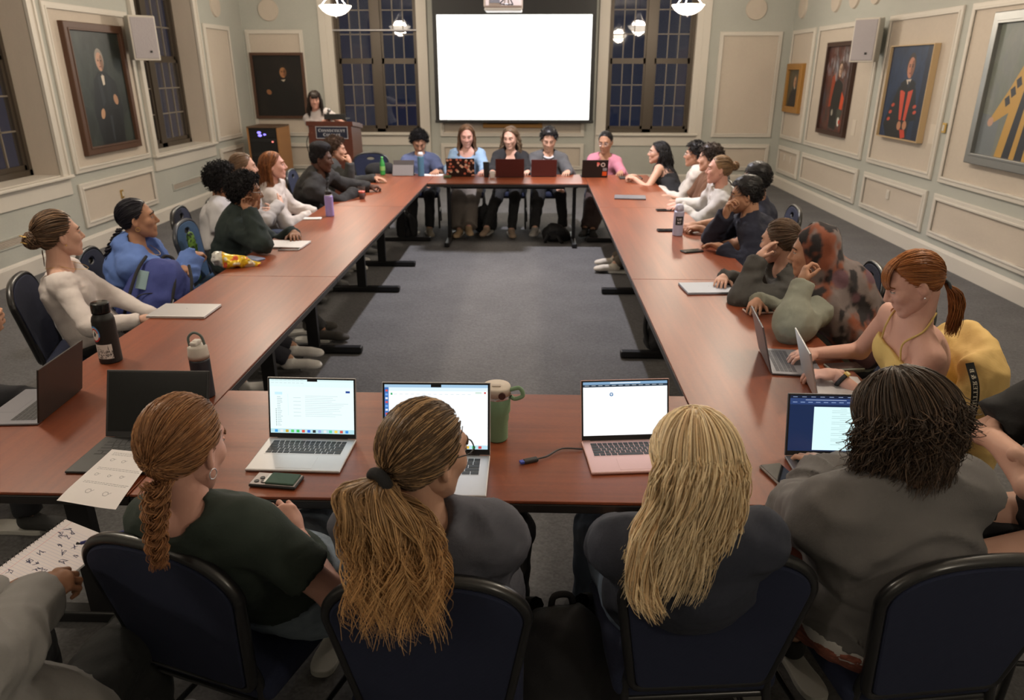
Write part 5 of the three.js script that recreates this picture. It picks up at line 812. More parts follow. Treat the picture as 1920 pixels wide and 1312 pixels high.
// ---- window side, from near to far
person({ label: 'person with bare folded arms and dark trousers, cut by the frame', short: 'person with bare folded arms', pos: [-2.66, 2.78], face: 84, head: [-2.74, 1.2, 2.82], look: 60, skin: SK.tan, cell: 0.014, sw: 0.165, male: true, faceOn: false, hair: HS.short(HC.darkBrown),
  top: { color: [0.05, 0.05, 0.06], sleeve: 0.5, neck: 'crew', label: 'dark tee' }, bottom: { color: [0.014, 0.015, 0.02], label: 'dark trousers' }, shoes: { color: [0.03, 0.03, 0.03] },
  hands: [{ w: [-2.42, 0.92, 2.70], d: [0.2, 0.2, -1], n: [-1, 0, 0], pole: [0.3, -0.8, 0.6] }, { w: [-2.40, 0.87, 2.92], d: [0.2, 0.1, 1], n: [-1, 0, 0], pole: [0.3, -0.8, -0.6] }] });
person({ label: 'person in a white long-sleeved top with hair clipped up, looking towards the screen', short: 'person in the white long-sleeved top', pos: [-2.42, 3.72], face: 72, turn: 66, head: atX(112, 440, -2.47), look: 42, pitch: -2, skin: SK.fair, cell: 0.012, headCell: 0.004, sw: 0.145, bust: 1,
  hair: HS.pulled([0.085, 0.05, 0.03], f => { f.knot(V(0.0, -0.005, -0.128), 0.042, 60, 0.0042); f.tail([f.W(V(0.03, -0.07, -0.09)), f.W(V(0.03, -0.12, -0.085)), f.W(V(0.028, -0.16, -0.08))], 14, 0.006, 0.01, 0.004); }, { n: 900, r: 0.0022, color2: [0.25, 0.15, 0.085], streak: 0.3, G: V(0, -0.05, -1).normalize(), puff: 0.01, label: 'streaked brown hair twisted up' }),
  top: { color: [0.62, 0.565, 0.55], sleeve: 2, neck: 'boat', fit: 0.009, hem: -0.04, fold: 0.0042, freq: 13, cell: 0.010, label: 'white long-sleeved top' }, bottom: { color: [0.02, 0.02, 0.022] }, shoes: { color: [0.6, 0.58, 0.56] },
  hands: [{ w: [-2.1, 0.63, 3.82], d: [0.9, 0, 0.2], pose: 'relaxed' }, { w: at(262, 600, 0.715), d: [0.8, 0.05, 0.5], n: [-0.2, -0.9, 0], pose: 'curl', pole: [-0.2, -0.8, -0.8] }], earring: 'stud', necklace: 1, feet: [[-1.75, 4.1], [-1.72, 3.86]], footDir: [70, 75], chair: [chairSolid, -2.48, 3.74, 70],
  more: o => { const g = [tube([[-0.03, 0.02, -0.155], [0.0, 0.028, -0.178], [0.03, 0.02, -0.16]], 0.0022, 10, 5), tube([[-0.032, -0.012, -0.16], [0.0, -0.006, -0.18], [0.032, -0.012, -0.163]], 0.0022, 10, 5), tube([[0.03, 0.02, -0.16], [0.036, 0.004, -0.158], [0.032, -0.012, -0.163]], 0.0022, 10, 5)]; o.add('claw_clip', merge(g).applyMatrix4(o.headM), M.gold, 'gold wire hair clip'); } });
const cuffBlue = [0.10, 0.18, 0.46];
person({ label: 'person slouching in a blue zip hoodie over a black top, with a long black braid', short: 'person in the blue hoodie', pos: [-2.44, 4.32], face: 76, turn: 72, leg: 1.12, head: atX(258, 410, -2.38), look: 66, pitch: -4, skin: SK.olive, cell: 0.012, headCell: 0.004, sw: 0.158, bust: 1, bw: 1.06,
  hair: HS.pulled([0.012, 0.011, 0.018], f => { const w = f.W; f.braid([w(V(0, -0.045, -0.105)), w(V(-0.01, -0.1, -0.155)), w(V(-0.03, -0.17, -0.205)), w(V(-0.035, -0.27, -0.215))], 0.027, 3.6, 12); }, { n: 900, r: 0.0021, label: 'sleek black hair in a braid' }),
  top: { color: cuffBlue, sleeve: 2, neck: 'open', hood: 1, fit: 0.036, fold: 0.014, freq: 8, hem: -0.08, cell: 0.011, name: 'hoodie', label: 'bright blue zip hoodie', under: { color: [0.012, 0.012, 0.014], low: 0.16, hem: -0.05, fit: 0.006 } }, bottom: { color: [0.02, 0.02, 0.03] }, shoes: { color: [0.62, 0.6, 0.58], sole: [0.05, 0.05, 0.05] },
  hands: [{ w: [-2.15, 0.79, 4.30], d: [0.3, 0, -1], pose: 'curl', pole: [0, -1, 0.5] }, { w: [-2.14, 0.84, 4.40], d: [0.3, 0, 1], pose: 'curl', pole: [0.1, -1, -0.6] }], earring: 'hoop', necklace: 1, feet: [[-1.50, 4.66], [-1.54, 4.48]], footDir: [86, 80] });
person({ label: 'person in a dark green hoodie with curly black hair, chin on hand', short: 'person in the dark green hoodie', pos: [-2.24, 5.20], face: 82, turn: 80, head: atX(462, 360, -2.06), look: 70, pitch: 4, skin: SK.brown, cell: 0.013, male: true, sw: 0.165,
  hair: HS.curly(HC.black, 0.032, { n: 800 }), top: { color: [0.010, 0.019, 0.017], sleeve: 2, neck: 'hood', hood: 1, fit: 0.026, fold: 0.008, name: 'hoodie', label: 'dark green hoodie' }, bottom: { color: [0.02, 0.02, 0.022] }, shoes: { color: [0.05, 0.045, 0.04] }, glasses: M.silver,
  hands: [{ w: [-1.80, 0.785, 5.36], d: [0.4, 0, -1], pose: 'relaxed' }, { w: [-1.97, 1.01, 4.98], d: [-0.4, 0.35, 0.55], n: [-0.3, 0.6, 0.6], pose: 'curl', pole: [0.35, -0.9, -0.45] }], chair: [chairBlue, -2.27, 5.18, 84], feet: [[-1.75, 5.35], [-1.6, 5.15]] });
person({ label: 'person in a white tee with a rounded black afro, behind the dark green hoodie', short: 'person in the white tee', pos: [-2.54, 5.74], face: 80, head: atX(418, 338, -2.48), look: 48, skin: SK.brown, cell: 0.015, male: true, hair: HS.curly(HC.black, 0.036, { n: 700 }), top: { color: [0.55, 0.54, 0.56], sleeve: 0.6, neck: 'crew', fit: 0.018, label: 'white tee' }, bottom: { color: [0.03, 0.03, 0.035] }, shoes: { color: [0.1, 0.1, 0.1] } });
person({ label: 'person in a pale grey ribbed sweater with folded arms, half hidden by curly heads', short: 'person in the pale grey sweater', pos: [-2.46, 6.20], face: 84, head: atX(457, 314, -2.46), look: 62, skin: SK.fair, cell: 0.015, sw: 0.15, hair: HS.pulled(HC.lightBrown, null, { n: 420, r: 0.0034 }), top: { color: [0.40, 0.38, 0.375], sleeve: 2, neck: 'crew', fit: 0.018, fold: 0.008, label: 'pale grey sweater' }, bottom: { color: [0.05, 0.06, 0.09] }, shoes: { color: [0.1, 0.1, 0.1] },
  hands: [{ w: [-2.24, 0.80, 6.18], d: [-0.1, 0.1, -1], n: [-1, 0, 0], pole: [0.2, -1, 0.4] }, { w: [-2.2, 0.85, 6.26], d: [-0.1, 0.1, 1], n: [-1, 0, 0], pole: [0.4, -0.9, -0.5] }] });
person({ label: 'person in a cream knit cardigan with long straight ginger hair', short: 'person in the cream cardigan', pos: [-2.40, 6.68], face: 80, head: atX(513, 310, -2.32), look: 78, pitch: -3, skin: SK.rosy, cell: 0.013, headCell: 0.005, sw: 0.146,
  hair: HS.long(HC.ginger, 0.36, { n: 700, r: 0.003, color2: [0.17, 0.06, 0.02], streak: 0.35, minAz: 92, wave: 0.004, flare: 0.012, vary: 0.8, exitY: -0.2, label: 'long straight ginger hair' }), top: { color: [0.56, 0.51, 0.47], sleeve: 2, neck: 'crew', fit: 0.022, fold: 0.009, hem: -0.08, name: 'cardigan', label: 'cream knit cardigan' }, bottom: { color: [0.02, 0.02, 0.022] }, shoes: { color: [0.1, 0.1, 0.1] },
  hands: [{ w: [-2.08, 0.66, 6.86], d: [1, 0, 0.1] }, { w: [-2.06, 0.68, 6.60], d: [1, 0, 0.2], pole: [0.1, -1, -0.4] }] });
person({ label: 'person in a charcoal hoodie leaning forearms on the table beside the clear cup', short: 'person in the charcoal hoodie', pos: [-2.34, 7.28], face: 82, turn: 86, head: atX(603, 298, -2.05), look: 84, pitch: 6, skin: SK.deep, cell: 0.014, headCell: 0.005, male: true, sw: 0.178,
  hair: { color: HC.black, n: 500, r: 0.0022, matte: true, style: f => { f.cap(n => 0.008 + 0.045 * sstep(0.3, 0.85, n.y), { noise: 0.004, freq: 20 }); f.curls(f.n, n => 0.008 + 0.045 * sstep(0.3, 0.85, n.y), 0.006, 0.004); } }, top: { color: [0.013, 0.012, 0.0115], sleeve: 2, neck: 'hood', hood: 1, fit: 0.028, fold: 0.009, name: 'hoodie', label: 'charcoal hoodie' }, bottom: { color: [0.02, 0.02, 0.022] }, shoes: { color: [0.55, 0.53, 0.5] },
  hands: [{ w: [-1.72, 0.785, 7.62], d: [0.9, 0.1, 0.3], pose: 'curl', pole: [0, -0.6, 0.9] }, { w: [-1.80, 0.785, 7.30], d: [0.7, 0, 0.6], pose: 'curl', pole: [0, -0.6, -0.9] }] });
person({ label: 'person in a dark grey sweater with fluffy brown curls, fist raised to the face', short: 'person with fluffy brown curls', pos: [-2.38, 8.05], face: 86, head: atX(630, 280, -2.2), look: 80, pitch: 5, skin: SK.tan, cell: 0.016, hair: HS.curly([0.055, 0.032, 0.02], 0.03, { n: 650 }), top: { color: [0.03, 0.03, 0.028], sleeve: 2, neck: 'crew', fit: 0.022, label: 'dark grey sweater' }, bottom: { color: [0.03, 0.03, 0.035] }, shoes: { color: [0.1, 0.1, 0.1] },
  hands: [{ w: [-1.80, 0.785, 8.3], d: [1, 0, -0.2] }, { w: [-2.0, 0.99, 8.0], d: [-0.2, 0.9, 0.2], n: [-0.8, 0, 0.2], pose: 'fist', pole: [0.6, -0.8, -0.2] }] });

// ---- speaker at the lectern
person({ label: 'person in a white cap-sleeved top speaking into a microphone at the lectern', short: 'speaker', stand: true, pos: [-3.08, 11.12], face: 172, head: atZ(590, 187, 11.05), look: 165, pitch: 6, hs: 1.02, skin: SK.rosy, cell: 0.016, headCell: 0.005, bust: 0.8, seatY: 0.86,
  hair: HS.long(HC.darkBrown, 0.26, { n: 420, r: 0.004, minAz: 60, wave: 0.01, flare: 0.02, exitY: -0.1, after: f => f.bangs(110, 0.035) }), top: { color: [0.58, 0.54, 0.54], sleeve: 0.42, neck: 'crew', fit: 0.012, hem: -0.02, label: 'white top' }, bottom: { color: [0.03, 0.03, 0.04] }, shoes: { color: [0.05, 0.05, 0.05] },
  hands: [{ w: [-2.70, 1.20, 10.84], d: [0.5, -0.1, -0.8], pose: 'relaxed', pole: [0.7, -0.6, 0.3] }, { w: [-3.02, 1.25, 10.88], d: [0.6, 0.6, -0.2], n: [0.4, 0, -0.7], pose: 'grip', pole: [-0.9, -0.7, 0] }], chair: null });

// ---- panel table
const FZ = 9.42;
person({ label: 'person in a faded blue tee bent over a tablet, next to the teal bottle', short: 'person in the faded blue tee', pos: [-1.45, 9.52], face: 176, head: atZ(786, 266, FZ), look: 170, pitch: 34, hs: 1.06, skin: SK.tan, cell: 0.016, headCell: 0.005, male: true, hair: HS.curly(HC.black, 0.024, { n: 500, rad: 0.010, len: 0.03 }), top: { color: [0.095, 0.12, 0.235], sleeve: 0.75, neck: 'crew', fit: 0.02, flare: 0.015, label: 'faded blue tee' }, bottom: { color: [0.014, 0.014, 0.016] }, shoes: { color: [0.3, 0.26, 0.2] },
  hands: [{ w: [-1.2, 0.775, 9.02], d: [0, 0, -1] }, { w: [-1.6, 0.775, 9.02], d: [0.2, 0, -1] }], feet: [[-1.3, 8.95], [-1.5, 8.9]] });
person({ label: 'person in a light blue wide-necked sweatshirt and taupe trousers at the panel table', short: 'person in the light blue sweatshirt', pos: [-0.86, 9.52], face: 180, head: atZ(875, 254, FZ), look: 176, pitch: 16, hs: 1.1, skin: SK.rosy, cell: 0.015, headCell: 0.005, sw: 0.156,
  hair: HS.long([0.13, 0.07, 0.035], 0.30, { n: 420, r: 0.0042, minAz: 84, wave: 0.006, flare: 0.02, exitY: -0.15, label: 'long light brown hair' }), top: { color: [0.24, 0.36, 0.52], sleeve: 2, neck: 'wide', fit: 0.024, fold: 0.008, label: 'light blue sweatshirt', paint: null }, bottom: { color: [0.19, 0.165, 0.145], fit: 0.03, flare: 0.03, label: 'loose taupe trousers' }, shoes: { color: [0.5, 0.36, 0.22], sole: [0.6, 0.57, 0.5] },
  hands: [{ w: [-0.62, 0.775, 9.0], d: [-0.3, 0, -1], pose: 'typing' }, { w: [-1.05, 0.775, 9.0], d: [0.3, 0, -1], pose: 'typing' }], feet: [[-0.8, 8.72], [-0.92, 8.9]] });
person({ label: 'person in a black cardigan over a pale top behind a maroon laptop', short: 'person in the black cardigan', pos: [-0.32, 9.52], face: 182, head: atZ(957, 258, FZ), look: 196, pitch: 12, hs: 1.1, skin: SK.fair, cell: 0.015, headCell: 0.005, sw: 0.158, bust: 1, bw: 1.08,
  hair: HS.long([0.12, 0.075, 0.042], 0.22, { n: 420, r: 0.0042, color2: [0.22, 0.15, 0.09], streak: 0.3, minAz: 88, wave: 0.014, flare: 0.03, exitY: -0.12, label: 'wavy light brown hair' }), top: { color: [0.013, 0.013, 0.015], sleeve: 2, neck: 'open', fit: 0.024, name: 'cardigan', label: 'black cardigan', under: { color: [0.42, 0.37, 0.34], low: 0.14, fit: 0.009 } }, bottom: { color: [0.012, 0.012, 0.013] }, shoes: { color: [0.3, 0.22, 0.16] },
  hands: [{ w: [-0.08, 0.775, 9.0], d: [-0.4, 0, -1], pose: 'typing' }, { w: [-0.52, 0.775, 9.0], d: [0.4, 0, -1], pose: 'typing' }], feet: [[-0.28, 8.92], [-0.6, 8.78]] });
person({ label: 'person in a grey zip jacket over a white ringer tee behind a maroon laptop', short: 'person in the grey zip jacket', pos: [0.16, 9.52], face: 180, head: atZ(1029, 262, FZ), look: 180, pitch: 20, hs: 1.08, skin: SK.light, cell: 0.015, headCell: 0.005, male: true,
  hair: HS.short(HC.black, { n: 420, r: 0.0038, lift: 0.018, top: 0.022 }), top: { color: [0.085, 0.085, 0.09], sleeve: 2, neck: 'open', fit: 0.026, name: 'jacket', label: 'grey zip jacket', under: { color: [0.56, 0.55, 0.57], fit: 0.01, name: 'ringer_tee' } }, bottom: { color: [0.012, 0.012, 0.014] }, shoes: { color: [0.3, 0.29, 0.27] },
  hands: [{ w: [0.4, 0.775, 9.0], d: [-0.3, 0, -1], pose: 'typing' }, { w: [-0.02, 0.775, 9.0], d: [0.3, 0, -1], pose: 'typing' }], feet: [[0.36, 9.05], [0.0, 8.74]],
  more: o => { const pts = []; for (let i = 0; i < 20; i++) { const w = i / 20 * 6.283; pts.push(o.Nb.clone().addScaledVector(o.R, Math.sin(w) * 0.078).addScaledVector(o.F, Math.cos(w) * 0.072 + 0.022).addScaledVector(o.U, 0.0 - 0.03 * Math.cos(w))); } o.add('collar_band', tube(pts, 0.009, 40, 6, true), M.black, 'black neck band'); } });
person({ label: 'person in a pink knit sweater behind a black laptop with stickers', short: 'person in the pink sweater', pos: [0.86, 9.50], face: 186, head: atZ(1135, 266, 9.38), look: 200, pitch: 14, hs: 1.06, skin: SK.olive, cell: 0.015, headCell: 0.005, sw: 0.148, hair: HS.pulled(HC.black, f => f.knot(V(0, -0.06, -0.1), 0.03, 24, 0.005), { n: 420, r: 0.0036, label: 'black hair tied back' }), glasses: M.silver,
  top: { color: [0.52, 0.20, 0.27], sleeve: 2, neck: 'scoop', fit: 0.016, fold: 0.007, name: 'sweater', label: 'pink sweater' }, bottom: { color: [0.05, 0.03, 0.028] }, shoes: { color: [0.015, 0.015, 0.015], sole: [0.02, 0.02, 0.02] }, necklace: 1,
  hands: [{ w: [1.04, 0.775, 9.0], d: [-0.3, 0, -1], pose: 'typing' }, { w: [0.7, 0.775, 9.02], d: [0.2, 0, -1], pose: 'typing' }], feet: [[0.7, 8.8], [0.6, 8.75]] });

// ---- portrait side, from far to near
person({ label: 'person in a black tank top with long black hair, forearms on the table end', short: 'person in the black tank top', pos: [1.55, 8.25], face: -88, turn: -80, head: atX(1234, 286, 1.38), look: -86, pitch: -2, skin: SK.light, cell: 0.014, headCell: 0.005, sw: 0.148, bust: 0.8,
  hair: HS.long(HC.black, 0.34, { n: 560, r: 0.004, minAz: 92, wave: 0.016, freq: 7, flare: 0.04, exitY: -0.1, puff: 0.008, label: 'long wavy black hair' }), top: { color: [0.012, 0.012, 0.014], sleeve: 0, neck: 'tank', fit: 0.007, name: 'tank_top', label: 'black tank top' }, bottom: { color: [0.015, 0.015, 0.016] }, shoes: { color: [0.02, 0.02, 0.02] }, glasses: M.silver,
  hands: [{ w: [1.12, 0.785, 8.36], d: [-0.6, 0.1, 0.4], pose: 'curl', pole: [0.1, -0.7, -0.9] }, { w: [1.14, 0.785, 8.56], d: [-0.7, 0.1, -0.3], pose: 'curl', pole: [0.1, -0.7, 0.9] }] });
person({ label: 'person in a cream hoodie and round glasses, leaning back behind the brown shirt', short: 'person in the cream hoodie', pos: [1.72, 7.86], face: -84, head: atX(1303, 290, 1.68), look: -74, pitch: 0, skin: SK.tan, cell: 0.015, male: true, hair: HS.short(HC.black, { lift: 0.02 }), glasses: M.silver, top: { color: [0.52, 0.48, 0.43], sleeve: 2, neck: 'hood', hood: 1, fit: 0.026, fold: 0.009, name: 'hoodie', label: 'cream hoodie' }, bottom: { color: [0.05, 0.05, 0.05] }, shoes: { color: [0.5, 0.5, 0.5] },
  hands: [{ w: [1.36, 0.68, 7.95], d: [-1, 0, 0] }, { w: [1.36, 0.68, 8.2], d: [-1, 0, 0] }] });
person({ label: 'person in a brown collared short-sleeved shirt, between the cream and white sweatshirts', short: 'person in the brown shirt', pos: [1.62, 7.30], face: -88, leg: 1.14, feet: [[0.84, 7.5], [0.80, 7.2]], footDir: [-92, -86], head: atX(1330, 297, 1.69), look: -66, pitch: 2, skin: SK.light, cell: 0.015, headCell: 0.005, male: true, hair: HS.short(HC.darkBrown, { top: 0.02, lift: 0.02 }), top: { color: [0.115, 0.05, 0.022], sleeve: 0.7, neck: 'crew', fit: 0.02, flare: 0.014, label: 'brown short-sleeved shirt' }, bottom: { color: [0.1, 0.08, 0.06] }, shoes: { color: [0.55, 0.5, 0.43] },
  hands: [{ w: [1.36, 0.72, 7.2], d: [-0.6, 0, -0.4], pole: [0.2, -1, -0.6] }, { w: [1.34, 0.72, 7.5], d: [-1, 0, -0.3] }] });
person({ label: 'person in a white sweatshirt with a blond bun', short: 'person in the white sweatshirt', pos: [1.70, 6.70], face: -86, head: atX(1348, 318, 1.61), look: -82, pitch: -2, skin: SK.rosy, cell: 0.014, headCell: 0.005, sw: 0.152, hair: HS.pulled(HC.darkBlonde, f => f.knot(V(0.0, 0.04, -0.128), 0.038, 46, 0.0045), { n: 520, r: 0.0032, color2: HC.lightBrown, streak: 0.4, G: V(0, 0.18, -0.98).normalize(), label: 'dark blond hair in a bun' }),
  top: { color: [0.52, 0.50, 0.475], sleeve: 2, neck: 'crew', fit: 0.026, fold: 0.010, name: 'sweatshirt', label: 'white sweatshirt' }, bottom: { color: [0.05, 0.06, 0.09] }, shoes: { color: [0.55, 0.52, 0.47] }, feet: [[1.15, 6.85], [1.15, 6.6]], footDir: [-90, -84],
  hands: [{ w: [1.32, 0.77, 6.66], d: [-0.8, 0, -0.3], pole: [0.2, -1, -0.5] }, { w: [1.34, 0.74, 6.95], d: [-1, 0, -0.3] }] });
person({ label: 'person in a navy tee with clasped hands on the table, behind the navy sweater', short: 'person with clasped hands', pos: [1.80, 5.92], face: -84, head: atX(1416, 338, 1.71), look: -58, skin: SK.tan, cell: 0.015, male: true, hair: HS.short(HC.black, { n: 800, r: 0.0024, top: 0.02, lift: 0.004 }), top: { color: [0.022, 0.025, 0.045], sleeve: 0.7, neck: 'crew', fit: 0.02, label: 'navy tee' }, bottom: { color: [0.02, 0.02, 0.025] }, shoes: { color: [0.5, 0.5, 0.5] }, ua: 0.3, fa: 0.3,
  hands: [{ w: [1.28, 0.785, 5.62], d: [-0.9, 0.05, 0.2], pose: 'curl', pole: [0, -0.8, -0.8] }, { w: [1.27, 0.79, 5.72], d: [-0.9, 0.05, -0.2], pose: 'curl', pole: [0, -0.8, 0.5] }] });
person({ label: 'person in a navy sweater and black glasses, hand over the mouth', short: 'person in the navy sweater', pos: [1.70, 5.18], face: -82, turn: -78, head: atX(1398, 366, 1.47), look: -76, pitch: 6, skin: SK.olive, cell: 0.013, headCell: 0.005, male: true, sw: 0.178, hair: HS.short(HC.black, { n: 900, r: 0.0022, top: 0.016, lift: 0.004 }), glasses: M.black,
  top: { color: [0.010, 0.012, 0.028], sleeve: 2, neck: 'crew', fit: 0.026, fold: 0.009, name: 'sweater', label: 'navy sweater' }, bottom: { color: [0.02, 0.02, 0.025] }, shoes: { color: [0.2, 0.2, 0.2] },
  hands: [{ w: [1.30, 0.785, 4.98], d: [-0.5, 0.05, 0.5], n: [0.2, -0.5, -0.5], pose: 'relaxed', pole: [0.2, -0.8, -0.6] }, { w: [1.335, 0.985, 5.12], d: [0.1, 0.85, -0.1], n: [0.7, 0, -0.5], pose: 'curl', pole: [-0.6, -0.9, 0.5] }] });
person({ label: 'person in a dark grey sweater with a low brown ponytail, cheek on hand', short: 'person in the dark grey sweater', pos: [1.64, 4.08], face: -80, turn: -70, head: atX(1462, 452, 1.35), look: -46, pitch: 8, skin: SK.fair, cell: 0.013, headCell: 0.005, sw: 0.150, hair: HS.pulled([0.10, 0.062, 0.04], f => { const w = f.W; f.tail([w(V(0, 0.035, -0.12)), w(V(0, 0.01, -0.155)), w(V(0, -0.08, -0.15)), w(V(0, -0.15, -0.13))], 130, 0.012, 0.02, 0.006); }, { n: 800, r: 0.0024, G: V(0, 0.12, -0.99).normalize(), label: 'brown hair pulled back' }),
  top: { color: [0.055, 0.053, 0.05], sleeve: 2, neck: 'crew', fit: 0.026, fold: 0.009, name: 'sweater', label: 'dark grey sweater' }, bottom: { color: [0.03, 0.03, 0.04] }, shoes: { color: [0.1, 0.1, 0.1] }, earring: 'hoop', earringMat: M.silver,
  hands: [{ w: [1.22, 0.96, 3.92], d: [0.4, 0.7, 0.1], n: [0.7, 0.2, 0], pose: 'relaxed', pole: [-0.7, -0.9, -0.4] }, { w: [1.12, 0.785, 4.2], d: [-0.4, 0, -0.9], pole: [0, -0.8, 0.6] }] });
const scarfPaint = (x, y, z) => { const a = fbm(x * 13 + 3, y * 10, z * 13 + 1), b = fbm(x * 17 + 7, y * 12 + 2, z * 17), c = noise3(x * 13 + 11, y * 11, z * 13); let q = [0.155, 0.125, 0.12]; q = lerpC(q, [0.21, 0.062, 0.03], sstep(-0.08, 0.28, a)); q = lerpC(q, [0.016, 0.013, 0.015], sstep(0.0, 0.22, b)); q = lerpC(q, [0.12, 0.06, 0.075], sstep(0.28, 0.5, c)); return q; };
person({ label: 'person in a mottled rust and black headscarf and sage blouse, chin on hand', short: 'person in the headscarf', pos: [1.64, 3.56], face: -80, turn: -70, head: atX(1524, 472, 1.37), look: -72, pitch: 6, skin: SK.tan, cell: 0.011, headCell: 0.004, handCell: 0.004, sw: 0.152,
  top: { color: [0.235, 0.245, 0.2], sleeve: 2, neck: 'crew', fit: 0.024, fold: 0.0055, freq: 12, hem: -0.04, name: 'blouse', label: 'sage green blouse with gathered sleeves', extra: o => [SDF.ell(o.sh[0].clone().lerp(o.arms[0].el, 0.78), AX, [0.085, 0.08, 0.085], { k: 0.05 }), SDF.ell(o.arms[0].el.clone().lerp(o.arms[0].wr, 0.25), AX, [0.075, 0.07, 0.075], { k: 0.04 })], }, bottom: { color: [0.03, 0.03, 0.035] }, shoes: { color: [0.1, 0.1, 0.1] }, earring: 'stud',
  hands: [{ w: [1.27, 0.985, 3.36], d: [0.1, 0.6, 0.3], n: [0.75, 0.2, 0.1], pose: 'curl', pole: [-0.5, -0.9, -0.7] }, { w: [1.18, 0.785, 3.72], d: [-0.3, 0, -0.7], pole: [0, -0.8, 0.6] }],
  more: o => { const w = (x, y, z) => V(x, y, z).applyMatrix4(o.headM), hx = [o.lx, o.up, o.lf], N = o.Nb, ps = [SDF.ell(w(0, 0.03, -0.022), hx, [0.094, 0.108, 0.115], { k: 0.02 }), SDF.ell(w(0, -0.06, -0.045), hx, [0.085, 0.1, 0.088], { k: 0.04 }), SDF.ell(N.clone().addScaledVector(o.U, 0.0).addScaledVector(o.F, 0.01), o.ax, [0.125, 0.09, 0.115], { k: 0.05 }), SDF.cone(w(0.02, -0.08, -0.07), N.clone().addScaledVector(o.F, -0.12).addScaledVector(o.U, -0.06), 0.085, 0.11, { k: 0.05 }), SDF.cone(N.clone().addScaledVector(o.F, -0.10).addScaledVector(o.U, -0.06), o.spine(0.32, -0.12).addScaledVector(o.R, -0.02), 0.12, 0.10, { k: 0.06 }), SDF.cone(N.clone().addScaledVector(o.R, -0.12).addScaledVector(o.U, -0.05), o.spine(0.2, -0.06).addScaledVector(o.R, -0.14), 0.09, 0.10, { k: 0.06 }), SDF.ell(w(0, -0.02, 0.105), hx, [0.085, 0.1, 0.085], { op: 's', k: 0.008 })];
    o.add('headscarf', sdfMesh(ps, 0.009, { disp: (x, y, z) => 0.011 * (1 - 2 * Math.abs(noise3(x * 9 + z * 5, y * 3.2 + x * 4, z * 8))) + 0.004 * noise3(x * 34, y * 20, z * 34), color: scarfPaint }), clothMat([1, 1, 1], true), 'mottled rust, grey and black headscarf');
    o.add('bracelet', new THREE.TorusGeometry(0.034, 0.003, 8, 24).applyMatrix4(new THREE.Matrix4().lookAt(o.arms[0].el, o.arms[0].wr, V(0, 1, 0)).setPosition(o.arms[0].el.clone().lerp(o.arms[0].wr, 0.86))), M.gold, 'gold bracelet'); } });
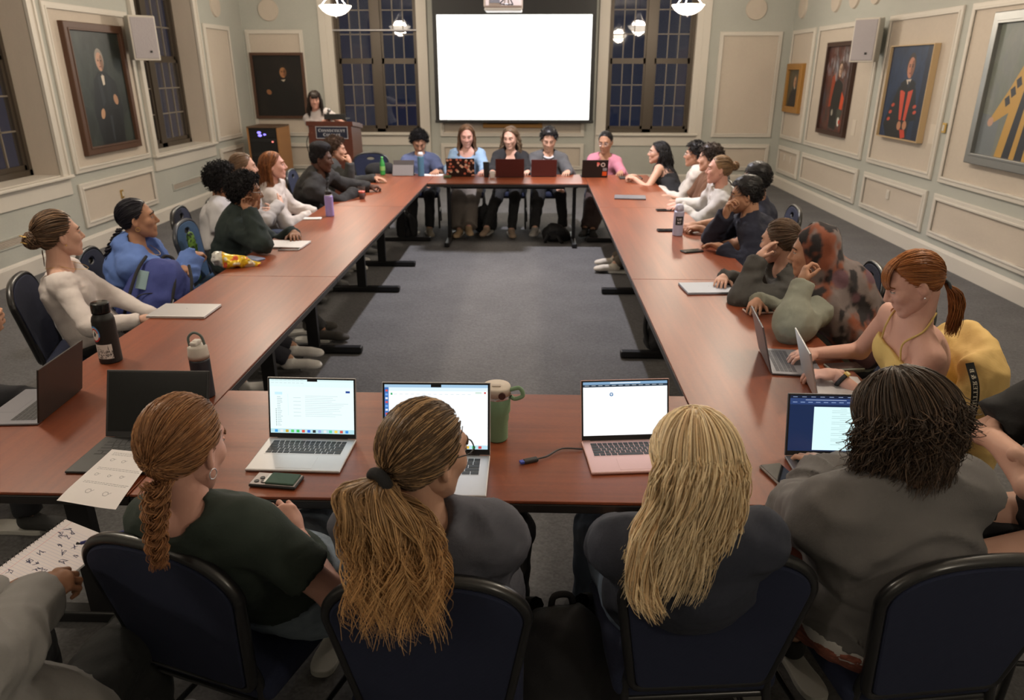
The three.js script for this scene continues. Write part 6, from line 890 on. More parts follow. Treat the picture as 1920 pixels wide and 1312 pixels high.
person({ label: 'person in a yellow halter top typing on a grey laptop', short: 'person in the yellow halter top', pos: [1.60, 2.88], face: -94, turn: -92, head: atX(1712, 530, 1.45), look: -82, pitch: 26, skin: [0.60, 0.35, 0.285], cell: 0.010, headCell: 0.0034, handCell: 0.0036, sw: 0.152, bust: 1, ar: 1.02,
  hair: HS.pulled([0.26, 0.088, 0.024], f => { const w = f.W; f.bangs(260, 0.022, { spread: 0.8 }); f.tail([w(V(0.0, -0.05, -0.105)), w(V(0.0, -0.05, -0.105)).add(V(0.035, -0.03, 0.01)), w(V(0.0, -0.05, -0.105)).add(V(0.05, -0.1, 0.02)), w(V(0.0, -0.05, -0.105)).add(V(0.045, -0.2, 0.03))], 340, 0.014, 0.03, 0.006, { cut: 0.85 }); f.tail([w(V(-0.06, -0.04, -0.03)), w(V(-0.06, -0.04, -0.03)).add(V(0, -0.05, -0.02)), w(V(-0.06, -0.04, -0.03)).add(V(-0.01, -0.1, -0.03)), w(V(-0.06, -0.04, -0.03)).add(V(-0.03, -0.13, -0.03))], 120, 0.008, 0.018, 0.004); }, { n: 1400, r: 0.0018, color2: [0.36, 0.145, 0.045], streak: 0.35, label: 'red hair with a fringe' }),
  top: { color: [0.62, 0.45, 0.16], sleeve: 0, neck: 'none', fit: 0.011, hem: -0.05, fold: 0.003, cell: 0.009, name: 'halter_top', label: 'pale yellow halter top', cut: o => [SDF.plane(o.Nb.clone().addScaledVector(o.U, -0.06), o.U.clone()), SDF.plane(o.Nb.clone().addScaledVector(o.U, -0.2).addScaledVector(o.F, -0.03), o.U.clone().multiplyScalar(0.75).addScaledVector(o.F, -0.66).normalize()), ...[-1, 1].map(q => SDF.plane(o.Nb.clone().addScaledVector(o.U, -0.13).addScaledVector(o.R, q * 0.15), o.R.clone().multiplyScalar(q).addScaledVector(o.U, 0.75).normalize()))] }, bottom: { color: [0.05, 0.055, 0.075] }, shoes: { color: [0.2, 0.2, 0.2] }, earring: 'stud', earringMat: M.silver,
  hands: [{ w: at(1566, 702, 0.785), d: [-0.9, -0.02, 0.15], pose: 'typing', pole: [0.3, -0.7, -0.5] }, { w: at(1530, 662, 0.785), d: [-0.9, 0, -0.1], pose: 'typing', pole: [0.3, -0.7, 0.6] }], chair: [chairProto, 1.58, 2.94, -88],
  more: o => { const n = q => [o.Nb.clone().addScaledVector(o.U, -0.1).addScaledVector(o.F, 0.085).addScaledVector(o.R, q * 0.075), o.Nb.clone().addScaledVector(o.U, -0.02).addScaledVector(o.F, 0.075).addScaledVector(o.R, q * 0.066), o.Nb.clone().addScaledVector(o.U, 0.025).addScaledVector(o.F, 0.01).addScaledVector(o.R, q * 0.066), o.Nb.clone().addScaledVector(o.U, 0.045).addScaledVector(o.F, -0.055).addScaledVector(o.R, q * 0.01)]; for (const q of [-1, 1]) o.add('strap', tube(n(q).map(p => { for (let k = 0; k < 5; k++) { const d = o.solid(p.x, p.y, p.z); if (d < 0.003) p.addScaledVector(V(p.x - o.Nb.x, 0.3 * (p.y - o.Nb.y), p.z - o.Nb.z).normalize(), 0.004 - d); } return p; }), 0.0042, 30, 6), clothMat([0.62, 0.45, 0.16]), 'yellow neck strap');
    const a = o.arms[0], d = a.wr.clone().sub(a.el).normalize(), c = a.el.clone().lerp(a.wr, 0.86), m = new THREE.Matrix4().lookAt(a.el, a.wr, V(0, 1, 0)).setPosition(c); const wt = new THREE.Group(); wt.name = 'wristwatch'; wt.userData.label = 'gold watch on a black strap'; o.t.add(wt); wt.applyMatrix4(m.premultiply(o.inv)); part(wt, 'strap', new THREE.TorusGeometry(0.031, 0.006, 8, 28).scale(1, 1, 1.5), M.black); part(wt, 'watch_case', rbox(0.026, 0.008, 0.024, 0.004, 0, 0.036, 0), M.gold); part(wt, 'dial', rbox(0.017, 0.003, 0.016, 0.002, 0, 0.0405, 0), std(rgb(0.7, 0.6, 0.3), 0.4));
    o.add('hair_tie', new THREE.TorusGeometry(0.017, 0.006, 8, 20).translate(0, -0.055, -0.112).applyMatrix4(o.headM), std(rgb(0.06, 0.07, 0.08), 0.8), 'grey hair tie'); } });
// ================================================================ laptops
const keyGeo = {};
function keyboard(base, w, d, mat, glyph) {
  const x0 = -w * 0.415, x1 = w * 0.415, z0 = d * 0.10, rows = 5, p = (x1 - x0) / 14.6, rz = Math.min(p, d * 0.085);
  const lay = [[1.3, ...Array(13).fill(1)], [1.5, ...Array(12).fill(1), 1.1], [1.8, ...Array(11).fill(1), 1.8], [2.3, ...Array(10).fill(1), 2.3], [1.2, 1.1, 1.1, 1.2, 5, 1.2, 1.1, 1.35, 1.35]];
  lay.forEach((row, j) => { const sum = row.reduce((a, b) => a + b), u = (x1 - x0) / sum; let x = x0; row.forEach(k => { const kw = k * u - 0.0022, id = `${kw.toFixed(4)}${rz.toFixed(4)}`; const g = keyGeo[id] ??= rbox(kw, 0.0016, rz - 0.0022, 0.0006, 0, 0, 0, 0, 0, 0, 1); const m = part(base, 'key', g, mat); m.position.set(x + k * u / 2, base.userData.top + 0.0005, z0 + j * rz + rz / 2); x += k * u; }); });
}
function laptop(hl, hr, o) {
  const a = P(...hl), b = P(...hr), w = o.w ?? a.distanceTo(b), d = o.d ?? w * 0.69, th = 0.009, y = o.y ?? TY, c = a.clone().add(b).multiplyScalar(0.5), yaw = Math.atan2(-(b.z - a.z), b.x - a.x);
  const t = thing('laptop', o.label, 'laptop', [c.x, y, -c.z], yaw);
  const base = part(t, 'base', rbox(w, th, d, 0.004, 0, th / 2 + 0.001, d / 2, 0, 0, 0, 2), o.mat ?? M.alu, o.baseLabel); base.userData.top = th + 0.001;
  part(base, 'keyboard_well', rbox(w * 0.845, 0.0008, d * 0.44, 0.0004, 0, th + 0.001, d * 0.31, 0, 0, 0, 1), o.well ?? o.mat ?? M.alu);
  part(base, 'trackpad', rbox(w * 0.38, 0.0008, d * 0.34, 0.0003, 0, th + 0.001, d * 0.77, 0, 0, 0, 1), o.pad ?? o.mat ?? M.alu);
  if (o.keys) keyboard(base, w, d, o.keyMat ?? M.keycap);
  const lid = new THREE.Group(); lid.name = 'lid'; t.add(lid); lid.position.set(0, th, 0); lid.rotation.x = -((o.open ?? 108) - 90) * D;
  const lh = d * 0.98, shell = part(lid, 'shell', rbox(w, lh, 0.006, 0.0028, 0, lh / 2, -0.003, 0, 0, 0, 2), o.lidMat ?? o.mat ?? M.alu, o.lidLabel);
  part(lid, 'bezel', rbox(w * 0.985, lh * 0.98, 0.001, 0.0004, 0, lh / 2, 0.0006, 0, 0, 0, 1), M.keycap);
  const sw = w * 0.95, sh = lh * 0.885;
  if (o.screen) {
    const tex = canvasTex(640, Math.round(640 * sh / sw), o.screen), pl = new THREE.PlaneGeometry(sw, sh).translate(0, lh * 0.525, 0.0016);
    part(lid, 'display_screen', pl, new THREE.MeshStandardMaterial({ color: 0x000000, emissive: 0xffffff, emissiveMap: tex, emissiveIntensity: o.glow ?? 1.0, roughness: 0.3 }), o.screenLabel);
    if (o.light) { const l = new THREE.RectAreaLight(rgb(0.9, 0.95, 1), o.light, sw, sh); l.position.set(0, lh * 0.525, 0.004); l.rotation.y = Math.PI; lid.add(l); }
  } else part(lid, 'dark_display', rbox(sw, sh, 0.0006, 0.0002, 0, lh * 0.525, 0.0014, 0, 0, 0, 1), phys(rgb(0.008, 0.008, 0.009), 0.18));
  if (o.lidArt) { const tex = canvasTex(384, 256, o.lidArt); part(lid, 'lid_cover', new THREE.PlaneGeometry(w * 0.99, lh * 0.98).rotateY(Math.PI).translate(0, lh / 2, -0.0065), std(0xffffff, 0.5, { map: tex })); }
  part(t, 'hinge', cyl(0.004, 0.004, w * 0.8, 0, th - 0.001, -0.001, 10, 0, 0, Math.PI / 2), M.keycap);
  return t;
}
const bar = (g, c, x, y, w, h) => { g.fillStyle = c; g.fillRect(x, y, w, h); };
const mailScreen = (g, w, h) => {
  bar(g, '#eafcfb', 0, 0, w, h); bar(g, '#d7efef', 0, 0, w, h * 0.035); bar(g, '#0a0a0c', w * 0.45, 0, w * 0.12, h * 0.035); bar(g, '#e2f6f6', 0, h * 0.035, w, h * 0.1); bar(g, '#cfe6ea', w * 0.215, h * 0.27, 2, h * 0.4);
  for (let i = 0; i < 16; i++) bar(g, '#c6d6da', w * 0.02 + (i % 8) * w * 0.05, h * 0.012 + (i > 7 ? h * 0.05 : 0), w * 0.035, 3);
  bar(g, '#c9ecf6', w * 0.06, h * 0.235, w * 0.09, h * 0.05); bar(g, '#1d3f8f', w * 0.905, h * 0.2, w * 0.05, h * 0.035); reseed(4);
  for (let i = 0; i < 17; i++) { bar(g, '#9fb0b8', w * 0.085, h * (0.32 + i * 0.033), w * rr(0.03, 0.07), 3); if (i > 6) bar(g, '#1c2a33', w * 0.068, h * (0.32 + i * 0.033) - 1, 5, 5); }
  for (let i = 0; i < 12; i++) { bar(g, '#b7c6cc', w * 0.42, h * (0.3 + i * 0.034), w * rr(0.3, 0.53), 2); if (i % 2) bar(g, '#c3d0d5', w * 0.28, h * (0.3 + i * 0.034), w * 0.09, 3); }
  bar(g, '#b9dfe6', 0, h * 0.92, w, h * 0.08); const cs = ['#4aa0e0', '#e6e6e6', '#c9a53a', '#5fd06b', '#46c35f', '#e05a4a', '#3d6ee0', '#333', '#9ad', '#e8e8e8', '#67d0a8', '#f2d25a', '#d0574a', '#3f8fe0']; cs.forEach((c, i) => bar(g, c, w * (0.05 + i * 0.065), h * 0.935, w * 0.035, h * 0.05));
};
const docScreen = (g, w, h) => { bar(g, '#dff0fb', 0, 0, w, h); bar(g, '#9fc2dd', 0, 0, w, h * 0.045); bar(g, '#0a0a0c', w * 0.45, 0, w * 0.1, h * 0.04); bar(g, '#3f6fb5', 0, h * 0.045, w * 0.04, h); for (let i = 0; i < 9; i++) bar(g, ['#d95757', '#79a9e8', '#e8e8f0'][i % 3], w * 0.008, h * (0.08 + i * 0.06), w * 0.024, h * 0.03); bar(g, '#f7fbfd', w * 0.04, h * 0.1, w, h * 0.84); bar(g, '#36a469', w * 0.06, h * 0.13, w * 0.016, h * 0.03); bar(g, '#cfe3d8', w * 0.88, h * 0.11, w * 0.06, h * 0.025); bar(g, '#cc3b3b', w * 0.965, h * 0.11, w * 0.016, h * 0.025); for (let i = 0; i < 14; i++) bar(g, '#d3dde3', w * (0.09 + i * 0.055), h * 0.145, w * 0.03, 3); bar(g, '#b8dcea', w * 0.2, h * 0.94, w * 0.8, h * 0.06); for (let i = 0; i < 12; i++) bar(g, ['#2d8fe0', '#e6b93a', '#3dbb62', '#c94545'][i % 4], w * (0.25 + i * 0.06), h * 0.95, w * 0.03, h * 0.04); };
const blankScreen = (g, w, h) => { bar(g, '#fdfefe', 0, 0, w, h); bar(g, '#7fa3c4', 0, 0, w, h * 0.05); bar(g, '#2c3a49', 0, h * 0.05, w, h * 0.045); for (let i = 0; i < 12; i++) bar(g, '#dfe8ef', w * (0.02 + i * 0.08), h * 0.065, w * 0.05, 3); bar(g, '#e9eef2', w * 0.32, h * 0.015, w * 0.36, 7); g.fillStyle = '#4a78a8'; g.beginPath(); g.arc(w * 0.335, h * 0.235, w * 0.022, 0, 7); g.fill(); bar(g, '#fff', w * 0.33, h * 0.215, w * 0.01, h * 0.04); bar(g, '#fff', w * 0.318, h * 0.226, w * 0.034, h * 0.008); };
const darkDoc = (g, w, h) => { bar(g, '#18284a', 0, 0, w, h); bar(g, '#111b33', 0, 0, w, h * 0.05); bar(g, '#2b3f6d', 0, h * 0.05, w, h * 0.11); for (let i = 0; i < 9; i++) bar(g, '#aebfe0', w * (0.03 + i * 0.1), h * 0.022, w * 0.05, 3); for (let i = 0; i < 11; i++) bar(g, '#9db2da', w * (0.03 + i * 0.085), h * 0.115, w * 0.05, 4); bar(g, '#c8d3ea', w * 0.17, h * 0.075, w * 0.45, 3); bar(g, '#d8f6f6', w * 0.27, h * 0.2, w * 0.72, h * 0.78); reseed(8); for (let i = 0; i < 20; i++) bar(g, '#9bb5b8', w * (i % 3 ? 0.47 : 0.56), h * (0.23 + i * 0.034), w * (i % 3 ? rr(0.15, 0.32) : 0.07), 2); };
laptop(at(506, 824, TY), at(668, 828, TY), { label: 'open silver laptop showing a bright list of messages', mat: M.alu, keys: true, screen: mailScreen, light: 0.35, open: 104, w: 0.305, d: 0.215 });
laptop(at(722, 856, TY), at(915, 858, TY), { label: 'large open silver laptop behind the head with the black scrunchie', mat: M.alu, keys: true, screen: docScreen, light: 0.35, open: 106, w: 0.355, d: 0.245 });
laptop(at(1092, 831, TY), at(1252, 826, TY), { label: 'open rose gold laptop with a blank white page', mat: M.roseGold, lidMat: M.roseGold, keys: true, screen: blankScreen, light: 0.35, open: 106, w: 0.304, d: 0.212 });
laptop(at(1466, 858, TY), at(1652, 862, TY), { label: 'open grey laptop showing a script page on a dark blue screen', mat: M.aluDark, keys: true, keyMat: std(rgb(0.03, 0.055, 0.07), 0.5), screen: darkDoc, light: 0.25, open: 104, w: 0.305, d: 0.212 });
laptop(at(166, 822, TY), at(424, 826, TY), { label: 'open black laptop with a switched-off screen under the braided head', mat: std(rgb(0.022, 0.022, 0.022), 0.5), keys: true, open: 112, w: 0.36, d: 0.235 });
laptop(at(152, 732, TY), at(72, 797, TY), { label: 'black-lidded laptop turned away at the window-side corner of the tables', mat: M.aluDark, lidMat: std(rgb(0.02, 0.014, 0.012), 0.4), keys: true, open: 102, w: 0.31, d: 0.215 });
laptop(at(1450, 710, TY), at(1422, 650, TY), { label: 'grey laptop under the hands of the person in yellow', mat: M.aluDark, keys: true, keyMat: std(rgb(0.05, 0.05, 0.065), 0.5), open: 106, w: 0.30, d: 0.212, screen: darkDoc, glow: 0.6, light: 0.45 });
laptop(at(1536, 762, TY), at(1506, 702, TY), { label: 'silver laptop lid standing edge-on behind the dark blue screen', mat: M.alu, open: 106, w: 0.30, d: 0.212, screen: blankScreen, glow: 0.8 });
// closed computers
function closedLaptop(c0, c1, w, d, mat, label, logo) { const a = P(...c0), b = P(...c1), yaw = Math.atan2(-(b.z - a.z), b.x - a.x), m = a.clone().add(b).multiplyScalar(0.5), t = thing('closed_laptop', label, 'laptop', [m.x, TY, -m.z], yaw);
  part(t, 'base', rbox(w, 0.008, d, 0.003, 0, 0.005, -d / 2, 0, 0, 0, 2), mat); part(t, 'lid', rbox(w, 0.005, d, 0.0024, 0, 0.0118, -d / 2, 0, 0, 0, 2), mat); if (logo) { const s = new THREE.Shape(); s.absellipse(0, -0.002, 0.014, 0.016, 0, 6.3); part(t, 'emblem', merge([new THREE.ShapeGeometry(s, 16).rotateX(-Math.PI / 2).translate(0, 0.0147, -d / 2), new THREE.CircleGeometry(0.004, 10).scale(0.7, 1.4, 1).rotateX(-Math.PI / 2).translate(0.004, 0.0147, -d / 2 - 0.021)]), M.aluDark, 'dark fruit-shaped emblem'); } return t; }
closedLaptop(at(289, 597, TY), at(368, 598, TY), 0.305, 0.215, M.alu, 'closed silver laptop before the person in the white top', true);
closedLaptop(at(499, 466, TY), at(552, 467, TY), 0.305, 0.215, std(rgb(0.62, 0.6, 0.6), 0.45, { metalness: 0.3 }), 'closed pale laptop before the dark green hoodie', true);
closedLaptop(at(1303, 553, TY), at(1376, 552, TY), 0.304, 0.212, std(rgb(0.30, 0.33, 0.40), 0.42, { metalness: 0.4 }), 'closed blue-grey laptop before the dark grey sweater', true);
closedLaptop(at(1160, 374, TY), at(1203, 375, TY), 0.305, 0.21, M.aluDark, 'closed dark grey laptop on the far table of the portrait side');
// computers on the panel table (lids towards us)
const flora = (g, w, h) => { bar(g, '#24100f', 0, 0, w, h); reseed(3); for (let i = 0; i < 34; i++) { const x = rnd() * w, y = rnd() * h, c = ['#d98a74', '#e3b49c', '#c2664f', '#efd6c0'][i % 4]; for (let k = 0; k < 5; k++) brush(g, x + 11 * Math.cos(k * 1.257), y + 11 * Math.sin(k * 1.257), 8, 8, 0, c); brush(g, x, y, 4, 4, 0, '#7a3a1e'); } };
const stickers = (g, w, h) => { bar(g, '#0b0b0c', 0, 0, w, h); g.lineWidth = 12; g.strokeStyle = '#d8d2cf'; g.beginPath(); g.arc(w * 0.8, h * 0.27, 26, 0, 7); g.stroke(); brush(g, w * 0.62, h * 0.2, 26, 18, 0.5, '#d06a66'); brush(g, w * 0.6, h * 0.3, 14, 20, 0, '#e0a09a'); bar(g, '#8a8f98', w * 0.8, h * 0.46, 60, 44); bar(g, '#d4571e', w * 0.79, h * 0.68, 66, 64); };
const maroon = std(rgb(0.085, 0.02, 0.018), 0.4, { metalness: 0.2 });
laptop(at(890, 331, TY), at(838, 331, TY), { label: 'laptop with a floral lid on the panel table', mat: M.black, lidArt: flora, open: 105, w: 0.335, d: 0.22, screen: docScreen, glow: 0.5, light: 0.5 });
laptop(at(982, 333, TY), at(930, 333, TY), { label: 'maroon laptop before the black cardigan', mat: M.aluDark, lidMat: maroon, open: 105, w: 0.335, d: 0.225, screen: docScreen, glow: 0.5, light: 0.5 });
laptop(at(1043, 332, TY), at(996, 332, TY), { label: 'maroon laptop before the grey zip jacket', mat: M.aluDark, lidMat: maroon, open: 105, w: 0.30, d: 0.212, screen: docScreen, glow: 0.5, light: 0.5 });
laptop(at(1138, 333, TY), at(1091, 333, TY), { label: 'black laptop covered in stickers at the panel table', mat: M.black, lidArt: stickers, open: 105, w: 0.305, d: 0.212, screen: docScreen, glow: 0.5, light: 0.4 });
{ const p = at(757, 329, TY), t = thing('tablet', 'tablet propped in a grey folding cover on the panel table', 'tablet', p); part(t, 'cover_flap', rbox(0.25, 0.006, 0.13, 0.002, 0, 0.065, 0.03, 1.15), std(rgb(0.17, 0.155, 0.15), 0.8)); part(t, 'screen_slab', rbox(0.25, 0.175, 0.009, 0.003, 0, 0.09, -0.03, -0.3), std(rgb(0.05, 0.04, 0.038), 0.6)); part(t, 'keyboard_flap', rbox(0.25, 0.006, 0.16, 0.002, 0, 0.004, -0.11), std(rgb(0.1, 0.09, 0.09), 0.8)); }

// ================================================================ phones
function phone(px, turn, label, o = {}) { const t = thing('phone', label, 'phone', at(px[0], px[1], TY + (o.lift ?? 0)), turn * D), w = 0.074, l = 0.15; part(t, 'case', rbox(w, 0.0105, l, 0.005, 0, 0.0062, 0), o.mat ?? M.black); part(t, o.back ? 'rear_glass' : 'glass', rbox(w - 0.007, 0.001, l - 0.007, 0.0004, 0, 0.0118, 0), o.glass ?? phys(rgb(0.012, 0.012, 0.014), 0.08)); if (o.back) for (const [x, z] of [[-0.018, -0.055], [-0.018, -0.034], [0.002, -0.045]]) part(t, 'camera_lens', cyl(0.0075, 0.0075, 0.003, x, 0.0135, z, 16), M.blackMetal); o.more?.(t); return t; }
phone([519, 905], 84, 'phone lying face down with a green card wallet on its back', { back: true, glass: std(rgb(0.5, 0.45, 0.45), 0.5), more: t => { part(t, 'card_wallet', rbox(0.062, 0.007, 0.092, 0.004, 0, 0.0155, 0.022), std(rgb(0.03, 0.075, 0.05), 0.7), 'dark green leather wallet'); part(t, 'card', rbox(0.052, 0.002, 0.01, 0.001, 0, 0.0165, -0.026), M.white); } });
phone([1422, 585], 96, 'phone in a pale pink case before the headscarf', { mat: std(rgb(0.62, 0.5, 0.46), 0.5) });
phone([1582, 690], 98, 'phone in a grey-green case behind the typing hands', { mat: std(rgb(0.25, 0.28, 0.25), 0.5) });
phone([1466, 897], 14, 'phone in a clear case half under the dark blue laptop', { mat: std(rgb(0.2, 0.17, 0.15), 0.35) });
phone([1297, 472], -70, 'black phone lying alone before the navy sweater');
phone([1250, 433], 92, 'black phone beside the lavender bottle');
phone([1246, 395], 92, 'black phone lying by the table seam before the white sweatshirt');
phone([586, 411], 96, 'white phone at the table edge before the cream cardigan', { mat: M.white, glass: M.white });
phone([543, 468], 94, 'phone in a white bumper leaning on the closed pale laptop', { mat: std(rgb(0.5, 0.5, 0.52), 0.4) });
phone([476, 486], 60, 'blue phone behind the yellow chip bag', { mat: std(rgb(0.2, 0.25, 0.4), 0.4), glass: std(rgb(0.3, 0.34, 0.48), 0.3) });
single('notebook_stack', rbox(0.26, 0.012, 0.19, 0.004, 0, 0, 0).translate(...P(...at(1182, 333, TY + 0.007)).toArray()), M.black, 'closed black notebook by the elbows of the black tank top', 'notebook');
single('folded_paper', rbox(0.24, 0.004, 0.15, 0.001).translate(...P(...at(812, 328, TY + 0.003)).toArray()), M.paper, 'white sheet of paper behind the teal bottle', 'paper');
single('small_box', rbox(0.09, 0.03, 0.05, 0.006).translate(...P(...at(839, 331, TY + 0.016)).toArray()), std(rgb(0.06, 0.09, 0.04), 0.6), 'small dark green case beside the floral laptop', 'case');
single('paper_cup', lathe([[0.001, 0], [0.026, 0], [0.034, 0.07], [0.031, 0.07], [0.025, 0.004], [0.001, 0.004]], 20).translate(...P(...at(923, 333, TY)).toArray()), M.white, 'small white cup beside the maroon laptop', 'cup');

// ================================================================ bottles
function bottle(name, px, label, prof, mat, cap, o = {}) { const t = thing(name, label, o.cat ?? 'bottle', at(px[0], px[1], TY)); part(t, 'body', lathe(prof, 32), mat, o.bodyLabel); if (cap) part(t, 'cap', lathe(cap.prof, 28), cap.mat, cap.label); o.more?.(t); return t; }
const bandTex = (w, h, draw) => canvasTex(w, h, draw);
function wrapLabel(t, name, r, y0, y1, a0, a1, tex, label) { const g = new THREE.CylinderGeometry(r, r, y1 - y0, 24, 1, true, a0, a1 - a0).translate(0, (y0 + y1) / 2, 0); part(t, name, g, std(0xffffff, 0.5, { map: tex, side: THREE.DoubleSide }), label); }
bottle('water_bottle', [209, 676], 'black insulated bottle with a round badge sticker and a skyline sticker', [[0.001, 0], [0.043, 0], [0.046, 0.005], [0.046, 0.19], [0.042, 0.205], [0.034, 0.217], [0.034, 0.225], [0.001, 0.225]], std(rgb(0.008, 0.008, 0.009), 0.5), { prof: [[0.001, 0.222], [0.037, 0.222], [0.038, 0.228], [0.037, 0.262], [0.033, 0.268], [0.001, 0.268]], mat: phys(rgb(0.008, 0.008, 0.009), 0.15) }, { more: t => {
  wrapLabel(t, 'skyline_sticker', 0.0465, 0.025, 0.09, -0.75, 0.85, bandTex(384, 200, (g, w, h) => { bar(g, '#d6d2d0', 0, 0, w, h); g.strokeStyle = '#141414'; g.lineWidth = 3; reseed(2); for (let i = 0; i < 90; i++) { const x = rnd() * w, y = h * 0.35 + rnd() * h * 0.6; g.strokeRect(x, y, rr(8, 26), rr(8, 24)); } poly(g, '#141414', [[w * .76, h * .36], [w * .785, h * .04], [w * .81, h * .36]]); bar(g, '#141414', w * .12, h * .2, w * .2, 4); bar(g, '#141414', w * .1, h * .3, w * .3, 4); }), 'white sticker with a drawn skyline');
  const g = new THREE.CylinderGeometry(0.0466, 0.0466, 0.075, 24, 1, true, -1.15, 1.25).translate(0, 0.137, 0); part(t, 'badge_sticker', g, std(0xffffff, 0.5, { side: THREE.DoubleSide, map: bandTex(256, 256, (g2, w, h) => { bar(g2, '#060607', 0, 0, w, h); brush(g2, w / 2, h / 2, w * .46, h * .48, 0, '#4b8fd8'); brush(g2, w / 2, h / 2, w * .36, h * .38, 0, '#e9e6e2'); g2.lineWidth = 22; g2.strokeStyle = '#d43a26'; g2.beginPath(); g2.arc(w / 2, h / 2, w * .3, 3.3, 6.1); g2.stroke(); g2.beginPath(); g2.arc(w / 2, h / 2, w * .43, 0.4, 2.7); g2.stroke(); poly(g2, '#26323a', [[w * .38, h * .62], [w * .55, h * .3], [w * .66, h * .5], [w * .52, h * .68]]); }) }), 'round blue, white and red badge'); } });
bottle('travel_bottle', [385, 742], 'navy travel bottle with a cream lid and carrying loop, behind the black laptop', [[0.001, 0], [0.036, 0], [0.038, 0.006], [0.038, 0.15], [0.036, 0.165], [0.001, 0.165]], std(rgb(0.02, 0.024, 0.035), 0.45), { prof: [[0.001, 0.16], [0.0385, 0.16], [0.0385, 0.178], [0.0375, 0.18], [0.036, 0.205], [0.026, 0.215], [0.001, 0.216]], mat: std(rgb(0.6, 0.55, 0.5), 0.5), label: 'cream lid' }, { more: t => { part(t, 'spout', rbox(0.03, 0.018, 0.05, 0.008, -0.004, 0.222, 0), std(rgb(0.62, 0.58, 0.54), 0.5)); part(t, 'carry_loop', tube([[-0.022, 0.205, 0.012], [-0.026, 0.245, 0.004], [-0.005, 0.262, 0], [0.02, 0.25, 0], [0.03, 0.215, 0]], 0.005, 24, 8), std(rgb(0.12, 0.15, 0.14), 0.6), 'grey-green loop'); } });
bottle('tumbler', [932, 822], 'sage green tumbler with a cream lid and side handle', [[0.001, 0], [0.034, 0], [0.037, 0.006], [0.038, 0.07], [0.041, 0.078], [0.041, 0.1], [0.046, 0.108], [0.047, 0.172], [0.001, 0.172]], std(rgb(0.19, 0.32, 0.19), 0.5), { prof: [[0.001, 0.17], [0.048, 0.17], [0.048, 0.196], [0.045, 0.203], [0.001, 0.203]], mat: std(rgb(0.66, 0.58, 0.50), 0.5), label: 'cream lid' }, { cat: 'tumbler', more: t => { part(t, 'steel_ring', lathe([[0.0478, 0.162], [0.0485, 0.165], [0.0485, 0.17], [0.0478, 0.172]], 32), M.silver); part(t, 'handle', tube([[0.045, 0.19, 0.01], [0.078, 0.196, 0.01], [0.088, 0.17, 0.012], [0.06, 0.158, 0.012], [0.048, 0.166, 0.012]], 0.0075, 24, 8), std(rgb(0.2, 0.33, 0.2), 0.5)); part(t, 'pivot', cyl(0.012, 0.012, 0.008, 0.02, 0.182, 0.046, 16, Math.PI / 2), std(rgb(0.06, 0.02, 0.016), 0.4)); part(t, 'sip_cover', rbox(0.03, 0.004, 0.018, 0.003, 0, 0.205, 0.01), std(rgb(0.55, 0.48, 0.42), 0.5)); } });
bottle('steel_bottle', [619, 405], 'lilac steel bottle with a black straw lid', [[0.001, 0], [0.035, 0], [0.0365, 0.006], [0.0365, 0.165], [0.032, 0.18], [0.001, 0.182]], std(rgb(0.30, 0.235, 0.52), 0.45), { prof: [[0.001, 0.18], [0.028, 0.18], [0.029, 0.21], [0.022, 0.22], [0.001, 0.222]], mat: M.black }, { more: t => { part(t, 'straw', tube([[0, 0.215, 0], [-0.01, 0.235, 0], [-0.004, 0.252, 0]], 0.006, 10, 8), M.black); part(t, 'ring', lathe([[0.031, 0.18], [0.0335, 0.182], [0.031, 0.186]], 24), M.silver); } });
bottle('plastic_cup', [679, 373], 'clear plastic cup with a pink drink beside the charcoal sleeves', [[0.001, 0], [0.024, 0], [0.031, 0.06], [0.001, 0.06]], std(rgb(0.09, 0.05, 0.05), 0.4), null, { cat: 'cup', more: t => { part(t, 'pink_layer', lathe([[0.001, 0.058], [0.031, 0.06], [0.032, 0.078], [0.001, 0.08]], 24), std(rgb(0.6, 0.13, 0.09), 0.4)); part(t, 'clear_rim', lathe([[0.032, 0.078], [0.036, 0.125], [0.0345, 0.125], [0.0305, 0.078]], 24), phys(0xffffff, 0.05, { transmission: 1, thickness: 0, ior: 1.45 })); } });
bottle('soda_bottle', [718, 328], 'green plastic soda bottle standing by the panel corner', [[0.001, 0], [0.028, 0], [0.031, 0.012], [0.029, 0.06], [0.0315, 0.1], [0.026, 0.15], [0.012, 0.19], [0.012, 0.2], [0.001, 0.2]], phys(rgb(0.05, 0.35, 0.07), 0.15, { transmission: 0.3, thickness: 0.01 }), { prof: [[0.001, 0.198], [0.014, 0.198], [0.014, 0.215], [0.001, 0.216]], mat: std(rgb(0.15, 0.5, 0.15), 0.5) }, { more: t => part(t, 'paper_label', lathe([[0.0318, 0.055], [0.0325, 0.06], [0.0325, 0.1], [0.032, 0.105]], 24), std(rgb(0.18, 0.38, 0.1), 0.6)) });
bottle('steel_flask', [790, 330], 'teal steel flask with a pale lid before the faded blue tee', [[0.001, 0], [0.037, 0], [0.038, 0.006], [0.038, 0.22], [0.036, 0.23], [0.001, 0.23]], std(rgb(0.05, 0.13, 0.2), 0.45), { prof: [[0.001, 0.228], [0.034, 0.228], [0.032, 0.262], [0.024, 0.278], [0.001, 0.28]], mat: std(rgb(0.62, 0.6, 0.62), 0.4), label: 'pale lid' });
bottle('black_tumbler', [912, 332], 'black tumbler between the floral laptop and the maroon laptop', [[0.001, 0], [0.029, 0], [0.038, 0.16], [0.036, 0.165], [0.001, 0.165]], M.black, { prof: [[0.001, 0.163], [0.039, 0.163], [0.039, 0.176], [0.001, 0.178]], mat: M.blackMetal }, { cat: 'tumbler' });
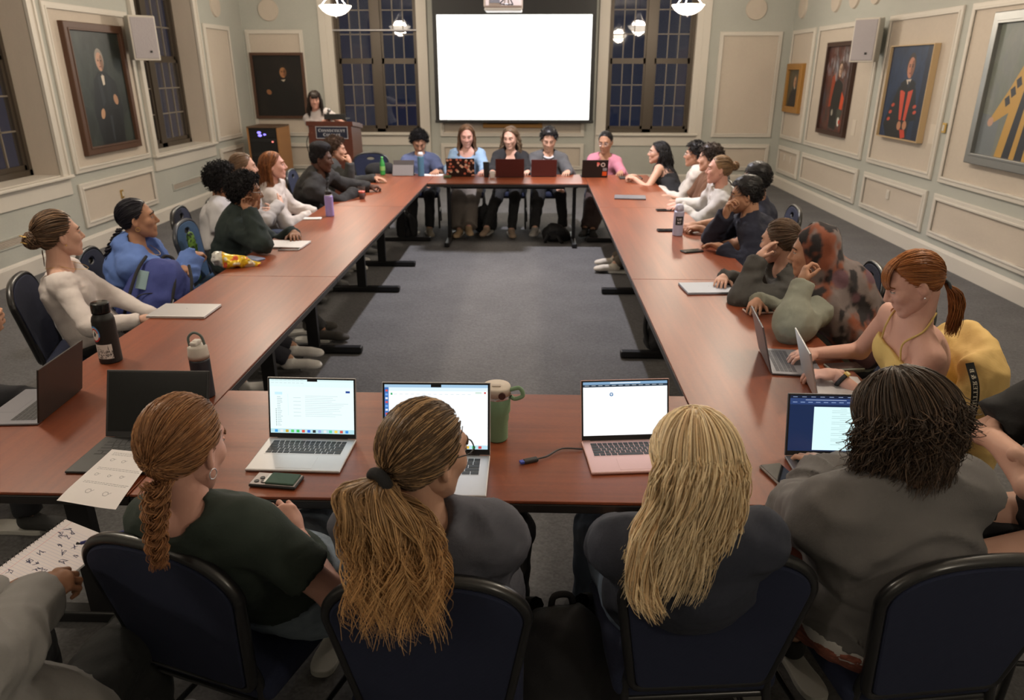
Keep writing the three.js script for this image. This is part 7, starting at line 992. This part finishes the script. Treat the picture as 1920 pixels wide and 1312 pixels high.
bottle('sports_bottle', [1270, 441], 'lavender steel bottle with a black square logo', [[0.001, 0], [0.037, 0], [0.039, 0.006], [0.039, 0.175], [0.035, 0.19], [0.001, 0.19]], std(rgb(0.42, 0.42, 0.58), 0.4), { prof: [[0.001, 0.188], [0.033, 0.188], [0.034, 0.215], [0.029, 0.232], [0.018, 0.24], [0.001, 0.241]], mat: std(rgb(0.5, 0.5, 0.64), 0.4) }, { more: t => { wrapLabel(t, 'logo', 0.0394, 0.085, 0.15, -0.75, 0.75, bandTex(160, 176, (g, w, h) => { bar(g, '#070708', 0, 0, w, h); g.fillStyle = '#d8d8e2'; g.font = 'bold 66px sans-serif'; g.textAlign = 'center'; g.fillText('LM', w / 2, h * 0.44); g.fillText('NT', w / 2, h * 0.86); }), 'black square with two rows of letters'); part(t, 'latch', rbox(0.02, 0.02, 0.012, 0.004, -0.01, 0.205, 0.034), std(rgb(0.5, 0.5, 0.64), 0.4)); } });

// ================================================================ papers, notebook, pen, chip bag, adapter
{
  const tex = canvasTex(512, 680, (g, w, h) => { bar(g, '#e6e2e3', 0, 0, w, h); reseed(6); const line = (y, x0, x1) => { let x = x0; while (x < x1) { const l = rr(12, 34); bar(g, '#77777c', x, y, l, 4); x += l + 7; } }; for (const y of [40, 56, 72, 250, 268, 430, 446]) line(y, 60, w - rr(30, 90)); g.strokeStyle = '#85858a'; g.lineWidth = 4; const hex = (x, y, r) => { g.beginPath(); for (let i = 0; i < 7; i++) { const a = i * Math.PI / 3; i ? g.lineTo(x + r * Math.cos(a), y + r * Math.sin(a)) : g.moveTo(x + r, y); } g.stroke(); g.beginPath(); g.moveTo(x + r, y); g.lineTo(x + r * 1.8, y - r * 0.8); g.stroke(); }; for (const [x, y, r] of [[120, 140, 18], [250, 150, 18], [400, 140, 18], [110, 340, 16], [240, 345, 14], [360, 340, 16], [180, 540, 24], [340, 545, 24]]) hex(x, y, r); });
  const c = [[210, 842], [292, 850], [216, 951], [106, 938]].map(([u, v], i) => P(...at(u, v, TY + (i < 2 ? 0.022 : 0.008)))); const g = new THREE.PlaneGeometry(1, 1, 8, 10), p = g.attributes.position;
  for (let i = 0; i < p.count; i++) { const u = p.getX(i) + 0.5, v = 0.5 - p.getY(i), a = c[0].clone().lerp(c[1], u), b = c[3].clone().lerp(c[2], u), q = a.lerp(b, v); p.setXYZ(i, q.x, q.y + 0.004 * Math.sin(u * 3 + v * 2) * v - 0.03 * Math.max(0, v - 0.78) ** 1.4, q.z); } g.computeVertexNormals();
  single('worksheet', g, std(0xffffff, 0.85, { map: tex, side: THREE.DoubleSide }), 'printed worksheet with hexagon diagrams hanging over the table edge', 'paper');
  const n = thing('spiral_notebook', 'open spiral notebook with handwritten notes on a lap', 'notebook', at(92, 1052, 0.685), -22 * D), ntex = canvasTex(512, 640, (g2, w, h) => { bar(g2, '#ddd6d8', 0, 0, w, h); for (let i = 0; i < 26; i++) bar(g2, '#b9b9cc', 0, 60 + i * 22, w, 2); bar(g2, '#d08a90', 70, 0, 3, h); g2.strokeStyle = '#34344e'; g2.lineWidth = 4; reseed(12); for (let i = 0; i < 26; i++) { const x = rr(90, 420), y = rr(60, 560); g2.beginPath(); g2.moveTo(x, y); for (let k = 0; k < 6; k++) g2.lineTo(x + rr(-32, 32), y + rr(-22, 22)); g2.stroke(); } });
  n.rotation.x = 0.16; part(n, 'page', rbox(0.2, 0.006, 0.26, 0.001, 0, 0, 0), M.paper); const pg = new THREE.PlaneGeometry(0.198, 0.258).rotateX(-Math.PI / 2).translate(0, 0.0036, 0); part(n, 'written_page', pg, std(0xffffff, 0.85, { map: ntex })); for (let i = 0; i < 22; i++) part(n, 'wire_ring', new THREE.TorusGeometry(0.006, 0.0009, 5, 12).translate(-0.1, 0.002, -0.12 + i * 0.0115), M.blackMetal);
  const pen = thing('pen', 'blue pen held over the spiral notebook', 'pen', at(152, 1018, 0.745)); part(pen, 'barrel', tube([[0, 0, 0], [0.13, 0.035, -0.012]], 0.0048, 6, 8), std(rgb(0.02, 0.025, 0.17), 0.3)); part(pen, 'tip', cyl(0.001, 0.004, 0.014, -0.005, -0.002, 0, 10, 0, 0, 1.4), M.blackMetal);
  // chip bag
  const cb = thing('chip_bag', 'crumpled yellow chip bag lying open on the table', 'bag', at(446, 500, TY), 20 * D), prof = sdfMesh([SDF.ell(V(-0.01, 0.035, 0), AX, [0.085, 0.038, 0.06], { k: 0.03 }), SDF.cone(V(0.04, 0.03, 0), V(0.13, 0.012, 0.015), 0.03, 0.012, { k: 0.03 }), SDF.cone(V(-0.06, 0.04, 0.0), V(-0.11, 0.06, -0.01), 0.04, 0.045, { k: 0.02 }), SDF.ell(V(-0.13, 0.065, -0.01), AX, [0.03, 0.036, 0.036], { op: 's', k: 0.004 }), SDF.plane(V(0, 0.001, 0), V(0, -1, 0))], 0.005, { disp: (x, y, z) => 0.007 * (1 - 2 * Math.abs(noise3(x * 26, y * 26, z * 26))) + 0.002 * noise3(x * 90, y * 90, z * 90), color: (x, y, z) => { const k = noise3(x * 30 + 5, y * 30, z * 30); return x < -0.085 ? [0.5, 0.5, 0.46] : k > 0.35 ? [0.55, 0.08, 0.03] : k < -0.45 ? [0.7, 0.65, 0.5] : [0.68, 0.45, 0.02]; } });
  part(cb, 'foil', prof, new THREE.MeshStandardMaterial({ vertexColors: true, roughness: 0.3, metalness: 0.25 }));
  const ad = thing('cable_adapter', 'black adapter with a blue plug on a short cable', 'adapter', at(995, 866, TY)); part(ad, 'plug_housing', rbox(0.05, 0.012, 0.02, 0.004, 0.0, 0.007, 0, 0, 0.42), std(rgb(0.03, 0.03, 0.032), 0.5)); part(ad, 'blue_plug', rbox(0.014, 0.008, 0.016, 0.001, -0.028, 0.007, 0.0125, 0, 0.42), std(rgb(0.06, 0.1, 0.5), 0.4)); const e = P(...at(1092, 845, TY)).sub(P(...at(995, 866, TY))); part(ad, 'cable', tube([[0.023, 0.007, -0.01], [0.05, 0.007, -0.025], [e.x * 0.6, 0.008, e.z + 0.002], [e.x, 0.007, e.z]], 0.003, 24, 8), std(rgb(0.05, 0.05, 0.055), 0.5));
}
// microphone in the speaker's hand
{ const m = thing('microphone', 'handheld microphone held by the speaker', 'microphone', [-2.955, 1.30, 10.83]); part(m, 'handle', cyl(0.014, 0.019, 0.13, 0, 0, 0, 16, 0.5), M.black); part(m, 'grille_ball', ball(0.028, 0, 0.082, -0.045, 1, 1, 1, 16), std(rgb(0.35, 0.35, 0.36), 0.4, { metalness: 0.7 })); }

// ================================================================ bags and garments
function backpack(pos, turn, tilt, sc, mat, label, o = {}) {
  const t = thing('backpack', label, 'backpack', pos, turn); t.rotation.order = 'YXZ'; t.rotation.x = tilt[0]; t.rotation.z = tilt[1] ?? 0; t.scale.setScalar(sc);
  const fold = (s) => (x, y, z) => 0.012 * (1 - 2 * Math.abs(noise3(x * 9 + s, y * 7, z * 9))) + 0.004 * noise3(x * 40, y * 30 + s, z * 40);
  part(t, 'main_compartment', sdfMesh([SDF.ell(V(0, 0.2, 0), AX, [0.165, 0.235, 0.1], { k: 0.03 }), SDF.cone(V(-0.07, 0.12, 0), V(0.07, 0.12, 0), 0.1, 0.1, { k: 0.08 }), SDF.cone(V(0, 0.1, 0), V(0, 0.3, 0), 0.125, 0.11, { k: 0.05 }), SDF.plane(V(0, 0.004, 0), V(0, -1, 0), { k: 0.03 })], 0.012, { disp: fold(1) }), mat);
  part(t, 'front_pocket', sdfMesh([SDF.ell(V(0, 0.13, 0.085), AX, [0.125, 0.12, 0.035], { k: 0.03 }), SDF.cone(V(-0.06, 0.08, 0.09), V(0.06, 0.08, 0.09), 0.05, 0.05, { k: 0.05 })], 0.011, { disp: fold(4) }), o.pocket ?? mat);
  part(t, 'grab_handle', tube([[-0.03, 0.42, -0.03], [-0.02, 0.455, -0.035], [0.02, 0.455, -0.035], [0.03, 0.42, -0.03]], 0.009, 16, 8), o.strap ?? M.blackSoft);
  for (const q of [-1, 1]) part(t, 'shoulder_strap', new THREE.TubeGeometry(new THREE.CatmullRomCurve3([V(q * 0.06, 0.41, -0.08), V(q * 0.1, 0.36, -0.15), V(q * 0.12, 0.22, -0.155), V(q * 0.13, 0.06, -0.09)]), 24, 0.022, 8).scale(1, 1, 0.9), o.strap ?? M.blackSoft);
  part(t, 'zipper', tube([[-0.115, 0.12, 0.128], [-0.1, 0.215, 0.122], [0, 0.245, 0.118], [0.1, 0.215, 0.122], [0.115, 0.12, 0.128]], 0.003, 24, 6), o.zip ?? M.blackMetal); part(t, 'zip_pull', box(0.005, 0.03, 0.002, 0.06, 0.215, 0.133), M.silver);
  o.more?.(t); return t;
}
backpack([0.105, 0.02, 1.60], 8 * D, [-0.12], 1.12, M.blackSoft, 'tall black backpack with a brown base hung between the near chairs', { more: t => part(t, 'leather_base', rbox(0.24, 0.03, 0.16, 0.014, 0, 0.012, 0.01), std(rgb(0.16, 0.06, 0.035), 0.6), 'brown leather base') });
backpack([0.62, 0, 1.98], 10 * D, [0], 0.85, M.blackSoft, 'black backpack on the floor under the near table beside the blue jeans');
const blueCloth = std(rgb(0.030, 0.045, 0.20), 0.8, { bumpMap: weaveBump, bumpScale: 0.001 });
backpack([-2.26, 0.43, 3.98], 30 * D, [-0.3, -0.35], 1.12, blueCloth, 'royal blue backpack standing beside the person in the blue hoodie', { pocket: blueCloth, more: t => { part(t, 'tag', rbox(0.05, 0.1, 0.004, 0.003, -0.1, 0.3, 0.1, -0.2), std(rgb(0.2, 0.3, 0.33), 0.6), 'pale teal patch'); for (const q of [-0.13, 0.05, 0.13]) part(t, 'compression_strap', tube([[q * 1.15, 0.05, 0.1], [q * 1.1, 0.2, 0.125], [q, 0.34, 0.1], [q * 0.8, 0.43, 0.02]], 0.008, 24, 6), M.blackSoft); } });
backpack([1.93, 0.28, 3.6], 88 * D, [0.1, 0.1], 0.95, M.blackSoft, 'black backpack hanging on the chair behind the headscarf');
backpack([0.28, 0.0, 8.86], 170 * D, [-1.1], 0.9, M.blackSoft, 'slumped black bag on the floor under the panel table');
backpack([0.92, 0.0, 5.05], 80 * D, [0.1], 0.85, M.blackSoft, 'black bag on the floor under the portrait-side table');
backpack([-0.62, 0.0, 9.12], 170 * D, [0.05], 0.8, M.blackSoft, 'black bag standing under the panel table between two pairs of legs');
backpack([-1.55, 0.0, 8.75], 170 * D, [0.05], 0.7, M.blackSoft, 'black bag standing behind the table leg near the faded blue tee');
// empty chair with a jacket, and the yellow jacket over a chair back
chair(chairProto, -2.12, 9.5, 172, 'empty navy chair with a round handle hole beside the lectern');
{ const q = P(-1.98, 0.62, 9.42), j = sdfMesh([SDF.ell(V(0, 0.08, 0), AX, [0.17, 0.12, 0.1], { k: 0.04 }), SDF.cone(V(-0.1, 0.1, 0), V(0.12, 0.13, 0.02), 0.075, 0.08, { k: 0.05 }), SDF.cone(V(0.05, 0.1, 0), V(0.18, -0.08, 0), 0.07, 0.05, { k: 0.04 })], 0.014, { disp: (x, y, z) => 0.012 * noise3(x * 14, y * 16, z * 14) }); j.translate(q.x, q.y, q.z); single('dark_jacket', j, M.blackSoft, 'dark jacket heaped on the empty chair beside the lectern', 'jacket'); }
{
  const t = thing('yellow_jacket', 'yellow jacket with a black lettered tape draped over a chair back', 'jacket', [1.58, 0, 2.94], 88 * D), c = [0.62, 0.42, 0.15];
  const g = sdfMesh([SDF.ell(V(0, 0.70, 0.262), AX, [0.268, 0.245, 0.062], { k: 0.02 }), SDF.cone(V(-0.15, 0.78, 0.25), V(0.15, 0.78, 0.25), 0.06, 0.06, { k: 0.07 }), SDF.cone(V(-0.18, 0.7, 0.265), V(-0.21, 0.36, 0.28), 0.055, 0.07, { k: 0.05 }), SDF.cone(V(-0.2, 0.82, 0.19), V(-0.25, 0.62, 0.13), 0.05, 0.05, { k: 0.06 }), SDF.cone(V(-0.25, 0.62, 0.13), V(-0.22, 0.44, 0.09), 0.05, 0.05, { k: 0.05 }), SDF.cone(V(0.16, 0.7, 0.265), V(0.17, 0.42, 0.28), 0.055, 0.06, { k: 0.05 }), SDF.cone(V(-0.1, 0.55, 0.27), V(0.08, 0.46, 0.28), 0.06, 0.06, { k: 0.06 })], 0.009, { disp: (x, y, z) => 0.013 * (1 - 2 * Math.abs(noise3(x * 10 + y * 4, y * 5, z * 8))) + 0.004 * noise3(x * 30, y * 26, z * 30) });
  part(t, 'cloth', g, clothMat(c, false, 0.8), 'mustard yellow cloth');
  const tex = canvasTex(1024, 96, (g2, w, h) => { bar(g2, '#0b0b0c', 0, 0, w, h); g2.fillStyle = '#d9d3c0'; g2.font = 'bold 66px serif'; g2.textAlign = 'left'; g2.fillText('CUTTER & B', 560, 70); });
  const pts = [V(-0.29, 0.47, 0.075), V(-0.325, 0.57, 0.125), V(-0.332, 0.68, 0.14), V(-0.318, 0.79, 0.135), V(-0.27, 0.87, 0.12)], cur = new THREE.CatmullRomCurve3(pts), N = 40, pos = [], uv = [], ix = [];
  for (let i = 0; i <= N; i++) { const p = cur.getPoint(i / N), tg = cur.getTangent(i / N), s = tg.clone().cross(V(-1, 0.2, 0)).normalize(); for (const q of [-1, 1]) { const v = p.clone().addScaledVector(s, q * 0.016); pos.push(v.x, v.y, v.z); uv.push(i / N, q > 0 ? 1 : 0); } if (i < N) ix.push(2 * i, 2 * i + 1, 2 * i + 2, 2 * i + 1, 2 * i + 3, 2 * i + 2); }
  const tg = new THREE.BufferGeometry(); tg.setAttribute('position', new THREE.Float32BufferAttribute(pos, 3)); tg.setAttribute('uv', new THREE.Float32BufferAttribute(uv, 2)); tg.setIndex(ix); tg.computeVertexNormals(); part(t, 'lettered_tape', tg, std(0xffffff, 0.7, { map: tex, side: THREE.DoubleSide }), 'black tape with pale letters');
  part(t, 'lining', sdfMesh([SDF.ell(V(-0.12, 0.66, 0.22), AX, [0.11, 0.16, 0.02], { k: 0.01 })], 0.01, { disp: (x, y, z) => 0.006 * noise3(x * 20, y * 12, z * 20) }), M.blackSoft, 'black lining');
}

{ const q = P(-2.43, 0.66, 5.02), g = sdfMesh([SDF.cone(V(0, 0.17, 0), V(0.012, 0, 0.01), 0.028, 0.032, { k: 0.02 }), SDF.cone(V(0.012, 0, 0.01), V(0.0, -0.12, 0.0), 0.032, 0.026, { k: 0.02 })], 0.006, { disp: (x, y, z) => 0.009 * noise3(x * 55, y * 55, z * 55), color: (x, y, z) => noise3(x * 70, y * 70, z * 70 + 3) > 0.0 ? [0.12, 0.24, 0.03] : [0.012, 0.03, 0.012] }); g.translate(q.x, q.y, q.z); single('leafy_scarf', g, new THREE.MeshStandardMaterial({ vertexColors: true, roughness: 0.6 }), 'green leaf-patterned strap hanging at the blue chair back', 'strap'); }
scene.traverse(o => { if (o.isMesh) { o.castShadow = true; o.receiveShadow = true; } if (o.isPointLight || o.isSpotLight) o.castShadow = true; });
renderer.render(scene, camera);
